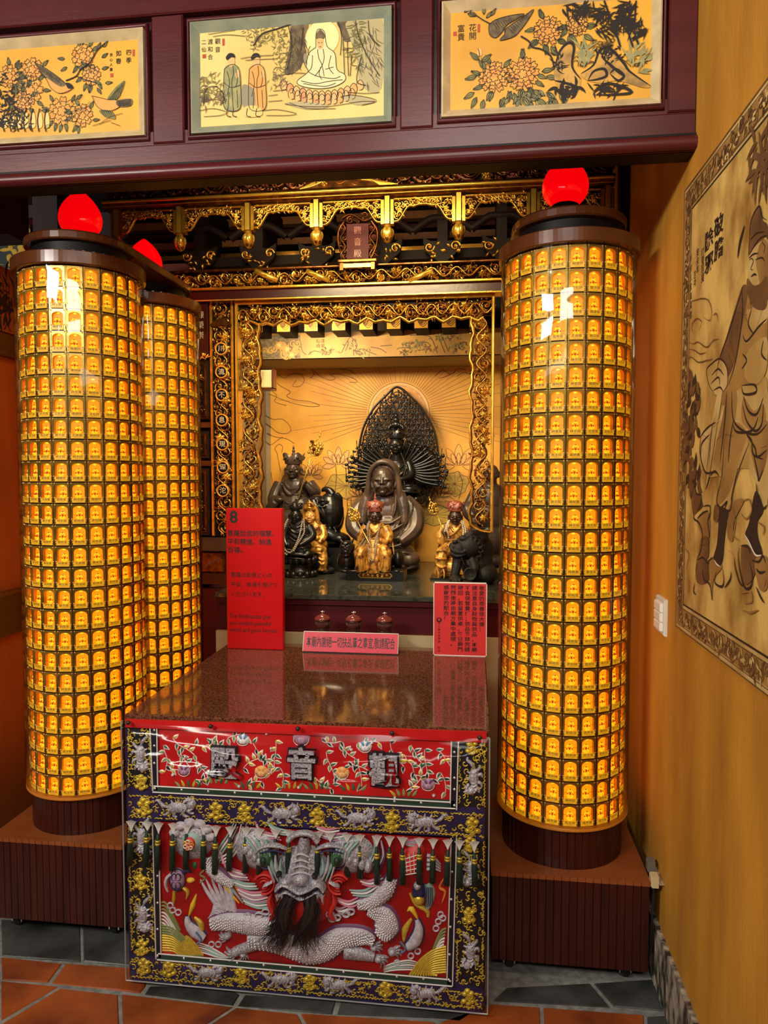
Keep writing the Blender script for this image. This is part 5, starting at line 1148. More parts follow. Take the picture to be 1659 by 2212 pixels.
mane = [([(510, 500), (480, 560), (440, 620), (430, 660)], 'thread_aqua'), ([(540, 510), (520, 580), (480, 640), (440, 660)], 'thread_white'), ([(560, 510), (560, 590), (540, 660)], 'thread_mauve'), ([(440, 620), (470, 690), (540, 720)], 'thread_pink'), ([(450, 660), (490, 720), (560, 735)], 'thread_mauve'),
        ([(490, 750), (550, 770), (600, 772)], 'thread_aqua'), ([(515, 785), (580, 810), (650, 805)], 'thread_pink'), ([(520, 800), (590, 830), (665, 815)], 'thread_mauve'), ([(540, 835), (600, 855), (660, 850)], 'thread_aqua'), ([(600, 500), (620, 540), (700, 560)], 'thread_pink'), ([(650, 505), (690, 530), (740, 540)], 'thread_aqua'),
        ([(860, 520), (910, 535), (960, 530)], 'thread_pink'), ([(870, 545), (930, 560), (1000, 550)], 'thread_mauve'), ([(950, 560), (1000, 580), (1060, 570)], 'thread_aqua'), ([(1110, 560), (1120, 620), (1090, 690)], 'thread_aqua'), ([(1140, 570), (1150, 640), (1110, 720)], 'thread_violet'), ([(1060, 600), (1090, 650), (1060, 700)], 'thread_white'),
        ([(1150, 735), (1100, 760), (1050, 750)], 'thread_pink'), ([(1140, 760), (1080, 800), (1010, 800)], 'thread_aqua'), ([(1050, 830), (1000, 850), (940, 825)], 'thread_pink'), ([(1000, 870), (960, 880), (930, 850)], 'thread_mauve')]
for pts, m_ in mane:
    if pts[0][0] > 800 and q.v and not right_: at(q.build('dragon_mane'), root); q = MB(); right_ = True
    for k in range(3): rib(q, [5, 11, 5], .007, m_ if k != 1 else 'thread_white', [(x + (k - 1) * 7, y + (k - 1) * 11) for x, y in pts], c=.004)
for x, y in ((640, 880), (670, 900), (560, 900), (610, 895), (920, 890), (950, 905), (990, 890), (1010, 880), (930, 910)): rib(q, 7, .008, 'silver_soft', circ(x, y, 16, 12, 7), c=.006, cl=True)
at(q.build('dragon_mane'), root)
f_ = MB()
pad(f_, 'silver', .030, (500, 560), (560, 520), (660, 545), (690, 600), (690, 680), (640, 710), (560, 690), (505, 640)); pad(f_, 'silver', .030, (910, 600), (960, 560), (1060, 560), (1110, 620), (1080, 700), (1000, 720), (920, 690))
pad(f_, 'silver', .030, (660, 700), (700, 640), (760, 600), (850, 600), (900, 650), (930, 700), (900, 770), (800, 790), (700, 770))
rib(f_, [40, 60, 66, 84, 110], .030, 'silver', [(812, 545), (808, 590), (804, 640), (801, 690), (800, 740)], c=.014)
for k in range(4): rib(f_, [4, 10, 4], .006, 'silver_soft', [(768 - k * 3, 618 + k * 26), (803, 604 + k * 26), (840 + k * 3, 618 + k * 26)], c=.038)
for s_ in (-1, 1):
    for k in range(4): rib(f_, [6, 20 - k * 2, 5], .012, 'silver_soft' if k % 2 else 'thread_aqua', [(805 + s_ * (70 + k * 16), 720 + k * 4), (805 + s_ * (92 + k * 18), 680 - k * 10), (805 + s_ * (88 + k * 26), 628 - k * 14)], c=.028)
    rib(f_, [8, 22, 14, 4], .014, 'silver', [(805 + s_ * 60, 590), (805 + s_ * 110, 572), (805 + s_ * 170, 580), (805 + s_ * 200, 610)], c=.030)
    rib(f_, [4, 9, 4], .006, 'thread_navy', [(805 + s_ * 70, 604), (805 + s_ * 120, 590), (805 + s_ * 180, 604)], c=.036)
pad(f_, 'silver', .040, *circ(800, 716, 44, 34, 14), c=.014); pad(f_, 'silver', .04, *circ(738, 724, 36, 28, 12), c=.016); pad(f_, 'silver', .04, *circ(866, 728, 36, 28, 12), c=.016); [pad(f_, 'thread_navy', .006, *circ(x_, y_, 13, 9, 8), c=.050) for x_, y_ in ((738, 738), (866, 742))]
rib(f_, 26, .016, 'silver', [(742, 560), (780, 530), (840, 530), (872, 565)], c=.02)
for s_, cx in ((-1, 650), (1, 955)):
    pad(f_, 'thread_green', .036, *circ(cx, 635, 34, 40, 12), c=.012); pad(f_, 'tassel_green', .010, *circ(cx + 5 * s_, 632, 15, 20, 10), c=.044)
    rib(f_, 12, .01, 'thread_navy', circ(cx, 635, 38, 44, 12), c=.02, cl=True)
for x, y in ((712, 686), (866, 692)): pad(f_, 'satin_black', .016, *circ(x, y, 13, 13, 10), c=.042); pearl(f_, x - 3, y - 4, 3)
for k in range(5): rib(f_, 18, .016, 'silver_soft' if k % 2 else 'thread_aqua', [(560 + k * 22, 545 + k * 3), (600 + k * 14, 590), (610 + k * 12, 640)], taper='both', c=.02); rib(f_, 18, .016, 'silver_soft' if k % 2 else 'thread_aqua', [(1050 - k * 22, 560 + k * 3), (1010 - k * 14, 600), (1000 - k * 12, 650)], taper='both', c=.02)
for k in range(4): pad(f_, 'silver', .02, *circ(1010 + k * 26, 640 + k * 12, 20, 28, 9), c=.014); pad(f_, 'silver', .02, *circ(560 + k * 20, 600 + k * 16, 20, 26, 9), c=.014)
# lips, fangs, tongue, red curls
rib(f_, 22, .030, 'silver', [(700, 752), (730, 728), (765, 742), (800, 762), (840, 750), (880, 728), (905, 756)], c=.03); rib(f_, 10, .012, 'thread_navy', [(704, 770), (735, 750), (768, 764), (800, 782), (840, 770), (876, 750), (900, 775)], c=.034)
rib(f_, 16, .024, 'silver', [(712, 782), (738, 766), (770, 778), (802, 796), (838, 784), (874, 766), (895, 790)], c=.026)
pad(f_, 'thread_red', .026, (680, 790), (740, 770), (800, 800), (880, 780), (935, 800), (930, 880), (880, 930), (800, 950), (720, 930), (680, 880))
pad(f_, 'satin_deep', .018, (765, 800), (850, 800), (860, 880), (840, 960), (815, 985), (785, 960), (765, 880), c=.022)
for s_, cx in ((-1, 640), (1, 962)):
    for r_, m_ in ((44, 'thread_red'), (30, 'satin_deep'), (18, 'thread_red')): rib(f_, 15, .022, m_, [(cx - s_ * -0 + r_ * math.cos(a_) * 1.0, 745 + r_ * .95 * math.sin(a_)) for a_ in [(-2.6 + .55 * j) if s_ < 0 else (-.55 - .55 * j + 6.28) for j in range(9)]], c=.012)
    rib(f_, [8, 26, 26, 10], .022, 'thread_red', [(cx + s_ * -30, 790), (cx - s_ * 20, 830), (cx - s_ * 40, 880), (cx - s_ * 20, 910)], c=.01); rib(f_, [4, 18, 10], .02, 'silver_soft', [(cx + s_ * 4, 755), (cx - s_ * 16, 740), (cx - s_ * 40, 730)], c=.024)
    for k in range(2): rib(f_, [20, 14, 3], .022, 'sequin', [(cx - s_ * (60 + k * 22), 770), (cx - s_ * (66 + k * 22), 800), (cx - s_ * (62 + k * 20), 822)], c=.03)
at(f_.build('dragon_face'), root)
q = MB()                                                  # loose black hair beard
for k in range(240):
    s_ = R.choice([-1, 1]); x = 802 + s_ * R.uniform(8, 66); y = R.uniform(762, 800)
    dx = (-60 if s_ < 0 else 0) + R.gauss(-20, 30); L_ = R.uniform(150, 260)
    pts = tc((x, y), (x + s_ * 22 + dx * .15 + R.gauss(0, 8), y + L_ * .3), (x + dx * .5 + R.gauss(0, 12), y + L_ * .65), (x + dx + R.gauss(0, 18), y + L_))
    z_ = [.040, .050, .046, .034]
    P = crom([CFR.p(p[0], p[1], zz + R.uniform(0, .008)) for p, zz in zip(pts, z_)], 4); q.tube(P, [.0011, .0011, .0009, .0004], 'hair_black', 3, caps=False)
for s_ in (-1, 1):
    for k in range(2):
        pts = tc((802 + s_ * (30 + k * 24), 775), (802 + s_ * (44 + k * 20) - 10, 850), (780 + s_ * (30 + k * 10) - 10, 930), (740 + s_ * 22, 1010))
        q.tube(crom([CFR.p(p[0], p[1], zz) for p, zz in zip(pts, (.04, .05, .042, .03))], 4), [.006, .013, .009, .002], 'hair_black', 7)
at(q.build('beard'), root)
# --- small creatures and fishes on the red field
q = MB()
pad(q, 'silver', .016, *circ(318, 580, 88, 78, 16)); pad(q, 'thread_aqua', .018, *circ(318, 575, 52, 50, 14), c=.006); pad(q, 'thread_red', .020, *circ(316, 575, 34, 38, 12), c=.010)
for k in range(7): a_ = k * .9; rib(q, 5, .004, 'thread_white' if k % 2 else 'thread_orange', circ(316 + 14 * math.cos(a_), 575 + 14 * math.sin(a_), 9, 7, 6), c=.028, cl=True)
for k in range(6): a_ = -2.8 + k * .55; pad(q, 'silver_soft', .012, *circ(318 + 80 * math.cos(a_), 560 + 66 * math.sin(a_), 26, 20, 8), c=.006)
for x, y in ((232, 672), (325, 685)): pad(q, 'thread_green', .006, *circ(x, y, 12, 16, 8))
at(q.build('disc_embroidery'), root); q = MB()
pad(q, 'thread_red', .020, (1220, 640), (1300, 585), (1330, 620), (1310, 700), (1270, 740), (1230, 710))
for k in range(5): rib(q, 4, .003, 'thread_white', [(1230 + k * 18, 640 - k * 10), (1240 + k * 16, 700)], c=.018); rib(q, 4, .003, 'thread_white', [(1225, 650 + k * 16), (1315, 620 + k * 20)], c=.018)
for k in range(4): rib(q, [5, 12, 5], .006, 'thread_aqua' if k % 2 else 'thread_pink', [(1210 + k * 6, 560 + k * 4), (1260, 575 + k * 7), (1320, 570 + k * 9)])
for k in range(4): rib(q, [16, 12, 4], .008, 'silver_soft', [(1340, 640 + k * 20), (1370, 650 + k * 16), (1400, 680 + k * 10)])
at(q.build('fruit_embroidery'), root)
q = MB()
pad(q, 'thread_mauve', .016, *circ(252, 745, 34, 50, 12, .4)); rib(q, 4, .003, 'thread_navy', circ(252, 745, 34, 48, 12), c=.004, cl=True)
for k in range(4): rib(q, 4, .003, 'thread_navy', circ(252 + (k % 2) * 18 - 9, 726 + (k // 2) * 36, 11, 15, 6), c=.013, cl=True)
for l in ([(275, 715), (300, 705), (312, 715)], [(228, 720), (205, 740), (200, 770), (210, 800)], [(238, 790), (236, 830), (236, 850)], [(275, 780), (296, 800), (290, 830)]): rib(q, [14, 18, 6], .009, 'thread_navy' if l[0][0] == 275 and l[0][1] == 715 else ('silver_soft' if l[0][0] == 228 else 'thread_gold'), l)
pad(q, 'thread_yellow', .008, *circ(308, 750, 18, 12, 8)); rib(q, 8, .004, 'thread_lime', [(370, 705), (350, 725), (372, 740), (350, 760)])
at(q.build('turtle_embroidery'), root)
q = MB()
pad(q, 'thread_navy', .014, *circ(1305, 800, 30, 52, 12)); rib(q, [30, 46, 30, 8], .010, 'thread_aqua', [(1340, 760), (1355, 800), (1350, 850), (1335, 890)])
for k in range(5): rib(q, 4, .003, 'thread_navy', [(1330 + k * 8, 770), (1334 + k * 8, 860 - k * 4)], c=.01)
pad(q, 'silver', .014, *circ(1300, 768, 18, 18, 10), c=.006); pad(q, 'thread_gold', .012, *circ(1305, 830, 24, 26, 10), c=.006); rib(q, [10, 20, 16], .01, 'thread_gold', [(1265, 800), (1290, 850), (1340, 880), (1345, 905)])
rib(q, 12, .005, 'thread_orange', [(1415, 740), (1395, 780), (1420, 800), (1405, 850)], taper='both')
at(q.build('bird_embroidery'), root)
for flip, pts, w_ in ((1, [(295, 900), (300, 935), (330, 970), (370, 1000)], [16, 40, 62, 40]), (-1, [(1295, 915), (1305, 960), (1290, 1010), (1255, 1040)], [14, 44, 58, 36])):
    q = MB(); rib(q, [k + 10 for k in w_], .008, 'thread_navy', pts); rib(q, w_, .018, 'silver_soft', pts, c=.001)
    x, y = pts[-1]; pearl(q, x - 4, y - 6, 6, 'satin_black')
    a, b = pts[0]; rib(q, [6, 26, 4], .008, 'thread_yellow', [(a + 6, b + 6), (a + 22 * flip, b - 40), (a + 40 * flip, b - 92 if flip > 0 else b - 30)])
    rib(q, [10, 30, 10], .008, 'thread_gold', [(a + 30 * flip, b + 10), (a + 58 * flip, b + 40), (a + 66 * flip, b + 80)] if flip > 0 else [(a - 20, b), (a - 50, b + 50), (a - 56, b + 100)])
    rib(q, 8, .004, 'thread_blue', [(x - 30, y - 40), (x - 6, y - 20 + 14), (x - 24, y + 10)], c=.016)
    at(q.build('fish_embroidery'), root)
# --- tassels along the upper band
for k in range(25):
    x = 60 + k * 62.2 + R.uniform(-8, 8); f = k / 24
    y0 = 486 + f * 88; y = y0 + 34 + R.uniform(-6, 6); L_ = 146 + R.uniform(-8, 14)
    q = MB()
    for j in range(9): rib(q, 3, .003, 'thread_white', [(x + (j - 4) * 5.5, y0 - 10 + abs(j - 4) * 1.5), (x + (j - 4) * 2.6, y0 + 14), (x, y + 4)], c=.014)
    P0 = CFR.p(*tc((x, y))[0], .022); P1 = CFR.p(*tc((x - 2 + R.uniform(-4, 4), y + L_))[0], .020)
    d = P1 - P0
    q.tube([P0, P0 + d * .02, P0 + d * .14, P0 + d * .16, P0 + d * .5, P1], [.001, .0046, .0046, .0066, .0084, .0090], 'tassel_green', 10)
    for g_ in (.20, .28): q.tube([P0 + d * (g_ - .03), P0 + d * (g_ + .03)], .0080, 'thread_gold', 10)
    at(q.build('tassel'), root)
# --- clear vinyl sheet tacked over the cloth
q = MB(); na, nb = 60, 40
xa, xb = X0 - .006, X1 + .012; za, zc = zb - .003, .792
vs = []
for j in range(nb + 1):
    for i in range(na + 1):
        u_, v_ = i / na, j / nb
        sag = .016 * math.exp(-((v_ - .965 + .10 * (1 - abs(2 * u_ - 1)) * .9) / .016) ** 2) + .012 * math.exp(-((v_ - .94 + .14 * (1 - abs(2 * u_ - .92) ** 1.5)) / .014) ** 2)
        bow = .062 * min(1, (1 - v_) * 6) * min(1, v_ * 9 + .10) * min(1, u_ * 25 + .25) * min(1, (1 - u_) * 25 + .25) + .006
        vs.append(CFR.p(lerp(xa, xb, u_), lerp(za, zc, v_), bow + sag + .002 * noise.noise((u_ * 9, v_ * 7, 0))))
q.add(vs, [(j * (na + 1) + i, j * (na + 1) + i + 1, (j + 1) * (na + 1) + i + 1, (j + 1) * (na + 1) + i) for j in range(nb) for i in range(na)], 'vinyl', True)
at(q.build('vinyl_cover'), root)
q = MB()
for a, b in (((xa, za), (xb, za)), ((xa, za), (xa, zc)), ((xb, za), (xb, zc))):
    q.stroke(CFR, [a, b], .004, .003, 'vinyl_edge', .010, raw=True)
at(q.build('vinyl_hem'), root)
for x, y in ((52, 50), (408, 66), (785, 76), (1192, 95), (1570, 114)):
    q = MB(); p = tc((x, y))[0]; ax = (Vector((1, 0, 0)), Vector((0, 0, 1)), Vector((0, -1, 0)))
    q.lathe([(.0065, 0), (.0065, .002), (.005, .005), (.002, .0065), (0, .0067)], CFR.p(p[0], p[1], .024), 'hair_black', 16, ax=ax); q.tube([CFR.p(p[0], p[1], -.004), CFR.p(p[0], p[1], .025)], .0016, 'chrome', 6); at(q.build('stud'), root)

# ------------------------------------------------------------------- signs on the table
def pxs(fr, *pts): return [fr.px(*p) for p in pts]
SF = front(2.752)
(x0, z0), (x1, _), (_, z1) = pxs(SF, (491, 1404), (612, 1406), (500, 1098)); z0 = TZ
root = thing('number_sign', 'tall red sign with a large 8 and three languages standing on the table', 'sign', ((x0 + x1) / 2, 2.76, TZ))
q = MB(); q.bevbox(SF, x0, x1, z0, z1, -.03, 0, .003, 'sign_red'); at(q.build('sign_board'), root)
q = MB(); K = (x1 - x0) / 121.0                               # metres per photo pixel on the sign
X = lambda px_: x0 + (px_ - 491) * K
Z = lambda py_: z0 + (1405 - py_) * (z1 - z0) / (1405 - 1098)
T = lambda s_, sz, px_, py_, **k: q.text(SF, s_, sz * K, 'sign_ink', X(px_), Z(py_), .0006, **k)
T('8', 34, 508, 1118, bold=.03)
for s_, y in (('菩薩給您的福慧、', 1153), ('平和精進、納進', 1171), ('百福。', 1189)): T(s_, 13.6, 494, y, align='LEFT', bold=.014)
for s_, y in (('菩薩は知恵と心の', 1243), ('平安、幸運を授けて', 1264), ('くださいます。', 1285)): T(s_, 11.3, 500, y, align='LEFT', bold=.006)
for s_, y in (('The Bodhisattva give', 1333), ('you wisdom,peaceful', 1348), ('minds and good fortune.', 1363)): T(s_, 12.6, 497, y, align='LEFT', bold=.004, sx=.84)
at(q.build('lettering'), root)
SF = front(2.735)
(x0, z0), (x1, _), (_, z1) = pxs(SF, (655, 1409), (858, 1411), (655, 1368)); z0 = TZ
lean = .014; FR = Frame((0, 2.735, TZ), (1, 0, 0), Vector((0, lean, .05)).normalized(), Vector((0, -.05, lean)).normalized()); h_ = z1 - z0
root = thing('notice_strip', 'low pink-red notice strip with one line of writing before the cups', 'sign', ((x0 + x1) / 2, 2.74, TZ))
q = MB(); q.fbox(FR, x0, x1, .004, h_ + .004, -.004, 0, 'sign_pink'); at(q.build('notice_card'), root)
q = MB(); q.fbox(FR, x0 - .003, x1 + .003, 0, h_ + .006, -.006, -.004, 'sign_white'); q.box(x0 - .003, x1 + .003, 2.728, 2.775, TZ, TZ + .004, 'hair_black'); q.stroke(FR, [(x0 - .002, .004), (x0 - .002, h_ + .006), (x1 + .002, h_ + .006), (x1 + .002, .004)], .003, .002, 'sign_white', .0, raw=True); at(q.build('card_holder'), root)
q = MB(); q.text(FR, '本廟內謝絕一切扶乩鸞之事宜,敬請配合', h_ * .40, 'sign_ink', (x0 + x1) / 2, h_ * .52, .0006, bold=.01, sy=1.5, sx=(x1 - x0) / (h_ * .40 * 18.2)); at(q.build('lettering'), root)
SF = front(2.752)
(x0, z0), (x1, _), (_, z1) = pxs(SF, (937, 1418), (1050, 1421), (940, 1259)); z0 = TZ
root = thing('notice_sign', 'coral red notice with vertical columns of writing at the right end of the table', 'sign', ((x0 + x1) / 2, 2.76, TZ))
q = MB(); q.bevbox(SF, x0, x1, z0, z1, -.014, 0, .001, 'sign_coral'); at(q.build('sign_board'), root)
q = MB()
for a in ((x0 - .002, x0 + .001, z0, z1 + .002), (x1 - .001, x1 + .002, z0, z1 + .002), (x0 - .002, x1 + .002, z1 - .001, z1 + .002), (x0 - .002, x1 + .002, z0, z0 + .003)): q.fbox(SF, *a, -.016, .001, 'sign_white')
at(q.build('sign_edge'), root)
q = MB(); W_ = x1 - x0; H_ = z1 - z0; sz = W_ / 8.3; st = H_ / 14.6
for k, s_ in enumerate(('敬愛的眾善信大德：', '請注意自身財物與供品，本廟', '不負保管責任；供品參拜完請', '帶回，若留置供桌，每日廟門', '關閉後將由廟方集中處理。', '感謝您的配合！')):
    q.vtext(SF, s_, st * .98, 'sign_ink', x1 - W_ * (.09 + .135 * k), z1 - st * .95, st * 1.03, c=.0006, bold=.014, sx=1.12)
q.vtext(SF, '台北霞海城隍廟 敬啟', .0098, 'sign_ink', x0 + W_ * .10, z1 - H_ * .56, .0118, c=.0006)
cx, cz = x0 + W_ * .10, z1 - H_ * .505
q.prism(SF, [(cx + sz * .42 * math.cos(k * PI / 8), cz + sz * .42 * math.sin(k * PI / 8) * (1.1 if k > 8 else .8)) for k in range(16)], .0003, .0007, 'sign_ink'); q.prism(SF, [(cx + sz * .2 * math.cos(k * PI / 5), cz + sz * .2 * math.sin(k * PI / 5)) for k in range(10)], .0007, .0009, 'sign_coral')
at(q.build('lettering'), root)

# ------------------------------------------------------------------- lidded offering cups on a low stand
SF = front(2.83); ZC = .858
q = MB(); xa, xb = SF.px(672, 1350)[0], SF.px(858, 1350)[0]
q.box(xa, xb, 2.785, 2.868, ZC - .012, ZC, 'wood_black')
for x in (xa + .01, xb - .022): q.box(x, x + .012, 2.79, 2.862, TZ, ZC - .012, 'wood_black')
tag(q.build('cup_stand'), 'low dark stand under the three lidded cups, behind the notice strip', 'stand')
for px_, lab in ((697, 'leftmost of the three lidded offering cups behind the notice strip'), (764, 'middle of the three lidded offering cups behind the notice strip'), (831, 'rightmost of the three lidded offering cups behind the notice strip')):
    x = SF.px(px_, 1350)[0]
    root = thing('lidded_cup', lab, 'cup', (x, 2.83, ZC), 'lidded offering cups')
    q = MB(); q.lathe([(0, 0), (.028, 0), (.036, .004), (.037, .006), (.034, .007), (0, .007)], (0, 0, 0), 'chrome', 28); q.build('saucer', root)
    q = MB(); n = 30; pr = [(.020, .007), (.0245, .015), (.0285, .034), (.0295, .056), (.0285, .060)]
    q.lathe([(0, .007)] + pr + [(0, .060)], (0, 0, 0), 'cup_brown', 30)
    for k in range(n):
        a_ = 2 * PI * k / n; q.tube([((r + .0002) * math.cos(a_), (r + .0002) * math.sin(a_), z_) for r, z_ in pr[1:4]], .0012, 'cup_brown', 5)
    q.build('cup_body', root)
    q = MB(); q.lathe([(.0335, .060), (.0340, .063), (.030, .069), (.021, .075), (.010, .079), (.005, .082), (0, .082)], (0, 0, 0), 'cup_lid', 28)
    lo = q.build('lid', root)
    q = MB(); q.lathe([(.004, .081), (.0028, .085), (.005, .089), (.005, .091), (.002, .095), (0, .096)], (0, 0, 0), 'chrome', 14)
    for s_ in (-1, 1): q.ell((s_ * .006, 0, .090), (.0035, .003, .0026), 'chrome', 8, 5)
    q.build('lid_knob', lo)
# =================================================================== the shrine
YF = 3.15
SH = 1.0                                         # shelf height
s = MB(); s.box(-1.10, 0.24, 2.955, 4.12, 0.0, SH - .02, 'panel_red'); s.box(-1.10, 0.10, 2.935, 2.956, 0.0, .835, 'stone_strip'); s.box(-1.10, 0.10, 2.94, 2.956, SH - .045, SH - .02, 'panel_red'); s.box(-1.74, -1.10, 3.13, 4.12, 0, SH - .02, 'panel_red')
struct(s.build('wall_back_dado'))
s = MB(); fr = Frame((0, 0, 0), (1, 0, 0), (0, 1, 0), (0, 0, 1))
s.bevbox(fr, -1.10, 0.24, 2.93, 4.115, SH - .02, SH, .003, 'granite_black')
tag(s.build('shrine_shelf'), 'polished black granite shelf carrying the statues', 'shelf')

# niche shell with painted rear wall
YR = 4.12; NX0, NX1 = -1.225, 0.24
s = MB(); s.box(NX0 - .04, NX0, YF + .05, YR, SH, 2.46, 'niche_tan'); s.box(NX1, NX1 + .04, YF + .05, YR, SH, 2.46, 'niche_tan'); s.box(NX0, NX1, YF + .05, YR, 2.44, 2.48, 'carve_black')
s.box(NX0 - .04, NX1 + .04, YR, YR + .04, SH, 2.48, 'niche_tan')
struct(s.build('wall_niche'))
BK = front(YR - .003); tk = tracer(BK, 400, 640, 1659 / 700.0); UK = 700.0 / 1659 / F * 4.1
tk5 = tracer(BK, 560, 800, 1659 / 540.0)
p = MB()
z1 = BK.px(800, 792)[1]
p.fbox(BK, NX0 + .03, NX1 - .02, SH + .001, z1, 0, .003, 'paint_amber'); PF = BK.off(.0034)
def ki(w_, *pts, m='mural_brown', taper='none', t=tk): p.stroke(PF, t(*pts), w_ * UK, 0, m, .0003, taper=taper)
def kf(m_, *pts, c=0.0, t=tk): p.poly(PF, crom(t(*pts), 4, True), c, m_)
hc = tk((1095, 600))[0]; hr = 158 * UK
for k in range(58):
    a = -0.35 + (PI + .7) * k / 57
    if 1.35 < a < 1.79 and k % 2: continue
    l0, l1 = hr * 1.06, hr * R.uniform(2.2, 4.2); d = (math.cos(a), math.sin(a)); e = [(hc[0] + d[0] * l0, hc[1] + d[1] * l0), (hc[0] + d[0] * l1, hc[1] + d[1] * l1)]
    if e[1][1] > z1 - .01: f = (z1 - .012 - e[0][1]) / (e[1][1] - e[0][1]); e[1] = (lerp(e[0][0], e[1][0], f), lerp(e[0][1], e[1][1], f))
    e[1] = (max(NX0 + .05, min(NX1 - .03, e[1][0])), e[1][1])
    p.stroke(PF, e, [3.4 * UK, 1.6 * UK], 0, 'mural_mid', .0003, raw=True)
for r_, m_, c_ in ((1.0, 'petal_peach', .0004), (.90, 'petal_pink', .0006), (.84, 'robe_orange', .0008)): p.poly(PF, [(hc[0] + hr * r_ * math.cos(k * PI / 24), hc[1] + hr * r_ * math.sin(k * PI / 24)) for k in range(48)], c_, m_)
p.stroke(PF, [(hc[0] + hr * math.cos(k * PI / 24), hc[1] + hr * math.sin(k * PI / 24)) for k in range(48)], 2.5 * UK, 0, 'mural_brown', .0009, closed=True, raw=True)
p.stroke(PF, [(hc[0] + hr * .9 * math.cos(k * PI / 24), hc[1] + hr * .9 * math.sin(k * PI / 24)) for k in range(48)], 2 * UK, 0, 'mural_mid', .0009, closed=True, raw=True)
for q in ([(430, 390), (470, 400), (510, 420), (540, 400), (590, 400), (610, 430), (590, 460), (550, 460), (570, 430)], [(440, 420), (490, 460), (540, 490), (520, 510), (560, 530), (640, 540), (690, 560), (640, 565), (560, 550), (500, 530), (430, 500)], [(440, 480), (470, 510), (460, 540), (520, 560)], [(660, 380), (690, 410), (740, 430), (770, 420), (740, 400), (790, 400), (860, 420), (880, 440), (840, 440)], [(780, 370), (840, 380), (870, 400)], [(600, 380), (640, 370), (660, 400), (640, 420)],
          [(400, 600), (450, 630), (500, 630), (540, 670), (530, 700), (480, 700), (440, 670), (400, 640)], [(420, 700), (460, 720), (520, 730), (560, 755)], [(410, 740), (440, 760), (470, 740), (500, 720)], [(1280, 410), (1320, 380), (1360, 400), (1400, 370), (1440, 380)], [(1300, 420), (1340, 410), (1380, 390)], [(1390, 410), (1430, 390), (1450, 400)],
          [(470, 800), (460, 780), (480, 758), (500, 770), (495, 800)], [(470, 800), (480, 850), (490, 900)], [(440, 900), (450, 980), (440, 1040)]): ki(3, *q)
def lotus(x, y, s_, m_='petal_pink'):
    for dx, dy, a, l in ((-70, 0, 2.6, 60), (-45, -20, 2.1, 70), (0, -30, 1.57, 75), (45, -20, 1.04, 70), (70, 0, .54, 60), (-60, 25, 3.3, 60), (60, 25, -.16, 60), (-25, 10, 2.0, 50), (25, 10, 1.14, 50), (0, 15, 1.57, 48)):
        b = tk((x + dx * .3 * s_, y + (20 + dy * .2) * s_))[0]; L_ = l * s_ * UK
        P = [(b[0], b[1]), (b[0] + L_ * .6 * math.cos(a + .42), b[1] + L_ * .6 * math.sin(a + .42)), (b[0] + L_ * 1.15 * math.cos(a), b[1] + L_ * 1.15 * math.sin(a)), (b[0] + L_ * .6 * math.cos(a - .42), b[1] + L_ * .6 * math.sin(a - .42))]
        p.poly(PF, crom(P, 4, True), .0001, m_); p.stroke(PF, P, 2.6 * UK, 0, 'mural_brown', .0005, closed=True)
lotus(785, 840, 1.0, 'petal_pink'); lotus(1400, 840, 1.15, 'robe_orange'); lotus(640, 900, .8, 'robe_orange'); lotus(1300, 1010, .9, 'robe_orange'); lotus(900, 1010, .8, 'robe_orange')
for x, y, rx, ry in ((825, 970, 110, 62), (1380, 960, 70, 60), (1270, 1120, 120, 50)):
    P = [(x + rx * (1 + .12 * math.sin(5 * k)) * math.cos(k * PI / 10), y + ry * (1 + .12 * math.sin(4 * k)) * math.sin(k * PI / 10)) for k in range(20)]
    kf('leaf_amber', *P, c=-.0001); ki(3, *P, P[0])
    for k in range(12): a = k * PI / 6; ki(2.2, (x, y), (x + rx * .85 * math.cos(a), y + ry * .85 * math.sin(a)))
for q in ([(800, 1035), (810, 1100), (815, 1140)], [(850, 1035), (850, 1138)], [(770, 860), (775, 920), (770, 1000), (780, 1100)], [(1400, 900), (1420, 960), (1400, 1040)], [(640, 950), (650, 1040)], [(830, 1035), (832, 1138)]): ki(4, *q)
tag(p.build('rear_painting'), 'golden painted rear wall of the shrine with rays, clouds and lotus flowers', 'painting')
# painted lintel hung in front of the rear wall
YL = 3.72; LF = front(YL); a = LF.px(800, 728); b = LF.px(800, 771)
s = MB(); s.box(NX0, NX1, YL, YR, b[1], b[1] + .02, 'niche_tan'); s.box(NX0, NX1, YL + .001, YL + .03, b[1], a[1] + .03, 'niche_tan')
PF = LF.off(.0); tl = tracer(PF, 400, 640, 1659 / 700.0); UL = 700.0 / 1659 / F * 3.72
s.fbox(LF, NX0, NX1, b[1] + .001, a[1] + .03, -.001, .0006, 'lintel_gold')
x0 = tl((590, 300))[0][0]
s.fbox(LF, NX0, x0, b[1] + .002, a[1] + .02, 0, .0010, 'ink_wash')
for k in range(16): q = tl((400 + R.uniform(0, 180), R.uniform(235, 310)))[0]; spiral(s, PF, q[0], q[1], 18 * UL, R.uniform(0, 6), 1, 8 * UL, .001, 'lintel_gold', 1.2, .001)
for x, y in ((520, 270), (545, 300), (480, 250)): q = tl((x, y))[0]; flower(s, PF, q[0], q[1], 26 * UL, 6, .001, 'lintel_gold', 'petal_pink', .0015)
def li(w_, *pts, m='ink_soft'): s.stroke(PF, tl(*pts), w_ * UL, 0, m, .0012)
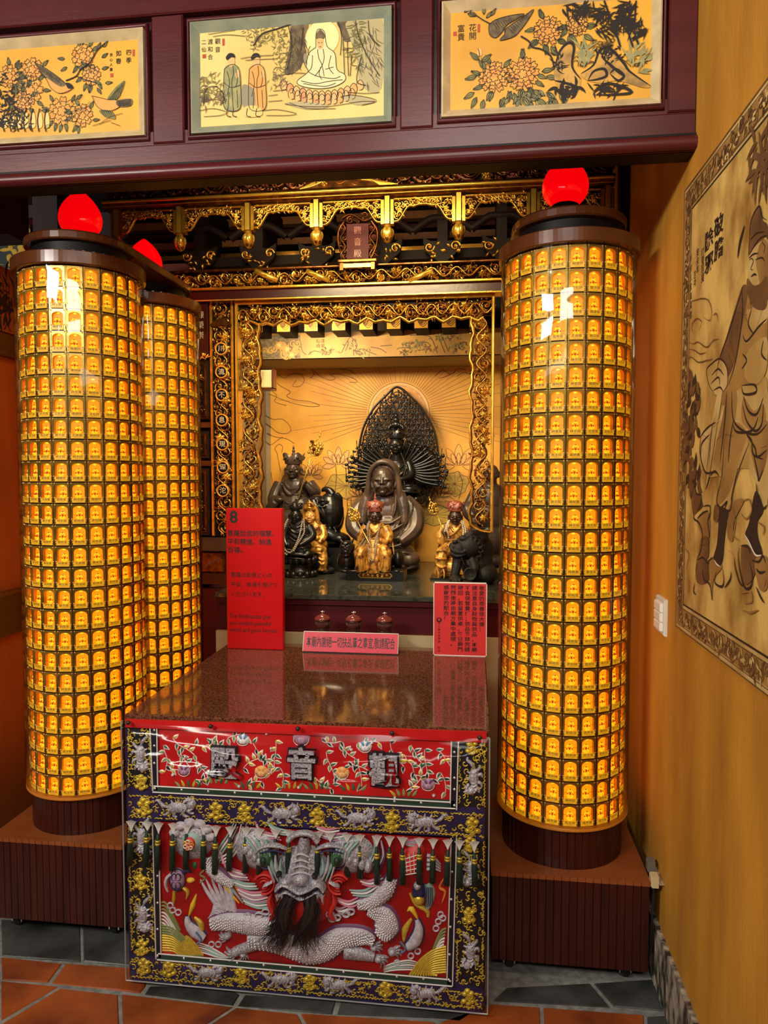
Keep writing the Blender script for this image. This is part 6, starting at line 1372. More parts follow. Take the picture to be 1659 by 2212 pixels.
for q in ([(800, 290), (830, 230), (850, 210), (880, 250), (860, 290)], [(820, 280), (840, 240)], [(870, 290), (900, 270), (930, 280), (980, 300)], [(630, 300), (660, 280), (700, 290), (740, 300)], [(1190, 260), (1230, 235), (1260, 255)], [(1150, 200), (1220, 200), (1260, 215), (1290, 290)], [(1290, 180), (1310, 240), (1330, 290)], [(1310, 180), (1330, 240), (1350, 285)], [(1090, 265), (1180, 262)], [(590, 230), (600, 280), (620, 300)], [(1000, 255), (1060, 250)], [(950, 260), (1000, 270), (1030, 290)]): li(4, *q)
for x, y, n, rx, ry in ((900, 285, 40, 60, 16), (720, 285, 30, 50, 14), (850, 250, 16, 30, 30), (1150, 260, 30, 50, 20), (1200, 240, 20, 40, 14), (1330, 210, 40, 70, 22), (1400, 260, 30, 60, 26), (1240, 270, 20, 40, 10), (1120, 290, 16, 30, 8)):
    for k in range(n): q = tl((x + R.gauss(0, rx * .5), y + R.gauss(0, ry * .5)))[0]; leaf(s, PF, q[0], q[1], R.uniform(0, 6), 18 * UL, 7 * UL, 0, R.choice(['leaf_green', 'ink_wash', 'mural_brown']), .3, .0012)
for k, ch in enumerate('蓬萊仙境'): q = tl((705 - (k // 2) * 24, 230 + (k % 2) * 26))[0]; s.text(PF, ch, 24 * UL, 'ink', q[0], q[1], .0014)
struct(s.build('trim_7'))
# ceiling beams of the niche with painted wood grain
for k in range(9):
    x = LF.px(573 + k * 57.0, 710)[0]; s = MB(); za = LF.px(800, 727)[1]
    s.box(x - .035, x + .035, 3.56, YL, za, za + .09, 'carve_black'); G = front(3.559); B2 = Frame((0, 0, za - .001), (1, 0, 0), (0, 1, 0), (0, 0, -1))
    s.fbox(G, x - .033, x + .033, za + .004, za + .085, 0, .001, 'paint_gold')
    for j in range(5): s.stroke(G.off(.0015), [(x - .03 + j * .008, za + .08), (x - .012 + j * .004, za + .03), (x + .01, za + .012 + j * .010), (x + .030, za + .03 + j * .012)], .0035, 0, 'mural_brown')
    tag(s.build('grained_beam'), f'{ORD[k]} from the left of the short wood-grained ceiling beams inside the shrine', 'beam', 'grained beams of the shrine ceiling')

# ------------------------------------------------------------------- carved gilt frame of the opening
FF = front(YF); tf = tracer(FF, 400, 640, 1659 / 700.0)
fx0, fx1 = FF.px(511, 900)[0], FF.px(1067, 900)[0]; fz1 = avg(FF.px(510, 650)[1], FF.px(1065, 640)[1])
ix0, ix1 = FF.px(561, 900)[0], FF.px(1018, 850)[0]; iz1 = avg(FF.px(570, 700)[1], FF.px(1016, 686)[1])
rnd = random.Random(11)
root = thing('shrine_surround', 'gilded openwork frame carved with flower scrolls round the shrine opening', 'carved frame', ((fx0 + fx1) / 2, YF, SH))
q = MB()
for a in ((fx0, fx0 + .012, 1.25, fz1), (fx1 - .012, fx1, 1.25, fz1)): q.bevbox(FF, *a, -.045, .012, .004, 'gold_bright')
q.bevbox(FF, fx0, fx1, fz1 - .012, fz1, -.045, .014, .004, 'gold_bright')
at(q.build('frame_moulding'), root)
q = MB(); H_ = fz1 - .014 - iz1
q.fbox(FF, fx0 + .01, fx1 - .01, iz1 + .012, fz1 - .01, -.03, -.012, 'carve_black')
vine(q, Frame((fx0 + .012, YF, (fz1 - .014 + iz1) / 2), (1, 0, 0), (0, 0, 1), (0, -1, 0)), fx1 - fx0 - .024, H_, .011, .016, 'gold_dark', rnd, m2='gold', c=-.012)
vine(q, Frame((fx0 + .012, YF, (fz1 - .014 + iz1) / 2), (1, 0, 0), (0, 0, 1), (0, -1, 0)), fx1 - fx0 - .024, H_ * .95, .006, .022, 'gold', rnd, per=H_ * 1.1, m2='gold_bright', c=-.010, fl=.45)
n = 14
lip = []
for k in range(n * 4 + 1): x = lerp(fx0 + .05, fx1 - .05, k / (n * 4)); lip.append((x, iz1 + .008 * math.sin(k * PI / 2.0) + .006 * math.sin(k * .9)))
q.stroke(FF, lip, .012, .014, 'gold', -.004, raw=True)
at(q.build('frame_head'), root)
for sx, xa, xb in ((-1, fx0 + .012, ix0), (1, ix1, fx1 - .012)):
    q = MB(); JB = 1.285; L_ = iz1 - JB; W_ = xb - xa
    fr = Frame(((xa + xb) / 2, YF, JB), (0, 0, 1), (-1, 0, 0), (0, -1, 0))
    vine(q, fr, L_, W_ * 1.05, .010, .018, 'gold_dark', rnd, per=W_ * 1.9, m2='gold', c=-.012, fl=.35)
    vine(q, fr, L_, W_ * .9, .006, .024, 'gold', rnd, per=W_ * 1.35, m2='gold_bright', c=-.008, fl=.4)
    e = ix0 if sx < 0 else ix1
    lip = [(e + sx * -.006 * math.sin(k * .8) - sx * -.004 * math.sin(k * 1.9), JB + L_ * k / 40) for k in range(41)]
    xo = fx0 + .012 if sx < 0 else fx1 - .012; lip = [(xo, JB - .035), (lerp(xo, e, .5), JB - .028), (lerp(xo, e, .85), JB - .012)] + lip
    q.stroke(FF, lip, .010, .014, 'gold', -.004, raw=True); q.stroke(FF, [(a[0] + sx * .003, a[1]) for a in lip], .012, .008, 'gold_dark', -.03, raw=True)
    at(q.build('frame_jamb'), root)

# ------------------------------------------------------------------- panel of round medallions left of the frame
mx0, mx1 = FF.px(456, 900)[0], FF.px(505, 900)[0]; mzt = FF.px(480, 648)[1]; mzb = FF.px(480, 1158)[1]
root = thing('medallion_panel', 'tall carved gilt panel of seven round medallions with one character each', 'carved panel', ((mx0 + mx1) / 2, YF, mzb))
q = MB(); q.fbox(FF, mx0, mx1, mzb, mzt, -.03, -.008, 'carve_black')
for a in ((mx0 - .002, mx0 + .010), (mx1 - .010, mx1 + .002)): q.bevbox(FF, *a, mzb, mzt, -.03, .006, .003, 'gold')
zc = FF.px(480, 1097)[1]; q.fbox(FF, mx0, mx1, zc - .006, zc + .004, -.03, .004, 'gold_dark'); zc = FF.px(480, 703)[1]
at(q.build('panel_board'), root)
q = MB(); W_ = mx1 - mx0
fr = Frame(((mx0 + mx1) / 2, YF, mzb + .01), (0, 0, 1), (-1, 0, 0), (0, -1, 0)); vine(q, fr, mzt - mzb - .02, W_ * .86, .006, .014, 'gold', rnd, per=W_ * 1.1, m2='gold_bright', c=-.008, fl=.2)
vine(q, fr, mzt - mzb - .02, W_ * .86, .005, .010, 'gold_dark', rnd, per=W_ * .8, m2='gold', c=-.008, fl=.1)
q.prism(FF, crom(tracer(FF, 410, 640, 607 / 170.0)((160, 225), (200, 190), (245, 170), (290, 185), (330, 225), (290, 235), (245, 225), (200, 240)), 3, True), -.008, .010, 'gold_dark'); at(q.build('scroll_carving'), root)
tm = tracer(FF, 410, 640, 607 / 170.0)
for ch, x, y in (('川', 247, 408), ('流', 249, 587), ('不', 251, 764), ('息', 252, 957), ('現', 256, 1143), ('琛', 261, 1320), ('沱', 260, 1500)):
    q = MB(); c = tm((x, y))[0]; ax = (Vector((1, 0, 0)), Vector((0, 0, 1)), Vector((0, -1, 0)))
    C3 = FF.p(c[0], c[1], 0)
    q.lathe([(0, .008), (.0235, .008)], C3, 'carve_black', 28, ax=ax, smooth=False); q.lathe([(.0225, .007), (.0225, .012), (.025, .015), (.0285, .012), (.0285, -.006)], C3, 'ring_gold', 28, ax=ax)
    q.text(FF, ch, .030, 'bead_pale', c[0], c[1], .0086, bold=.006, h=.002); at(q.build('medallion'), root)

# ------------------------------------------------------------------- side panels further left, partly behind the pillar
PX = FF
def panel(label, y0, y1, px0, px1, grp=None):
    a = PX.px(px0, y1); b = PX.px(px1, y0); q = MB()
    q.bevbox(PX, a[0], b[0], a[1], b[1], -.03, .0, .006, 'wood_black'); q.bevbox(PX, a[0] + .02, b[0] - .012, a[1] + .014, b[1] - .014, -.0, .010, .006, 'gold_dark'); q.fbox(PX, a[0] + .03, b[0] - .02, a[1] + .022, b[1] - .022, .0100, .0104, 'carve_black')
    vine(q, Frame(((a[0] + .03 + b[0] - .02) / 2, YF, a[1] + .022), (0, 0, 1), (-1, 0, 0), (0, -1, 0)), b[1] - a[1] - .044, b[0] - a[0] - .055, .006, .012, 'gold_dark', rnd, m2='gold', c=.0104)
    tag(q.build('side_panel'), label, 'panel', grp)
panel('tall dark framed side panel just below the dark donor board', 776, 908, 405, 452); panel('small square dark framed side panel between the two tall ones', 930, 992, 405, 452); panel('lowest dark framed side panel left of the medallion panel', 1010, 1158, 405, 452)
q = MB()
for y in (918, 1001): a = PX.px(400, y); b = PX.px(456, y); q.fbox(PX, a[0], b[0], a[1] - .012, a[1] + .012, -.03, -.002, 'cap_brown')
a = PX.px(400, 1160); b = PX.px(512, 1190); q.fbox(PX, a[0], b[0], b[1], a[1], -.03, .02, 'wood_dark'); q.fbox(PX, a[0], b[0], SH, b[1], -.04, .0, 'lacquer_dark')
a = PX.px(436, 1190); b = PX.px(487, 1238); q.bevbox(PX, a[0], b[0], b[1], a[1], -.0, .014, .008, 'gold_dark'); q.stroke(PX.off(.0145), [(a[0] + .02, b[1] + .03), (a[0] + .05, b[1] + .05), (b[0] - .02, a[1] - .03)], .008, 0, 'mural_brown')
a = PX.px(400, 1160); q.fbox(PX, -1.72, PX.px(405, 900)[0], SH, 2.30, -.05, -.03, 'lacquer_dark'); q.fbox(PX, PX.px(400, 900)[0], FF.px(512, 900)[0], SH, 2.30, -.05, -.031, 'carve_black')
struct(q.build('trim_8'))
a = PX.px(415, 775); b = PX.px(451, 650); G = PX.off(.018)
q = MB(); q.bevbox(PX, a[0], b[0], a[1], b[1], 0.001, .018, .003, 'lacquer_dark')
for k, ch in enumerate('陳榮崇'): c = PX.px(436, 683 + k * 22); q.text(G, ch, .036, 'bead_pale', c[0], c[1], .0006)
for k, ch in enumerate('敬獻'): c = PX.px(427, 740 + k * 16); q.text(G, ch, .034, 'bead_pale', c[0], c[1], .0006)
for k in range(14): leaf(q, G, R.uniform(a[0], b[0]), R.choice([a[1] + .006, b[1] - .006]), R.uniform(0, 6), .02, .008, .004, 'gold', .5)
tag(q.build('donor_board'), 'dark hanging board with gold writing at the top left of the shrine', 'board')

# ------------------------------------------------------------------- frieze above the frame
z = lambda px_, py_, fr=FF: fr.px(px_, py_)[1]
X0_, X1_ = -1.72, 0.42
q = MB(); q.bevbox(FF, X0_, X1_, fz1 + .002, z(800, 621), -.06, .035, .006, 'lacquer_dark'); q.fbox(FF, X0_, X1_, fz1 + .001, fz1 + .006, -.04, .040, 'gold_bright')
za, zb_ = z(800, 619), z(800, 577)
q.bevbox(FF, X0_, X1_, za - .002, za + .010, -.05, .038, .003, 'gold'); q.bevbox(FF, X0_, X1_, zb_ - .004, zb_ + .006, -.05, .034, .003, 'gold_dark'); q.fbox(FF, X0_, X1_, za, zb_, -.05, .0, 'carve_black')
struct(q.build('trim_9'))
q = MB(); fr = Frame((X0_ + .1, YF, (za + zb_) / 2 + .004), (1, 0, 0), (0, 0, 1), (0, -1, 0))
vine(q, fr, X1_ - X0_ - .1, (zb_ - za) * .86, .009, .024, 'gold_dark', rnd, per=.15, m2='gold', c=.0, fl=.4); vine(q, fr, X1_ - X0_ - .1, (zb_ - za) * .86, .007, .030, 'gold', rnd, per=.11, m2='gold_bright', c=.002, fl=.35)
for px_, sg in ((690, -1), (910, 1), (580, -1)): c = FF.px(px_, 600); q.tube([FF.p(c[0] - .05, c[1] - .022 * sg, .03), FF.p(c[0] + .05, c[1] + .022 * sg, .03)], .012, 'gold_bright', 8)
tag(q.build('carved_frieze'), 'gilded frieze carved with flowers and scrolls above the shrine frame', 'carved frieze')
# hanging name plaque
YP = 3.085; PP = front(YP); a = PP.px(745, 562); b = PP.px(800, 482)
root = thing('name_plaque', 'small dark red name plaque in a carved border above the middle of the frieze', 'plaque', ((a[0] + b[0]) / 2, YP, a[1]))
q = MB(); q.fbox(PP, a[0] + .008, b[0] - .008, a[1], b[1], -.02, 0.0, 'panel_red'); q.vtext(PP, '觀音殿', .034, 'crown_red', (a[0] + b[0]) / 2, lerp(a[1], b[1], .8), .048, c=.001); at(q.build('plaque_board'), root)
q = MB()
for sx in (-1, 1):
    x = a[0] if sx < 0 else b[0]; vine(q, Frame((x + sx * .008, YP, a[1]), (0, 0, 1), (-1, 0, 0), (0, -1, 0)), b[1] - a[1], .04, .006, .014, 'gold_dark', rnd, m2='crown_red', c=-.01)
    q.stroke(PP, [(x, a[1]), (x + sx * .026, lerp(a[1], b[1], .4)), (x + sx * .028, lerp(a[1], b[1], .8)), (x + sx * .004, b[1] + .01)], .010, .012, 'gold_dark', -.01)
vine(q, Frame((a[0] - .01, YP, b[1] + .025), (1, 0, 0), (0, 0, 1), (0, -1, 0)), b[0] - a[0] + .02, .055, .006, .016, 'gold_dark', rnd, m2='crown_red', c=-.01)
at(q.build('plaque_border'), root)
q = MB(); q.bevbox(PP, a[0] - .03, b[0] + .03, a[1] - .016, a[1], -.03, .02, .004, 'gold_dark'); q.fbox(PP, a[0] - .02, a[0] - .005, a[1] - .045, a[1] - .016, -.02, .015, 'gold_dark'); q.fbox(PP, b[0] + .005, b[0] + .02, a[1] - .045, a[1] - .016, -.02, .015, 'gold_dark'); q.fbox(PP, a[0] - .005, b[0] + .005, a[1] - .034, a[1] - .018, -.015, .01, 'gold'); at(q.build('plaque_stand'), root)
# brackets and rafters in the recess behind
q = MB()
q.box(-1.8, .42, 3.62, 3.66, 2.3, 3.12, 'black')
for k, (y, zz, h_, m_) in enumerate(((3.34, 2.462, .040, 'pink_trim'), (3.40, 2.59, .030, 'rafter_brown'), (3.46, 2.66, .022, 'lacquer'), (3.5, 2.72, .035, 'rafter_brown'), (3.56, 2.82, .035, 'rafter_brown'), (3.38, 2.53, .022, 'gold'))):
    q.box(-1.75, .40, y, y + .05, zz, zz + h_, m_)
q.box(-1.75, .40, 3.20, 3.62, 3.0, 3.05, 'black')
struct(q.build('trim_10'))
for k in range(6):
    x = FF.px(428 + k * 128, 560)[0] + (.0 if k < 3 else .03); q = MB()
    q.box(x - .022, x + .022, 3.16, 3.5, 2.405, 2.74, 'carve_black')
    G = front(3.155)
    for sx in (-1, 1):
        q.prism(G, [(x, 2.415), (x + sx * .02, 2.415), (x + sx * .075, 2.46), (x + sx * .085, 2.52), (x + sx * .05, 2.50), (x, 2.50)], -.02, 0, 'carve_black'); spiral(q, G, x + sx * .055, 2.475, .022, 0, sx, .008, .012, 'gold', 1.2)
        q.stroke(G, [(x, 2.60), (x + sx * .05, 2.60), (x + sx * .10, 2.57), (x + sx * .13, 2.55)], .035, .02, 'carve_black', -.02)
        for j in range(6): leaf(q, G, x + sx * R.uniform(.01, .07), R.uniform(2.42, 2.49), R.uniform(0, 6), .025, .010, .012, 'gold', .4)
    tag(q.build('roof_bracket'), f'{ORD[k]} from the left of the dark carved brackets on the frieze', 'bracket', 'roof brackets above the frieze')

# ------------------------------------------------------------------- gilt canopy with hanging posts
YC = 2.86; CN = front(YC)
zr = lambda px_, py_: CN.px(px_, py_)[1]
X0_, X1_ = CN.px(228, 440)[0], CN.px(1327, 400)[0]
zA = avg(zr(640, 415), zr(1000, 400), zr(850, 402)); root = thing('gilt_canopy', 'gilded canopy rail with pierced arches and hanging posts across the top of the shrine', 'canopy', (-.5, YC, 2.5))
rail0 = avg(zr(660, 433), zr(1080, 416)); rail1 = avg(zr(660, 410), zr(1080, 391))
q = MB(); prof = [(0, 0), (.012, .002), (.020, .010), (.020, .018), (.026, .024), (.032, .036), (.030, .046), (.022, .050), (.022, .058), (.014, .062), (0, .062)]
L_ = len(prof); kz = (rail1 - rail0) / .062
q.add([CN.p(x, rail0 + b_ * kz, a_) for x in (X0_, X1_) for a_, b_ in prof], [(i, i + 1, L_ + i + 1, L_ + i) for i in range(L_ - 1)], 'gold_dark', True)
q.stroke(CN, [(X0_, rail0 + .036 * kz), (X1_, rail0 + .036 * kz)], .012, .006, 'gold_bright', .028, raw=True); q.stroke(CN, [(X0_, rail0 + .013 * kz), (X1_, rail0 + .013 * kz)], .005, .004, 'gold', .018, raw=True)
q.fbox(CN, X0_, X1_, rail0, rail1, -.05, 0, 'gold_dark'); at(q.build('canopy_rail'), root)
post_px = [(253, 0), (388, 0), (536, 0), (684, 0), (837, 0), (991, 0), (1152, 0), (1312, 0)]
PXS = [CN.px(a_, 440)[0] for a_, _ in post_px]
ph = .105
for i, x in enumerate(PXS):
    q = MB()
    q.fbox(CN, x - .009, x + .009, rail0 - ph, rail0, -.02, .016, 'gold_bright')
    for sx in (-1, 1): q.fbox(CN, x + sx * .019 - .006, x + sx * .019 + .006, rail0 - ph, rail0 - .012, -.02, .010, 'gold')
    po = at(q.build('hanging_post'), root)
    q = MB(); zc = rail0 - ph - .036
    q.lathe([(0, .036), (.014, .034), (.012, .028), (.020, .018), (.0245, .002), (.021, -.016), (.012, -.030), (0, -.036)], (x, YC, zc), 'gold', 18)
    for k in range(6):
        a_ = k * PI / 3; q.ell((x + .017 * math.cos(a_), YC + .017 * math.sin(a_), zc + .004), (.010, .010, .017), 'gold_bright', 8, 6)
        q.ell((x + .012 * math.cos(a_ + .5), YC + .012 * math.sin(a_ + .5), zc - .016), (.009, .009, .014), 'gold_dark', 8, 6)
    o = q.build('bud_finial'); o.parent = po
for i in range(len(PXS) - 1):
    xa, xb = PXS[i] + .026, PXS[i + 1] - .026; q = MB(); W_ = xb - xa
    def edge(f): g = abs(2 * f - 1); return rail0 - .012 - (.020 + .062 * (max(0, (g - .12) / .88)) ** 1.5 + .012 * math.sin(g * PI * 3) * (g > .3))
    low = [(lerp(xa, xb, k / 30), edge(k / 30)) for k in range(31)]
    q.stroke(CN, low, .007, .010, 'gold', -.004, raw=True); q.stroke(CN, [(xa, rail0 - .008), (xb, rail0 - .008)], .007, .008, 'gold', -.004, raw=True)
    for k in range(16):
        f = (k + .5) / 16; x = lerp(xa, xb, f); zt_, zl = rail0 - .010, edge(f); h_ = zt_ - zl
        m_ = max(1, int(h_ / .030))
        for j in range(m_): spiral(q, CN, x + R.uniform(-.003, .003), zt_ - h_ * (j + .5) / m_, min(.012, h_ * .42 / m_ + .004), R.uniform(0, 6), R.choice([-1, 1]), .0034, .006, 'gold' if R.random() < .7 else 'gold_bright', 1.2)
        for j in range(m_ * 2): leaf(q, CN, x, zt_ - h_ * R.random(), R.uniform(0, 6), .018, .007, .006, 'gold', .5)
    for s_ in (0, 1):
        f = .1 if s_ == 0 else .9; flower(q, CN, lerp(xa, xb, f), rail0 - .05, .013, 5, .006, 'gold_bright')
    at(q.build('pierced_arch'), root)
# figures and foliage standing on the rail
q = MB(); fr = Frame((X0_, YC, rail1 + .035), (1, 0, 0), (0, 0, 1), (0, -1, 0)); vine(q, fr, X1_ - X0_, .085, .012, .022, 'crown_red', rnd, per=.17, m2='gold_dark', c=-.02, fl=.3); vine(q, fr, X1_ - X0_, .075, .007, .03, 'gold_dark', rnd, per=.13, m2='gold_bright', c=-.016, fl=.2)
q.fbox(CN, X0_, X1_, rail1, rail1 + .11, -.06, -.03, 'carve_black'); at(q.build('crest_carving'), root)
q = MB(); c = CN.px(752, 408); w_ = CN.px(860, 400)[0] - c[0]
for k in range(26):
    f = k / 25; q.stroke(CN, [(c[0] - w_ + f * w_ * .3, c[1] + .002 + f * .012), (c[0] - w_ * .4 * (1 - f) , c[1] + .045 * math.sin(PI * (.35 + f * .3)) + f * .02), (c[0] + w_ * .6 * (1 - f * .3), c[1] + .02 + f * .012), (c[0] + w_ * (1 - f * .35), c[1] + .004)], .006, .006, 'gold_bright' if k % 2 else 'gold', .008)
q.prism(CN, crom([(c[0] - w_, c[1]), (c[0] - w_ * .5, c[1] + .035), (c[0], c[1] + .048), (c[0] + w_ * .5, c[1] + .035), (c[0] + w_, c[1])], 5) + [(c[0], c[1] - .004)], -.02, .010, 'gold_dark'); at(q.build('fan_carving'), root)
# small lit box on the left side of the opening
BX = front(3.24); a = BX.px(566, 838); b = BX.px(587, 799)
root = thing('wall_box', 'small cream box with a dark edge on the left side of the shrine opening', 'box', ((a[0] + b[0]) / 2, 3.26, a[1]))
q = MB(); q.bevbox(BX, a[0] - .06, b[0], a[1], b[1], -.05, 0, .004, 'box_lit'); at(q.build('box_cover'), root)
q = MB(); q.fbox(BX, b[0], b[0] + .008, a[1] - .004, b[1] + .004, -.05, .004, 'cap_brown'); q.fbox(BX, a[0] - .06, b[0] + .008, a[1] - .010, a[1], -.05, .004, 'cap_brown'); at(q.build('box_edge'), root)
# =================================================================== the statues on the shelf
class Carver:
    """shapes measured from the photograph on the upright plane the statue stands in, with real depth d towards the viewer"""
    def __init__(s, y): s.fr = front(y); s.y = y; s.k = abs(s.fr.px(830, 1100)[0] - s.fr.px(831, 1100)[0]); s.mb = MB()
    def P(s, x, y, d=0.0): a, b = s.fr.px(x, y); return Vector((a, s.y - d * s.k, b))
    def e(s, x, y, d, rx, rd, rz, m, rot=None, seg=20, rings=14): s.mb.ell(s.P(x, y, d), (rx * s.k, rd * s.k, rz * s.k), m, seg, rings, rot)
    def t(s, pts, r, m, n=10, sm=5, flat=1.0):
        P = [s.P(*p) for p in pts]
        if sm > 1: P = crom(P, sm)
        s.mb.tube(P, [q * s.k for q in r] if isinstance(r, (list, tuple)) else r * s.k, m, n, flat=flat)
    def lathe(s, x, y, d, prof, m, n=24, sq=1.0):
        c = s.P(x, y, d); s.mb.lathe([(a * s.k, b * s.k) for a, b in prof], c, m, n, sq=sq)
    def face(s, x, y, d, w, h, m, stern=False):
        """head with brow, eyelids, nose, lips, chin and ears"""
        s.e(x, y, d, w * .5, w * .54, h * .56, m); s.e(x, y + h * .22, d + w * .10, w * .40, w * .42, h * .36, m)
        f = d + w * .52
        s.t([(x, y - h * .10, f - w * .03), (x, y + h * .06, f + w * .08), (x, y + h * .13, f + w * .10)], [w * .045, w * .06, w * .085], m, sm=3)
        for q in (-1, 1):
            s.e(x + q * w * .09, y + h * .13, f + w * .03, w * .05, w * .05, w * .045, m)
            s.e(x + q * w * .22, y - h * .02, f - w * .07, w * .13, w * .07, h * .055, m)
            b = h * (.10 if not stern else .03)
            s.t([(x + q * w * .04, y - b * (.8 if not stern else -.2), f - w * .01), (x + q * w * .22, y - b * 1.35, f - w * .04), (x + q * w * .40, y - b * .8, f - w * .17)], [w * .03, w * .035 * (1.7 if stern else 1), w * .02], m, sm=4)
            s.t([(x + q * w * .50, y - h * .10, d + w * .02), (x + q * w * .56, y + h * .06, d), (x + q * w * .50, y + h * .32, d + w * .04)], [w * .07, w * .06, w * .05], m, sm=4)
            s.e(x + q * w * .28, y + h * .18, f - w * .16, w * .15, w * .12, h * .14, m)
        my = y + h * .285
        s.t([(x - w * .17, my + (h * .03 if stern else -h * .005), f - w * .09), (x, my - h * .012, f - w * .005), (x + w * .17, my + (h * .03 if stern else -h * .005), f - w * .09)], [w * .018, w * .045, w * .018], m, sm=4)
        s.t([(x - w * .13, my + h * .065, f - w * .10), (x, my + h * .06, f - w * .03), (x + w * .13, my + h * .065, f - w * .10)], [w * .018, w * .05, w * .018], m, sm=4)
        s.e(x, y + h * .47, f - w * .14, w * .15, w * .13, h * .10, m)
    def fist(s, x, y, d, r, m, ax=(0, 1)):
        """closed hand: palm, four curled fingers and a thumb round a shaft direction ax"""
        s.e(x, y, d, r, r * .7, r * 1.05, m, seg=12, rings=8)
        for q in range(4):
            o = (q - 1.5) * r * .5; cx, cy = x + ax[0] * o, y + ax[1] * o; nx, ny = -ax[1], ax[0]
            s.t([(cx + nx * r * .9, cy + ny * r * .9, d + r * .3), (cx + nx * r * .5, cy + ny * r * .5, d + r * 1.15), (cx - nx * r * .5, cy - ny * r * .5, d + r * (1.2 - .05 * q)), (cx - nx * r * (.9 - .06 * q), cy - ny * r * (.9 - .06 * q), d + r * .5)], [r * .26, r * .25, r * .23, r * .18], m, 7, 3)
        s.t([(x + ax[1] * r * .6, y - ax[0] * r * .6 - r * .5, d + r * .2), (x, y - r * .95, d + r * .9), (x - r * .5, y - r * .8, d + r * 1.0)], [r * .3, r * .27, r * .2], m, 7, 3)
    def beads(s, pts, r, m, gap=1.9):
        P = crom([s.P(*p) for p in pts], 12); acc = 0.0; last = P[0]; s.mb.ell(last, r * s.k, m, 8, 6)
        for a, b in zip(P, P[1:]):
            L_ = (b - a).length; t_ = 0.0
            while acc + (L_ - t_) >= gap * r * s.k:
                t_ += gap * r * s.k - acc; acc = 0.0; s.mb.ell(a.lerp(b, t_ / L_), r * s.k, m, 8, 6)
            acc += L_ - t_
    def crown(s, x, y, d, r0, r1, h, m, n=5, m2=None, rot=0.0, pt=.35):
        """flared crown of n pointed leaves: base radius r0 at y, top radius r1, height h"""
        N = n * 8; vs = []; c = s.P(x, y, d); k = s.k
        for j, (f, th) in enumerate(((0, 0), (.12, .6), (.25, 0), (1, .2))):
            for i in range(N):
                a = 2 * PI * i / N + rot; top = 1 - pt * abs(2 * ((i / N * n) % 1) - 1) ** 1.4 if f == 1 else 1
                rr = lerp(r0, r1, f * top) + th; vs.append(c + Vector((rr * k * math.cos(a), rr * k * math.sin(a), h * k * f * top)))
        for i in range(N):
            a = 2 * PI * i / N + rot; top = 1 - pt * abs(2 * ((i / N * n) % 1) - 1) ** 1.4; rr = lerp(r0, r1, top) - 1.6; vs.append(c + Vector((rr * k * math.cos(a), rr * k * math.sin(a), h * k * top)))
        for i in range(N): a = 2 * PI * i / N + rot; vs.append(c + Vector(((r0 - 1.5) * k * math.cos(a), (r0 - 1.5) * k * math.sin(a), h * k * .3)))
        fs = [(j * N + i, j * N + (i + 1) % N, (j + 1) * N + (i + 1) % N, (j + 1) * N + i) for j in range(5) for i in range(N)] + [list(range(5 * N, 6 * N))]
        s.mb.add(vs, fs, m, True)
        for q in range(n):
            a = 2 * PI * (q + .5) / n + rot; rr = lerp(r0, r1, .55) + .6; s.mb.ell(c + Vector((rr * k * math.cos(a), rr * k * math.sin(a), h * k * .58)), h * .13 * k, m2 or m, 8, 6)
            for w_ in (-.28, .28): b = a + w_; s.mb.ell(c + Vector((rr * k * math.cos(b), rr * k * math.sin(b), h * k * .42)), h * .08 * k, m2 or m, 6, 5)
    def knob(s, x, y, d, h, r, m): s.lathe(x, y, d, [(r * .9, 0), (r, h * .12), (r * .4, h * .24), (r * .75, h * .36), (r * .75, h * .46), (r * .3, h * .55), (r * .55, h * .68), (r * .5, h * .8), (0, h)], m, 12)
    def part(s, name, root, vox=None, it=2):
        mb, s.mb = s.mb, MB(); mb.v = [(v[0], v[1], max(v[2], SH + .0006)) for v in mb.v]; return at(mb.carve(name, vox, iters=it) if vox else mb.build(name), root)
def folds(c, rows, r, m):
    for q in rows: c.t(q, [r * .5, r, r, r * .5], m, 7, 5)
def statue(c, name, label, x, cat='statue', z=SH): return thing(name, label, cat, (c.P(x, 1200).x, c.y, z))
def base_y(c): a = c.fr.px(830, 1200)[1]; b = c.fr.px(830, 1201)[1]; return 1200 + (a - SH) / (a - b)      # picture row where the plane meets the shelf
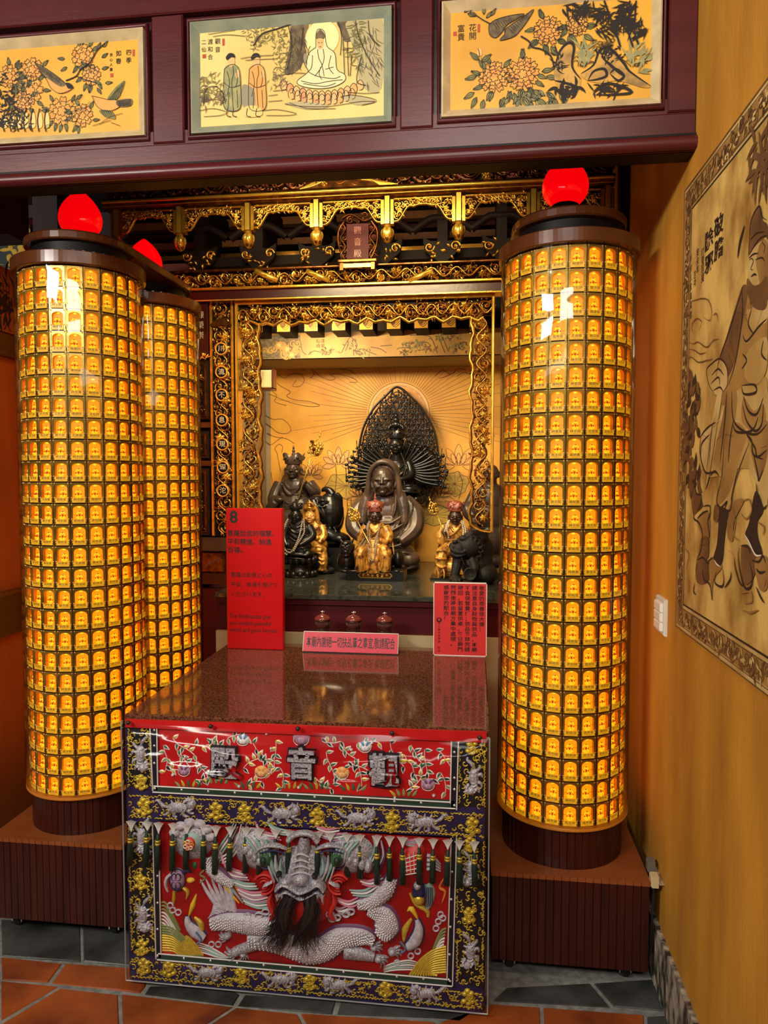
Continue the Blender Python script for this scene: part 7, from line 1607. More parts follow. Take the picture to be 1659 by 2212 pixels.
def ring_staff(y, label, foot, tip, hx, hy, d0, d1, s_=1.0, bells=True):
    c = Carver(y); root = statue(c, 'ringed_staff', label, foot[0], 'staff', c.P(*foot, d0).z)
    c.t([(*foot, d0), (*tip, d1)], 1.25 * s_, 'gold_bright', 8, 1); c.part('shaft', root)
    x, yy = hx, hy; ux, uy = (tip[0] - foot[0]), (tip[1] - foot[1]); L_ = math.hypot(ux, uy); ux /= L_; uy /= L_; nx, ny = -uy, ux
    for q in (-1, 1):
        c.t([(x, yy, d1), (x + nx * q * 9 * s_ + ux * 4 * s_, yy + ny * q * 9 * s_ + uy * 4 * s_, d1), (x + nx * q * 13 * s_ + ux * 16 * s_, yy + ny * q * 13 * s_ + uy * 16 * s_, d1), (x + nx * q * 7 * s_ + ux * 28 * s_, yy + ny * q * 7 * s_ + uy * 28 * s_, d1), (x + ux * 38 * s_, yy + uy * 38 * s_, d1)], [1.6 * s_, 2.2 * s_, 1.8 * s_, 1.3 * s_], 'gold_bright', 8)
        for j in range(4): a_ = j * .8; c.e(x + nx * q * (5 + 3 * j % 7) * s_ + ux * (6 + j * 7) * s_, yy + ny * q * (5 + 3 * j % 7) * s_ + uy * (6 + j * 7) * s_, d1 + 3 * s_, 3.4 * s_, 3 * s_, 3.4 * s_, 'gold_bright' if j % 2 else 'gold', seg=8, rings=6)
    for j in range(36):
        a_ = R.uniform(0, 6.28); r_ = R.uniform(2, 14) * s_; g = R.uniform(2, 28) * s_
        c.e(x + nx * r_ * math.cos(a_) + ux * g, yy + ny * r_ * math.cos(a_) + uy * g, d1 + r_ * math.sin(a_), 2.9 * s_, 2.6 * s_, 3.1 * s_, R.choice(['gold', 'gold_bright', 'gold_bright', 'gold_dark']), seg=8, rings=6)
    c.e(x + ux * 44 * s_, yy + uy * 44 * s_, d1, 2.4 * s_, 2.4 * s_, 4 * s_, 'gold_bright'); c.e(x + ux * 50 * s_, yy + uy * 50 * s_, d1, 1.2 * s_, 1.2 * s_, 4 * s_, 'gold')
    c.part('ringed_head', root)
    if bells:
        for j, (dx, ln) in enumerate(((-14, 3), (-4, 3), (2, 4), (12, 3))):
            for q in range(ln):
                cc = c.P(x + dx * s_, yy + 4 + q * 8.5 * s_, d1 + 2); c.mb.lathe([(2.6 * c.k * s_ + .35 * c.k * math.cos(a_), .35 * c.k * math.sin(a_)) for a_ in [PI * 2 * v / 6 for v in range(7)]], cc, 'gold', 12, ax=(Vector((1, 0, 0)), Vector((0, 0, 1)), Vector((0, -1, 0))))
        c.part('ring_chain', root)
    return root

# --- A: large crowned monk at the back left
c = Carver(3.97); m_ = 'wood_dark'
root = statue(c, 'monk_statue', 'large dark crowned monk statue holding a gold staff at the back left', 640)
c.face(635, 1014, 4, 34, 33, m_); c.t([(635, 1024, 0), (635, 1044, -2)], [11, 13], m_, sm=1)
c.e(636, 1062, -4, 38, 22, 34, m_); c.e(637, 1092, 0, 44, 30, 30, m_); c.e(640, 1125, 2, 60, 38, 34, m_); c.e(640, 1160, 0, 62, 40, 40, m_); c.e(640, base_y(c) - 14, 0, 58, 38, 14, m_)
c.t([(604, 1044, -2), (596, 1066, 6), (596, 1082, 16), (614, 1078, 32)], [13, 13, 14, 8], m_); c.t([(668, 1044, -2), (682, 1062, 4), (679, 1060, 16), (665, 1044, 24)], [12, 13, 11, 6], m_)
c.e(612, 1078, 33, 10, 7, 6, m_); c.t([(604, 1082, 30), (592, 1096, 24), (584, 1120, 10)], [9, 12, 10], m_); c.t([(676, 1064, 10), (690, 1085, 0), (696, 1115, -6)], [8, 12, 10], m_)
folds(c, [[(616, 1040, 10), (630, 1056, 17), (650, 1050, 15)], [(612, 1048, 12), (632, 1070, 20), (660, 1062, 17)], [(610, 1064, 14), (634, 1084, 24), (664, 1076, 20)], [(656, 1036, 10), (644, 1062, 18), (622, 1084, 23)], [(598, 1052, 8), (590, 1074, 16), (600, 1088, 22)], [(600, 1046, 6), (604, 1072, 14), (598, 1090, 24)], [(684, 1052, 8), (690, 1074, 6), (686, 1096, 4)], [(676, 1050, 10), (672, 1080, 12), (668, 1100, 18)], [(600, 1100, 22), (630, 1112, 30), (676, 1104, 24)], [(596, 1112, 24), (640, 1126, 36), (684, 1114, 26)]], 2.6, m_)
c.fist(663, 1042, 26, 5.6, m_, (.38, -.92)); c.part('body', root, .0030)
c.crown(635, 1003, 3, 17.5, 25, 25, 'wood_brown', 5, 'wood_brown', PI / 2 + PI / 5); c.knob(635, 983, 3, 21, 4.6, m_); c.part('crown', root)
for q, l in ((0, [(618, 1026, 8), (616, 1050, 17), (632, 1068, 26), (650, 1054, 21), (652, 1026, 9)]), (1, [(614, 1028, 6), (610, 1060, 19), (630, 1086, 30), (655, 1070, 25), (656, 1030, 8)])): c.beads(l, 1.7, 'bead_dark')
c.part('bead_necklace', root)
ring_staff(3.97, 'gold ringed staff with hanging chains in the hand of the large monk statue', (648, 1092), (685, 968), 685, 985, 34, 32, 1.0)
# --- the horned beast under it
c = Carver(3.76); m_ = 'wood_black'
root = statue(c, 'beast_statue', 'large black horned beast statue lying with its curled snout beside the large monk', 712, 'animal statue')
c.e(700, 1120, 0, 44, 34, 46, m_); c.e(716, 1105, 16, 30, 28, 42, m_); c.e(700, 1165, 4, 60, 40, 22, m_); c.e(690, 1080, 24, 16, 16, 12, m_); c.t([(684, 1080, 34), (690, 1092, 38), (702, 1106, 36), (716, 1116, 32), (728, 1120, 24)], [8, 10, 10, 8, 4], m_)
c.t([(722, 1068, 20), (716, 1060, 20), (706, 1056, 16), (698, 1060, 12)], [10, 8, 6, 3], m_); c.t([(736, 1096, 10), (734, 1076, 8), (729, 1064, 6)], [7, 8, 2], m_)
c.e(706, 1086, 40, 7, 5, 5, m_); c.t([(696, 1084, 40), (706, 1079, 45), (716, 1084, 40)], 2.2, m_); c.t([(696, 1090, 44), (706, 1093, 46), (716, 1090, 40)], 1.6, m_)
for q in range(4): c.t([(700 + q * 9, 1128 + q * 3, 40 - q * 3), (710 + q * 8, 1150, 42 - q * 3), (700 + q * 8, 1158, 40)], 2.2, m_)
c.t([(700, 1150, 30), (720, 1152, 42), (742, 1160, 40)], [14, 13, 9], m_); c.e(742, 1160, 40, 12, 12, 9, m_); c.t([(726, 1086, 30), (735, 1110, 26), (730, 1140, 28)], [3, 4, 3], m_)
c.part('body', root, .0032)
cc = c.P(690, 1080, 40)
for r_ in (6.5, 3.2): c.mb.lathe([(r_ * c.k + .9 * c.k * math.cos(a_), .9 * c.k * math.sin(a_)) for a_ in [PI * 2 * v / 8 for v in range(9)]], cc, m_, 16, ax=(Vector((1, 0, 0)), Vector((0, 0, 1)), Vector((0, -1, 0))))
c.part('snout_curl', root)
for q in range(7): f = q / 6; a_ = c.P(lerp(722, 699, f), lerp(1068, 1059, f) - 6 * math.sin(PI * f), lerp(20, 12, f)); c.mb.ell(a_, (lerp(8.6, 3.5, f) * c.k * .5, lerp(9.5, 3.8, f) * c.k, lerp(9.5, 3.8, f) * c.k), m_, 12, 8)
c.part('horn_rings', root)
c.mb.box(c.P(664, 1180).x, c.P(760, 1180).x, c.y - .13, c.y + .10, SH, c.P(700, 1178).z, 'wood_black'); c.part('plinth', root)

# --- D: black many-armed figure before the pointed openwork halo
c = Carver(3.93); m_ = 'wood_black'; root = statue(c, 'many_armed_statue', 'black many-armed seated figure before a pointed openwork halo at the back of the shelf', 858)
def halo(f): # outline of the pointed halo, f = 0..1 from lower left over the tip to lower right
    pts = [(800, 1092), (780, 1050), (774, 990), (783, 930), (805, 885), (832, 856), (858, 836), (888, 858), (915, 888), (938, 932), (947, 990), (942, 1050), (920, 1092)]
    P_ = crom(pts, 8); i = f * (len(P_) - 1); k = min(int(i), len(P_) - 2); return P_[k].lerp(P_[k + 1], i - k)
HF = front(c.y + .10); hk = c.k
out = [HF.px(*halo(k / 60)) for k in range(61)]
q = MB(); q.stroke(HF, out, 5 * hk, .014, m_, -.004, raw=True); cen = Vector(HF.px(860, 985))
q.stroke(HF, [tuple(cen.lerp(Vector(p), .93)) for p in out], 2.2 * hk, .012, m_, -.002, raw=True)
def inside(p):
    n_ = False; j = len(out) - 1
    for i in range(len(out)):
        a, b = out[i], out[j]
        if (a[1] > p[1]) != (b[1] > p[1]) and p[0] < (b[0] - a[0]) * (p[1] - a[1]) / (b[1] - a[1]) + a[0]: n_ = not n_
        j = i
    return n_
for gy in range(22):
    for gx in range(16):
        px_, py_ = 772 + gx * 12 + (gy % 2) * 6, 842 + gy * 11.5; p = Vector(HF.px(px_, py_)); p2 = cen + (p - cen) * 1.05
        if not inside(p2) or (abs(px_ - 858) < 34 and py_ > 940): continue
        sg = 1 if px_ < 860 else -1
        spiral(q, HF, p.x, p.y, 6.6 * hk, PI / 2 + sg * .6, sg, 3.2 * hk, .012, m_, 1.0, -.004); leaf(q, HF, p.x + R.uniform(-3, 3) * hk, p.y + 3 * hk, PI / 2 + R.uniform(-.9, .9), 11 * hk, 5 * hk, .012, m_, R.uniform(-.8, .8), -.004)
        q.stroke(HF, [tuple(p), (p.x + 6 * sg * hk, p.y - 9 * hk), (p.x, p.y - 15 * hk)], 2.6 * hk, .011, m_, -.004, sm=3)
at(q.build('openwork_halo'), root)
c.face(857, 962, 12, 29, 32, m_); c.t([(857, 976, 6), (857, 996, 4)], [9, 11], m_, sm=1); c.e(857, 1020, 0, 30, 20, 32, m_); c.e(858, 1058, 6, 52, 34, 18, m_); c.e(884, 1056, 20, 24, 20, 12, m_); c.e(832, 1056, 20, 24, 20, 12, m_); c.e(858, 1040, -2, 26, 20, 26, m_)
folds(c, [[(836, 1000, 12), (857, 1016, 21), (878, 1000, 12)], [(834, 1012, 12), (857, 1032, 22), (880, 1012, 12)], [(870, 1052, 36), (890, 1048, 38), (906, 1058, 24)], [(866, 1060, 36), (888, 1062, 40), (908, 1064, 24)]], 2, m_)
c.t([(832, 998, 2), (826, 1024, 14), (848, 1036, 28)], [8, 8, 5], m_); c.t([(882, 998, 2), (889, 1024, 14), (868, 1036, 28)], [8, 8, 5], m_); c.e(858, 1036, 30, 9, 6, 6, m_)
c.part('body', root, .0030)
for k in range(64):
    L_ = 0 if k % 2 else 1; f = (k // 2) / 31; a_ = lerp(-.38, PI + .38, f) + (.07 if L_ else 0); r_ = (94 if L_ else 78) + R.uniform(-9, 7); dd = -14 + L_ * 7
    x0_, y0_ = 857 + 22 * math.cos(a_), 1018 - 16 * math.sin(a_); x1_, y1_ = 857 + r_ * math.cos(a_), 1024 - r_ * .82 * math.sin(a_)
    if abs(math.cos(a_)) < .24 and math.sin(a_) > 0: r_ *= .5; x1_, y1_ = 857 + r_ * 1.6 * math.cos(a_), 1024 - r_ * 1.9 * math.sin(a_)
    xm, ym = (x0_ + x1_) / 2 + R.uniform(-4, 4), (y0_ + y1_) / 2 + 5
    c.t([(x0_, y0_, dd), (xm, ym, dd + 5), (x1_, y1_, dd + 9)], [4.2, 3.4, 2.3], m_, 7, 4)
    ux, uy = math.cos(a_), -math.sin(a_) * .8
    c.e(x1_ + ux * 3, y1_ + uy * 3, dd + 10, 3.8, 3, 3.8, m_, seg=8, rings=6)
    for j in range(3): b_ = a_ + (j - 1) * .35; c.t([(x1_ + ux * 4, y1_ + uy * 4, dd + 10), (x1_ + 11 * math.cos(b_), y1_ - 9 * math.sin(b_), dd + 12)], [1.5, 1.0], m_, 5, 1)
    if k % 3 == 0: c.e(x1_ + ux * 13, y1_ + uy * 13, dd + 12, 3.2, 3.2, 4.4, m_, seg=8, rings=6)
    if k % 3 == 1: c.e(x1_ + ux * 12 + R.uniform(-3, 3), y1_ + uy * 12 - 4, dd + 12, R.uniform(2, 4.5), 2.5, R.uniform(2, 5), m_, seg=7, rings=5)
    if k % 4 == 0: c.t([(x1_ + ux * 8, y1_ + 8, dd + 12), (x1_ + ux * 10, y1_ - 20, dd + 12)], 1.0, m_, 5, 1)
c.part('fan_of_arms', root)
c.crown(857, 948, 10, 15, 18, 22, m_, 7, m_, .3)
for k in range(9): a_ = PI * k / 8; c.e(857 + 15 * math.cos(a_), 926 - 8 * math.sin(a_), 14, 4, 4, 5, m_, seg=8, rings=6)
for yy, r_ in ((918, 9), (908, 7), (899, 5)): c.e(857, yy, 10, r_, r_, r_, m_, seg=12, rings=8)
c.part('crown', root)
c.mb.lathe([(23 * c.k + .9 * c.k * math.cos(a_), .9 * c.k * math.sin(a_)) for a_ in [PI * 2 * v / 6 for v in range(7)]], c.P(857, 956, 2), m_, 40, ax=(Vector((1, 0, 0)), Vector((0, 0, 1)), Vector((0, -1, 0)))); c.part('head_ring', root)
for l in ([(846, 980, 14), (838, 1008, 20), (840, 1040, 26)], [(868, 980, 14), (878, 1008, 20), (874, 1034, 26), (880, 1052, 30)]): c.beads(l, 1.5, 'bead_dark')
c.part('bead_strings', root)
for yy, r_, n in ((1078, 46, 14), (1094, 40, 12)):
    for k in range(n): a_ = 2 * PI * k / n; c.e(858 + r_ * math.cos(a_), yy, r_ * .75 * math.sin(a_), 10, 8, 9, m_, seg=10, rings=8)
c.lathe(858, base_y(c), 0, [(46, 0), (50, 6), (40, 14), (34, 60), (40, 80), (48, 96), (44, 120), (0, 122)], m_, 32, sq=.75); c.part('lotus_pedestal', root)

# --- E: large hooded stern-faced figure in the middle
c = Carver(3.68); m_ = 'wood_brown'; root = statue(c, 'hooded_statue', 'large hooded bearded brown wooden figure with a stern face in mid shelf', 835)
by = base_y(c)
c.e(832, 1110, -4, 52, 34, 52, m_); c.e(834, 1150, 0, 64, 42, 52, m_); c.e(832, 1192, 6, 66, 48, 30, m_); c.e(886, 1204, 26, 24, 26, 19, m_); c.e(776, 1204, 26, 24, 26, 19, m_); c.e(834, by - 16, 4, 74, 52, 17, m_)
c.e(834, 1085, 12, 26, 16, 22, m_); c.t([(794, 1080, 0), (772, 1106, 8), (770, 1140, 22), (800, 1164, 42)], [15, 20, 19, 12], m_); c.t([(874, 1080, 0), (896, 1106, 8), (896, 1142, 22), (868, 1168, 42)], [15, 20, 19, 12], m_)
folds(c, [[(812, 1066, 24), (815, 1100, 28), (820, 1122, 30)], [(858, 1066, 24), (857, 1096, 28), (852, 1116, 30)], [(804, 1072, 20), (800, 1110, 30), (812, 1150, 42)], [(796, 1078, 16), (788, 1120, 30), (804, 1164, 46)], [(786, 1086, 14), (776, 1126, 26), (790, 1170, 44)], [(866, 1074, 20), (872, 1110, 30), (850, 1150, 42)], [(876, 1082, 16), (888, 1122, 28), (862, 1166, 46)], [(820, 1124, 34), (846, 1128, 40), (872, 1112, 34)], [(816, 1136, 38), (846, 1144, 44), (880, 1126, 34)], [(812, 1150, 42), (850, 1162, 48), (892, 1140, 32)], [(820, 1170, 48), (856, 1176, 50), (900, 1158, 34)], [(850, 1190, 48), (880, 1188, 50), (904, 1200, 36)], [(790, 1190, 46), (770, 1192, 46), (758, 1204, 34)], [(856, 1212, 46), (884, 1222, 50), (908, 1216, 30)]], 3.0, m_)
c.part('body', root, .0036)
c.face(832, 1037, 24, 47, 54, 'wood_dark', True)
for k in range(26): a_ = lerp(.15, PI - .15, k / 25); c.t([(832 + 20 * math.cos(a_), 1048 + 12 * math.sin(a_), 40 - abs(math.cos(a_)) * 8), (832 + 22 * math.cos(a_), 1058 + 12 * math.sin(a_), 40 - abs(math.cos(a_)) * 8)], [2.4, .9], 'wood_dark', 5, 1)
for sg in (-1, 1): c.e(832 + sg * 10.5, 1035, 47, 5, 3, 3.2, 'wood_dark'); c.t([(832 + sg * 5, 1050, 48), (832 + sg * 12, 1052, 46), (832 + sg * 17, 1059, 41)], [2.6, 2.4, 1.4], 'wood_dark', 6, 3); c.t([(832 + sg * 6, 1048, 48), (832 + sg * 14, 1056, 43), (832 + sg * 15, 1064, 40)], 1.4, 'wood_dark', 6, 3)
c.t([(832, 1060, 8), (834, 1080, 6)], [16, 18], 'wood_dark', sm=1); c.part('head', root, .0026)
hp = [(798, 1090, 20), (799, 1056, 26), (802, 1026, 30), (813, 1006, 34), (832, 998, 37), (851, 1006, 34), (862, 1026, 30), (865, 1056, 26), (866, 1090, 20)]
c.t(hp, [6, 6, 5, 5, 5, 5, 5, 6, 6], m_, 10, 5); c.e(832, 1022, 8, 33, 28, 31, m_); c.e(832, 1050, -6, 36, 26, 44, m_); c.e(806, 1060, 6, 10, 18, 38, m_); c.e(858, 1060, 6, 10, 18, 38, m_); c.t([(800, 1066, 14), (790, 1096, 20), (788, 1130, 30)], [13, 14, 8], m_); c.t([(864, 1066, 14), (874, 1096, 20), (876, 1130, 30)], [13, 14, 8], m_)
folds(c, [[(796, 1040, 24), (792, 1070, 26), (786, 1110, 32)], [(868, 1040, 24), (872, 1070, 26), (878, 1110, 32)]], 2.4, m_)
c.part('hood', root, .0034)
c.beads([(886, 1072, 16), (894, 1094, 26), (884, 1122, 40), (866, 1148, 50), (846, 1168, 54)], 1.9, 'bead_dark'); c.part('bead_string', root)

# --- B: black-brown figure on a lotus pedestal, front left
c = Carver(3.45); m_ = 'wood_dark'; root = statue(c, 'lotus_statue', 'dark seated statue with long bead strings on a lotus pedestal beside the tall red sign', 645)
by = base_y(c)
c.face(640, 1113, 6, 26, 29, 'wood_black'); c.t([(640, 1124, 2), (642, 1136, 0)], [8, 10], m_, sm=1); c.e(644, 1150, 0, 27, 18, 30, m_); c.e(645, 1180, 6, 31, 22, 20, m_); c.e(645, 1194, 8, 36, 26, 10, m_); c.e(622, 1194, 18, 14, 14, 9, m_); c.e(668, 1194, 18, 14, 14, 9, m_)
c.t([(621, 1136, 0), (614, 1160, 6), (626, 1178, 24)], [9, 9, 5], m_); c.t([(666, 1136, 0), (676, 1158, 6), (652, 1176, 26)], [9, 10, 5], m_); c.e(648, 1174, 28, 8, 5, 4, m_)
folds(c, [[(628, 1124, 9), (638, 1140, 17), (660, 1134, 15)], [(626, 1136, 12), (642, 1150, 20), (664, 1142, 15)], [(628, 1148, 14), (646, 1160, 21), (666, 1152, 15)], [(656, 1122, 9), (644, 1136, 17), (630, 1140, 15)], [(630, 1158, 18), (648, 1168, 24), (668, 1160, 18)], [(640, 1186, 30), (660, 1180, 31), (678, 1192, 24)], [(650, 1196, 33), (668, 1196, 32), (680, 1200, 20)], [(640, 1186, 30), (624, 1184, 30), (612, 1196, 22)], [(616, 1200, 28), (640, 1202, 34), (664, 1204, 32)]], 2.0, m_)
c.part('body', root, .0025)
c.crown(640, 1101, 5, 13, 16, 15, 'wood_black', 5, 'wood_dark', PI / 2); c.knob(640, 1090, 5, 15, 3.6, 'wood_black'); c.part('crown', root)
for l in ([(624, 1122, 10), (617, 1150, 20), (622, 1180, 32), (636, 1190, 36), (648, 1172, 34), (654, 1150, 24), (656, 1124, 12)], [(622, 1124, 8), (613, 1152, 18), (618, 1184, 32), (632, 1196, 38)], [(658, 1122, 10), (662, 1148, 22), (652, 1170, 34), (644, 1186, 38)]): c.beads(l, 2.2, 'bead')
c.part('bead_strings', root)
for yy, r_, n, s_ in ((1208, 34, 16, 8), (1238, 33, 14, 8)):
    for k in range(n): a_ = 2 * PI * k / n; c.e(647 + r_ * math.cos(a_), yy, r_ * .8 * math.sin(a_), s_, s_ * .8, s_, 'wood_black', seg=10, rings=8)
c.lathe(647, by, 0, [(0, 0), (38, 0), (39, 4), (34, 8), (24, 16), (20, 26), (24, 34), (36, 40), (37, 46), (0, 48)], 'wood_black', 36, sq=.85); c.part('lotus_pedestal', root)

# --- C: small gilt seated figure behind it
c = Carver(3.60); m_ = 'robe_gold'; root = statue(c, 'gilt_figure_statue', 'small gilded hooded female figure seated on a dark rock right of the dark lotus statue', 684)
by = base_y(c)
c.t([(672, 1124, 2), (676, 1140, 0)], [8, 11], m_, sm=1); c.e(680, 1148, 0, 22, 16, 26, m_); c.e(686, 1176, 6, 24, 20, 20, m_); c.e(694, 1186, 20, 17, 16, 10, m_); c.t([(664, 1136, 4), (668, 1156, 12), (686, 1160, 22)], [8, 8, 5], m_); c.t([(694, 1136, 0), (701, 1156, 8), (694, 1172, 22)], [8, 9, 6], m_)
c.t([(700, 1190, 22), (704, 1206, 26), (703, 1224, 26)], [11, 10, 8], m_); c.e(703, 1227, 30, 9, 12, 5, m_); c.e(690, 1160, 24, 6, 5, 5, m_)
folds(c, [[(664, 1132, 10), (676, 1146, 18), (690, 1138, 14)], [(668, 1150, 14), (684, 1164, 22), (700, 1152, 16)], [(684, 1180, 28), (698, 1178, 32), (710, 1188, 26)], [(682, 1188, 30), (698, 1192, 34), (712, 1198, 26)], [(694, 1200, 34), (703, 1206, 37), (711, 1204, 30)], [(695, 1208, 34), (703, 1215, 37), (710, 1211, 32)], [(678, 1140, 14), (680, 1166, 20), (676, 1190, 24)]], 1.9, m_)
c.part('body', root, .0025)
c.face(672, 1114, 6, 24, 26, 'skin_gold'); c.part('head', root, .0018)
c.t([(659, 1130, 6), (658, 1112, 8), (662, 1096, 11), (672, 1086, 14), (683, 1096, 11), (687, 1112, 8), (688, 1130, 6)], [5, 5, 4.6, 4.4, 4.6, 5, 5], 'robe_gold', 8); c.e(672, 1106, -1, 15, 13, 20, 'robe_gold'); c.part('hood', root, .0022)
c.t([(661, 1100, 14), (672, 1096, 20), (684, 1100, 14)], 2.4, 'gold', 8); c.t([(664, 1096, 12), (672, 1082, 16), (680, 1096, 12)], 2.0, 'gold', 8); c.e(672, 1091, 17, 2.6, 2.6, 3, 'gold_bright'); c.part('headdress', root)
c.e(692, by - 20, 2, 27, 24, 22, 'wood_black'); c.e(688, by - 40, -4, 24, 20, 24, 'wood_black'); c.e(705, by - 8, 12, 22, 22, 9, 'wood_black'); c.part('rock_seat', root, .004)

# --- F: small gilt monk on a lion in the middle front
c = Carver(3.44); by = base_y(c)
root = statue(c, 'lion_rider_statue', 'small red-crowned monk statue in gilt robes seated on a black lion', 810)
G = front(c.y - 46 * c.k)
q = MB(); a = G.px(747, 1233); b = G.px(872, 1233); zt_ = G.px(810, 1233)[1]
q.bevbox(Frame((0, 0, 0), (1, 0, 0), (0, 1, 0), (0, 0, 1)), a[0], b[0], G.o.y, c.y + .06, SH, zt_, .003, 'wood_black'); at(q.build('base'), root)
q = MB(); a1_, b1_ = G.px(773, 1248); a2_, b2_ = G.px(848, 1238); e_ = .012
q.prism(G, [(a1_ + e_, b1_), (a2_ - e_, b1_), (a2_, (b1_ + b2_) / 2), (a2_ - e_, b2_), (a1_ + e_, b2_), (a1_, (b1_ + b2_) / 2)], 0, .003, 'gold_bright'); q.prism(G, [(a1_ + e_ + .003, b1_ + .003), (a2_ - e_ - .003, b1_ + .003), (a2_ - .006, (b1_ + b2_) / 2), (a2_ - e_ - .003, b2_ - .003), (a1_ + e_ + .003, b2_ - .003), (a1_ + .006, (b1_ + b2_) / 2)], .003, .0036, 'gold_dark')
for k in range(6): spiral(q, G, lerp(a1_, a2_, .16 + k * .135), (b1_ + b2_) / 2, .007, R.uniform(0, 6), 1, .003, .001, 'gold', 1.2, .0036)
at(q.build('name_plate'), root)
m_ = 'wood_black'
c.e(756, 1180, 34, 16, 15, 16, m_); c.e(755, 1188, 44, 12, 9, 8, m_); c.e(752, 1210, 16, 21, 24, 24, m_); c.e(812, 1206, -6, 50, 26, 24, m_); c.e(861, 1207, 4, 13, 22, 21, m_)
for sg in (-1, 1): c.t([(755 + sg * 8, 1171, 44), (755 + sg * 4, 1168, 48), (755, 1172, 50)], 2.2, m_, 6, 3); c.e(755 + sg * 6.5, 1175, 46, 3.4, 3, 2.4, m_); c.t([(755 + sg * 10, 1168, 34), (755 + sg * 14, 1162, 30)], [4, 2], m_, 6, 1); c.e(755 + sg * 4, 1182, 51, 4, 3, 3, m_)
c.e(755, 1179, 51, 4, 4, 3.4, m_); c.t([(744, 1190, 46), (755, 1186, 53), (766, 1190, 46)], 1.5, m_, 6, 4); c.t([(745, 1193, 46), (755, 1195, 51), (765, 1193, 46)], 2.2, m_, 6, 4)
for x_ in (752, 862): c.e(x_, 1228, 34, 13, 14, 5, m_)
c.part('lion', root, .0024)
m_ = 'robe_gold'
c.t([(813, 1126, 14), (813, 1138, 12)], [9, 12], m_, sm=1); c.e(814, 1150, 12, 25, 18, 26, m_); c.e(814, 1178, 16, 30, 24, 22, m_)
c.t([(793, 1136, 12), (784, 1156, 18), (782, 1172, 20), (794, 1146, 36)], [9, 9, 8, 5], m_); c.t([(834, 1136, 12), (843, 1156, 18), (838, 1168, 30), (824, 1164, 38)], [9, 10, 7, 5], m_)
for sg, kx in ((-1, 787), (1, 838)): c.t([(814 + sg * 10, 1182, 24), (kx, 1188, 46), (kx + sg * 1, 1206, 48), (kx - sg * 2, 1226, 44)], [13, 13, 12, 14], m_)
c.t([(814, 1186, 30), (813, 1210, 38), (814, 1230, 36)], [20, 16, 18], m_)
folds(c, [[(800, 1130, 22), (812, 1146, 31), (830, 1134, 24)], [(828, 1128, 22), (816, 1148, 32), (802, 1160, 32)], [(796, 1166, 30), (814, 1180, 40), (834, 1170, 34)], [(780, 1196, 60), (780, 1212, 60), (776, 1226, 58)], [(790, 1196, 60), (792, 1212, 61), (790, 1228, 59)], [(834, 1196, 60), (834, 1212, 60), (830, 1226, 58)], [(844, 1194, 58), (845, 1210, 58), (846, 1224, 56)], [(804, 1200, 52), (806, 1216, 54), (800, 1232, 54)], [(822, 1200, 52), (822, 1216, 54), (826, 1232, 54)], [(846, 1150, 20), (850, 1172, 18), (854, 1196, 24)]], 2.0, m_)
c.part('robe', root, .0025)
c.face(813, 1114, 18, 26, 29, 'face_dark'); c.fist(794, 1144, 38, 4.6, 'face_dark', (.46, .88)); c.part('head_and_hand', root, .0018)
c.crown(813, 1104, 17, 13.5, 19, 22, 'crown_red', 5, 'crown_red', PI / 2 + PI / 5, .2); c.e(813, 1087, 17, 14, 14, 7, 'crown_red'); c.knob(813, 1082, 17, 18, 4, 'crown_red'); c.part('crown', root)
for l in ([(801, 1126, 26), (799, 1150, 34), (802, 1176, 44), (808, 1200, 56), (814, 1204, 58), (818, 1190, 54), (820, 1160, 38), (826, 1128, 26)], [(798, 1130, 24), (792, 1160, 34), (782, 1176, 44), (790, 1180, 50), (796, 1164, 38)], [(803, 1152, 36), (808, 1178, 46), (812, 1184, 48), (816, 1164, 40), (824, 1140, 32)]): c.beads(l, 1.7, 'bead')
c.part('bead_strings', root)
ring_staff(3.44, 'thin gold staff held slantwise by the small monk seated on the lion', (838, 1233), (779, 1120), 779, 1122, 46, 48, .85, False)

# --- G: small gilt dark-faced figure, front right
c = Carver(3.52); by = base_y(c); m_ = 'robe_gold'; root = statue(c, 'crowned_figure_statue', 'small gilded statue with a dark face and red crown half hidden behind the black lion', 975)
c.t([(984, 1126, 6), (984, 1140, 4)], [9, 12], m_, sm=1); c.e(982, 1154, 0, 27, 18, 28, m_); c.e(978, 1184, 4, 32, 24, 24, m_); c.t([(962, 1136, 4), (952, 1154, 10), (954, 1170, 16), (962, 1152, 28)], [9, 9, 8, 5], m_); c.t([(1006, 1138, 2), (1014, 1160, 6), (1006, 1178, 16)], [9, 10, 8], m_)
c.t([(966, 1186, 16), (955, 1194, 30), (954, 1214, 34), (952, 1236, 30)], [14, 14, 12, 13], m_); c.t([(992, 1190, 16), (1000, 1196, 26), (1000, 1236, 26)], [13, 13, 13], m_); c.e(976, 1226, 12, 30, 20, 22, m_)
folds(c, [[(972, 1132, 14), (982, 1146, 20), (998, 1134, 14)], [(996, 1130, 14), (984, 1148, 20), (970, 1156, 19)], [(944, 1188, 40), (956, 1184, 46), (968, 1190, 38)], [(942, 1200, 42), (956, 1202, 48), (968, 1202, 40)], [(944, 1214, 42), (956, 1220, 47), (968, 1216, 40)], [(946, 1224, 42), (950, 1236, 44), (948, 1246, 42)], [(960, 1222, 44), (962, 1236, 46), (960, 1246, 44)]], 2.1, m_)
c.part('robe', root, .0025)
c.face(984, 1115, 10, 27, 30, 'face_dark'); c.fist(963, 1151, 30, 4.8, 'face_dark', (.5, .86)); c.part('head_and_hand', root, .0018)
c.crown(984, 1104, 9, 14.5, 19, 20, 'crown_red', 5, 'crown_red', PI / 2 + PI / 5); c.e(984, 1088, 9, 14, 14, 8, 'crown_red'); c.part('crown', root)
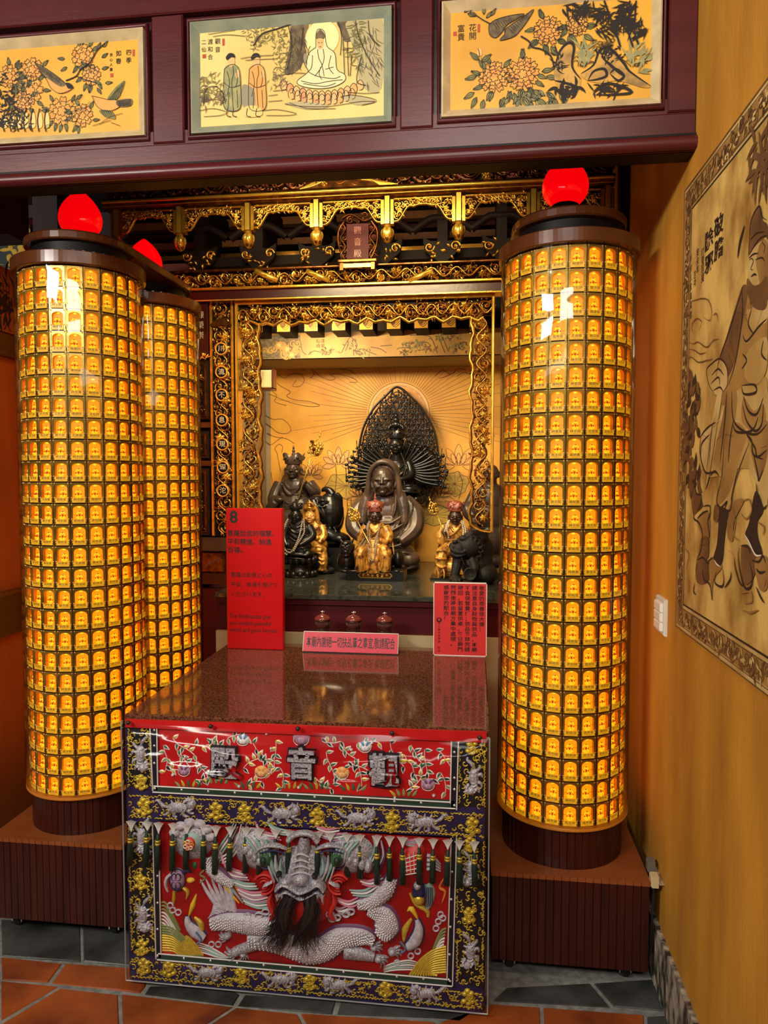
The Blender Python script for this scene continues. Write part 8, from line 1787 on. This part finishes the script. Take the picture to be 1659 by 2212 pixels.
for l in ([(971, 1124, 14), (966, 1142, 22), (970, 1160, 28)], [(968, 1126, 12), (962, 1146, 22), (966, 1166, 28)], [(997, 1124, 14), (1001, 1142, 20), (1001, 1158, 24)], [(1001, 1126, 12), (1006, 1144, 18), (1006, 1160, 22)]): c.beads(l, 2.0, 'bead_pale')
c.part('bead_strings', root)
c.mb.box(c.P(932, 1240).x, c.P(1040, 1240).x, c.y - .105, c.y + .06, SH, c.P(980, 1243, 0).z, 'wood_black'); c.part('plinth', root)
ring_staff(3.52, 'gold ringed staff slanting from the hand of the small crowned figure by the black lion', (968, 1168), (944, 1104), 942, 1108, 38, 34, .72, False)

# --- H: black lion with a coin, front right
c = Carver(3.28); by = base_y(c); m_ = 'wood_stone'; root = statue(c, 'lion_statue', 'crouching black lion statue with a coin under its paw behind the coral notice', 1020, 'animal statue')
c.e(1030, 1214, -4, 34, 40, 44, m_); c.e(1038, 1190, -10, 28, 36, 34, m_); c.e(1048, 1238, 4, 26, 36, 24, m_); c.e(1012, 1178, 22, 30, 28, 26, m_); c.e(992, 1182, 34, 18, 18, 18, m_); c.e(983, 1176, 38, 12, 12, 9, m_); c.e(988, 1194, 36, 14, 14, 8, m_)
c.t([(1014, 1160, 30), (1022, 1152, 24), (1050, 1160, 8)], [9, 10, 10], m_); c.e(1038, 1160, 16, 14, 12, 10, m_); c.e(1002, 1160, 38, 9, 8, 6, m_); c.e(984, 1166, 46, 6, 5, 4.5, m_)
c.t([(974, 1178, 46), (984, 1186, 52), (1000, 1188, 50), (1008, 1182, 46)], [3, 2.6, 2.6, 3], m_); c.t([(976, 1190, 46), (990, 1196, 50), (1006, 1192, 46)], [2.6, 3.2, 2.6], m_)
for k in range(8): a_ = -1.2 + k * .42; c.e(1014 + 27 * math.cos(a_), 1182 - 27 * math.sin(a_), 30 - k, 7, 7, 7, m_); c.t([(1014 + 22 * math.cos(a_), 1182 - 22 * math.sin(a_), 42), (1014 + 30 * math.cos(a_ + .2), 1182 - 30 * math.sin(a_ + .2), 38), (1014 + 26 * math.cos(a_ + .4), 1182 - 26 * math.sin(a_ + .4), 40)], 2.0, m_, 6, 4)
c.t([(990, 1204, 30), (986, 1226, 36), (982, 1240, 38)], [12, 10, 9], m_); c.e(986, 1246, 44, 15, 15, 8, m_); c.t([(1018, 1206, 30), (1024, 1224, 40), (1008, 1238, 46)], [12, 11, 9], m_)
for k in range(5): c.t([(1000 + k * 7, 1204, 40 - k), (1004 + k * 8, 1216, 42 - k)], 1.8, m_, 6, 1)
for k in range(3): c.t([(980 + k * 7, 1242, 56), (981 + k * 7, 1250, 59)], 2.4, m_, 6, 1)
c.part('body', root, .0026)
cc = c.P(1016, 1232, 58); AX = (Vector((1, 0, 0)), Vector((0, 0, 1)), Vector((0, -1, 0))); K = c.k
c.mb.lathe([(0, -.004), (13 * K, -.004), (14 * K, 0), (13 * K, .004), (11 * K, .004), (10.5 * K, .002), (0, .002)], cc, m_, 28, ax=AX)
for a_ in ((-5, -5, 5, -4), (-5, 4, 5, 5), (-5, -4.5, -4, 5), (4, -5, 5, 5)): c.mb.box(cc.x + a_[0] * K, cc.x + a_[2] * K, cc.y - .004, cc.y, cc.z + a_[1] * K, cc.z + a_[3] * K, m_)
c.part('coin', root)
q = MB(); q.box(c.P(974, 1200).x, c.P(1068, 1200).x, c.y - .15, c.y + .08, SH, SH + .008, 'wood_stone'); at(q.build('plinth'), root)
# --- I: purple robed figure at the far right, behind the carved frame
c = Carver(3.80); by = base_y(c); m_ = 'robe_purple'; root = statue(c, 'robed_statue', 'purple-brown robed statue seen through the right side of the carved frame', 1048)
c.face(1062, 1022, 8, 30, 32, 'wood_dark'); c.t([(1062, 1034, 4), (1060, 1054, 0)], [11, 14], m_, sm=1); c.e(1058, 1080, -2, 36, 24, 38, m_); c.e(1054, 1120, 0, 42, 30, 38, m_); c.e(1054, 1165, 0, 48, 34, 44, m_); c.e(1054, by - 18, 0, 48, 34, 18, m_); c.t([(1030, 1060, 4), (1020, 1084, 12), (1014, 1104, 24), (1034, 1124, 30)], [13, 15, 16, 12], m_)
folds(c, [[(1040, 1052, 20), (1024, 1078, 26), (1010, 1100, 38)], [(1044, 1062, 22), (1026, 1090, 30), (1010, 1108, 40)], [(1012, 1112, 38), (1030, 1108, 40), (1050, 1100, 30)], [(1012, 1118, 38), (1028, 1126, 42), (1050, 1134, 32)], [(1020, 1124, 38), (1034, 1138, 42), (1054, 1150, 32)], [(1034, 1140, 36), (1040, 1160, 38), (1046, 1186, 34)], [(1024, 1050, 16), (1014, 1080, 24), (1004, 1104, 34)]], 2.8, m_)
c.part('body', root, .0034)
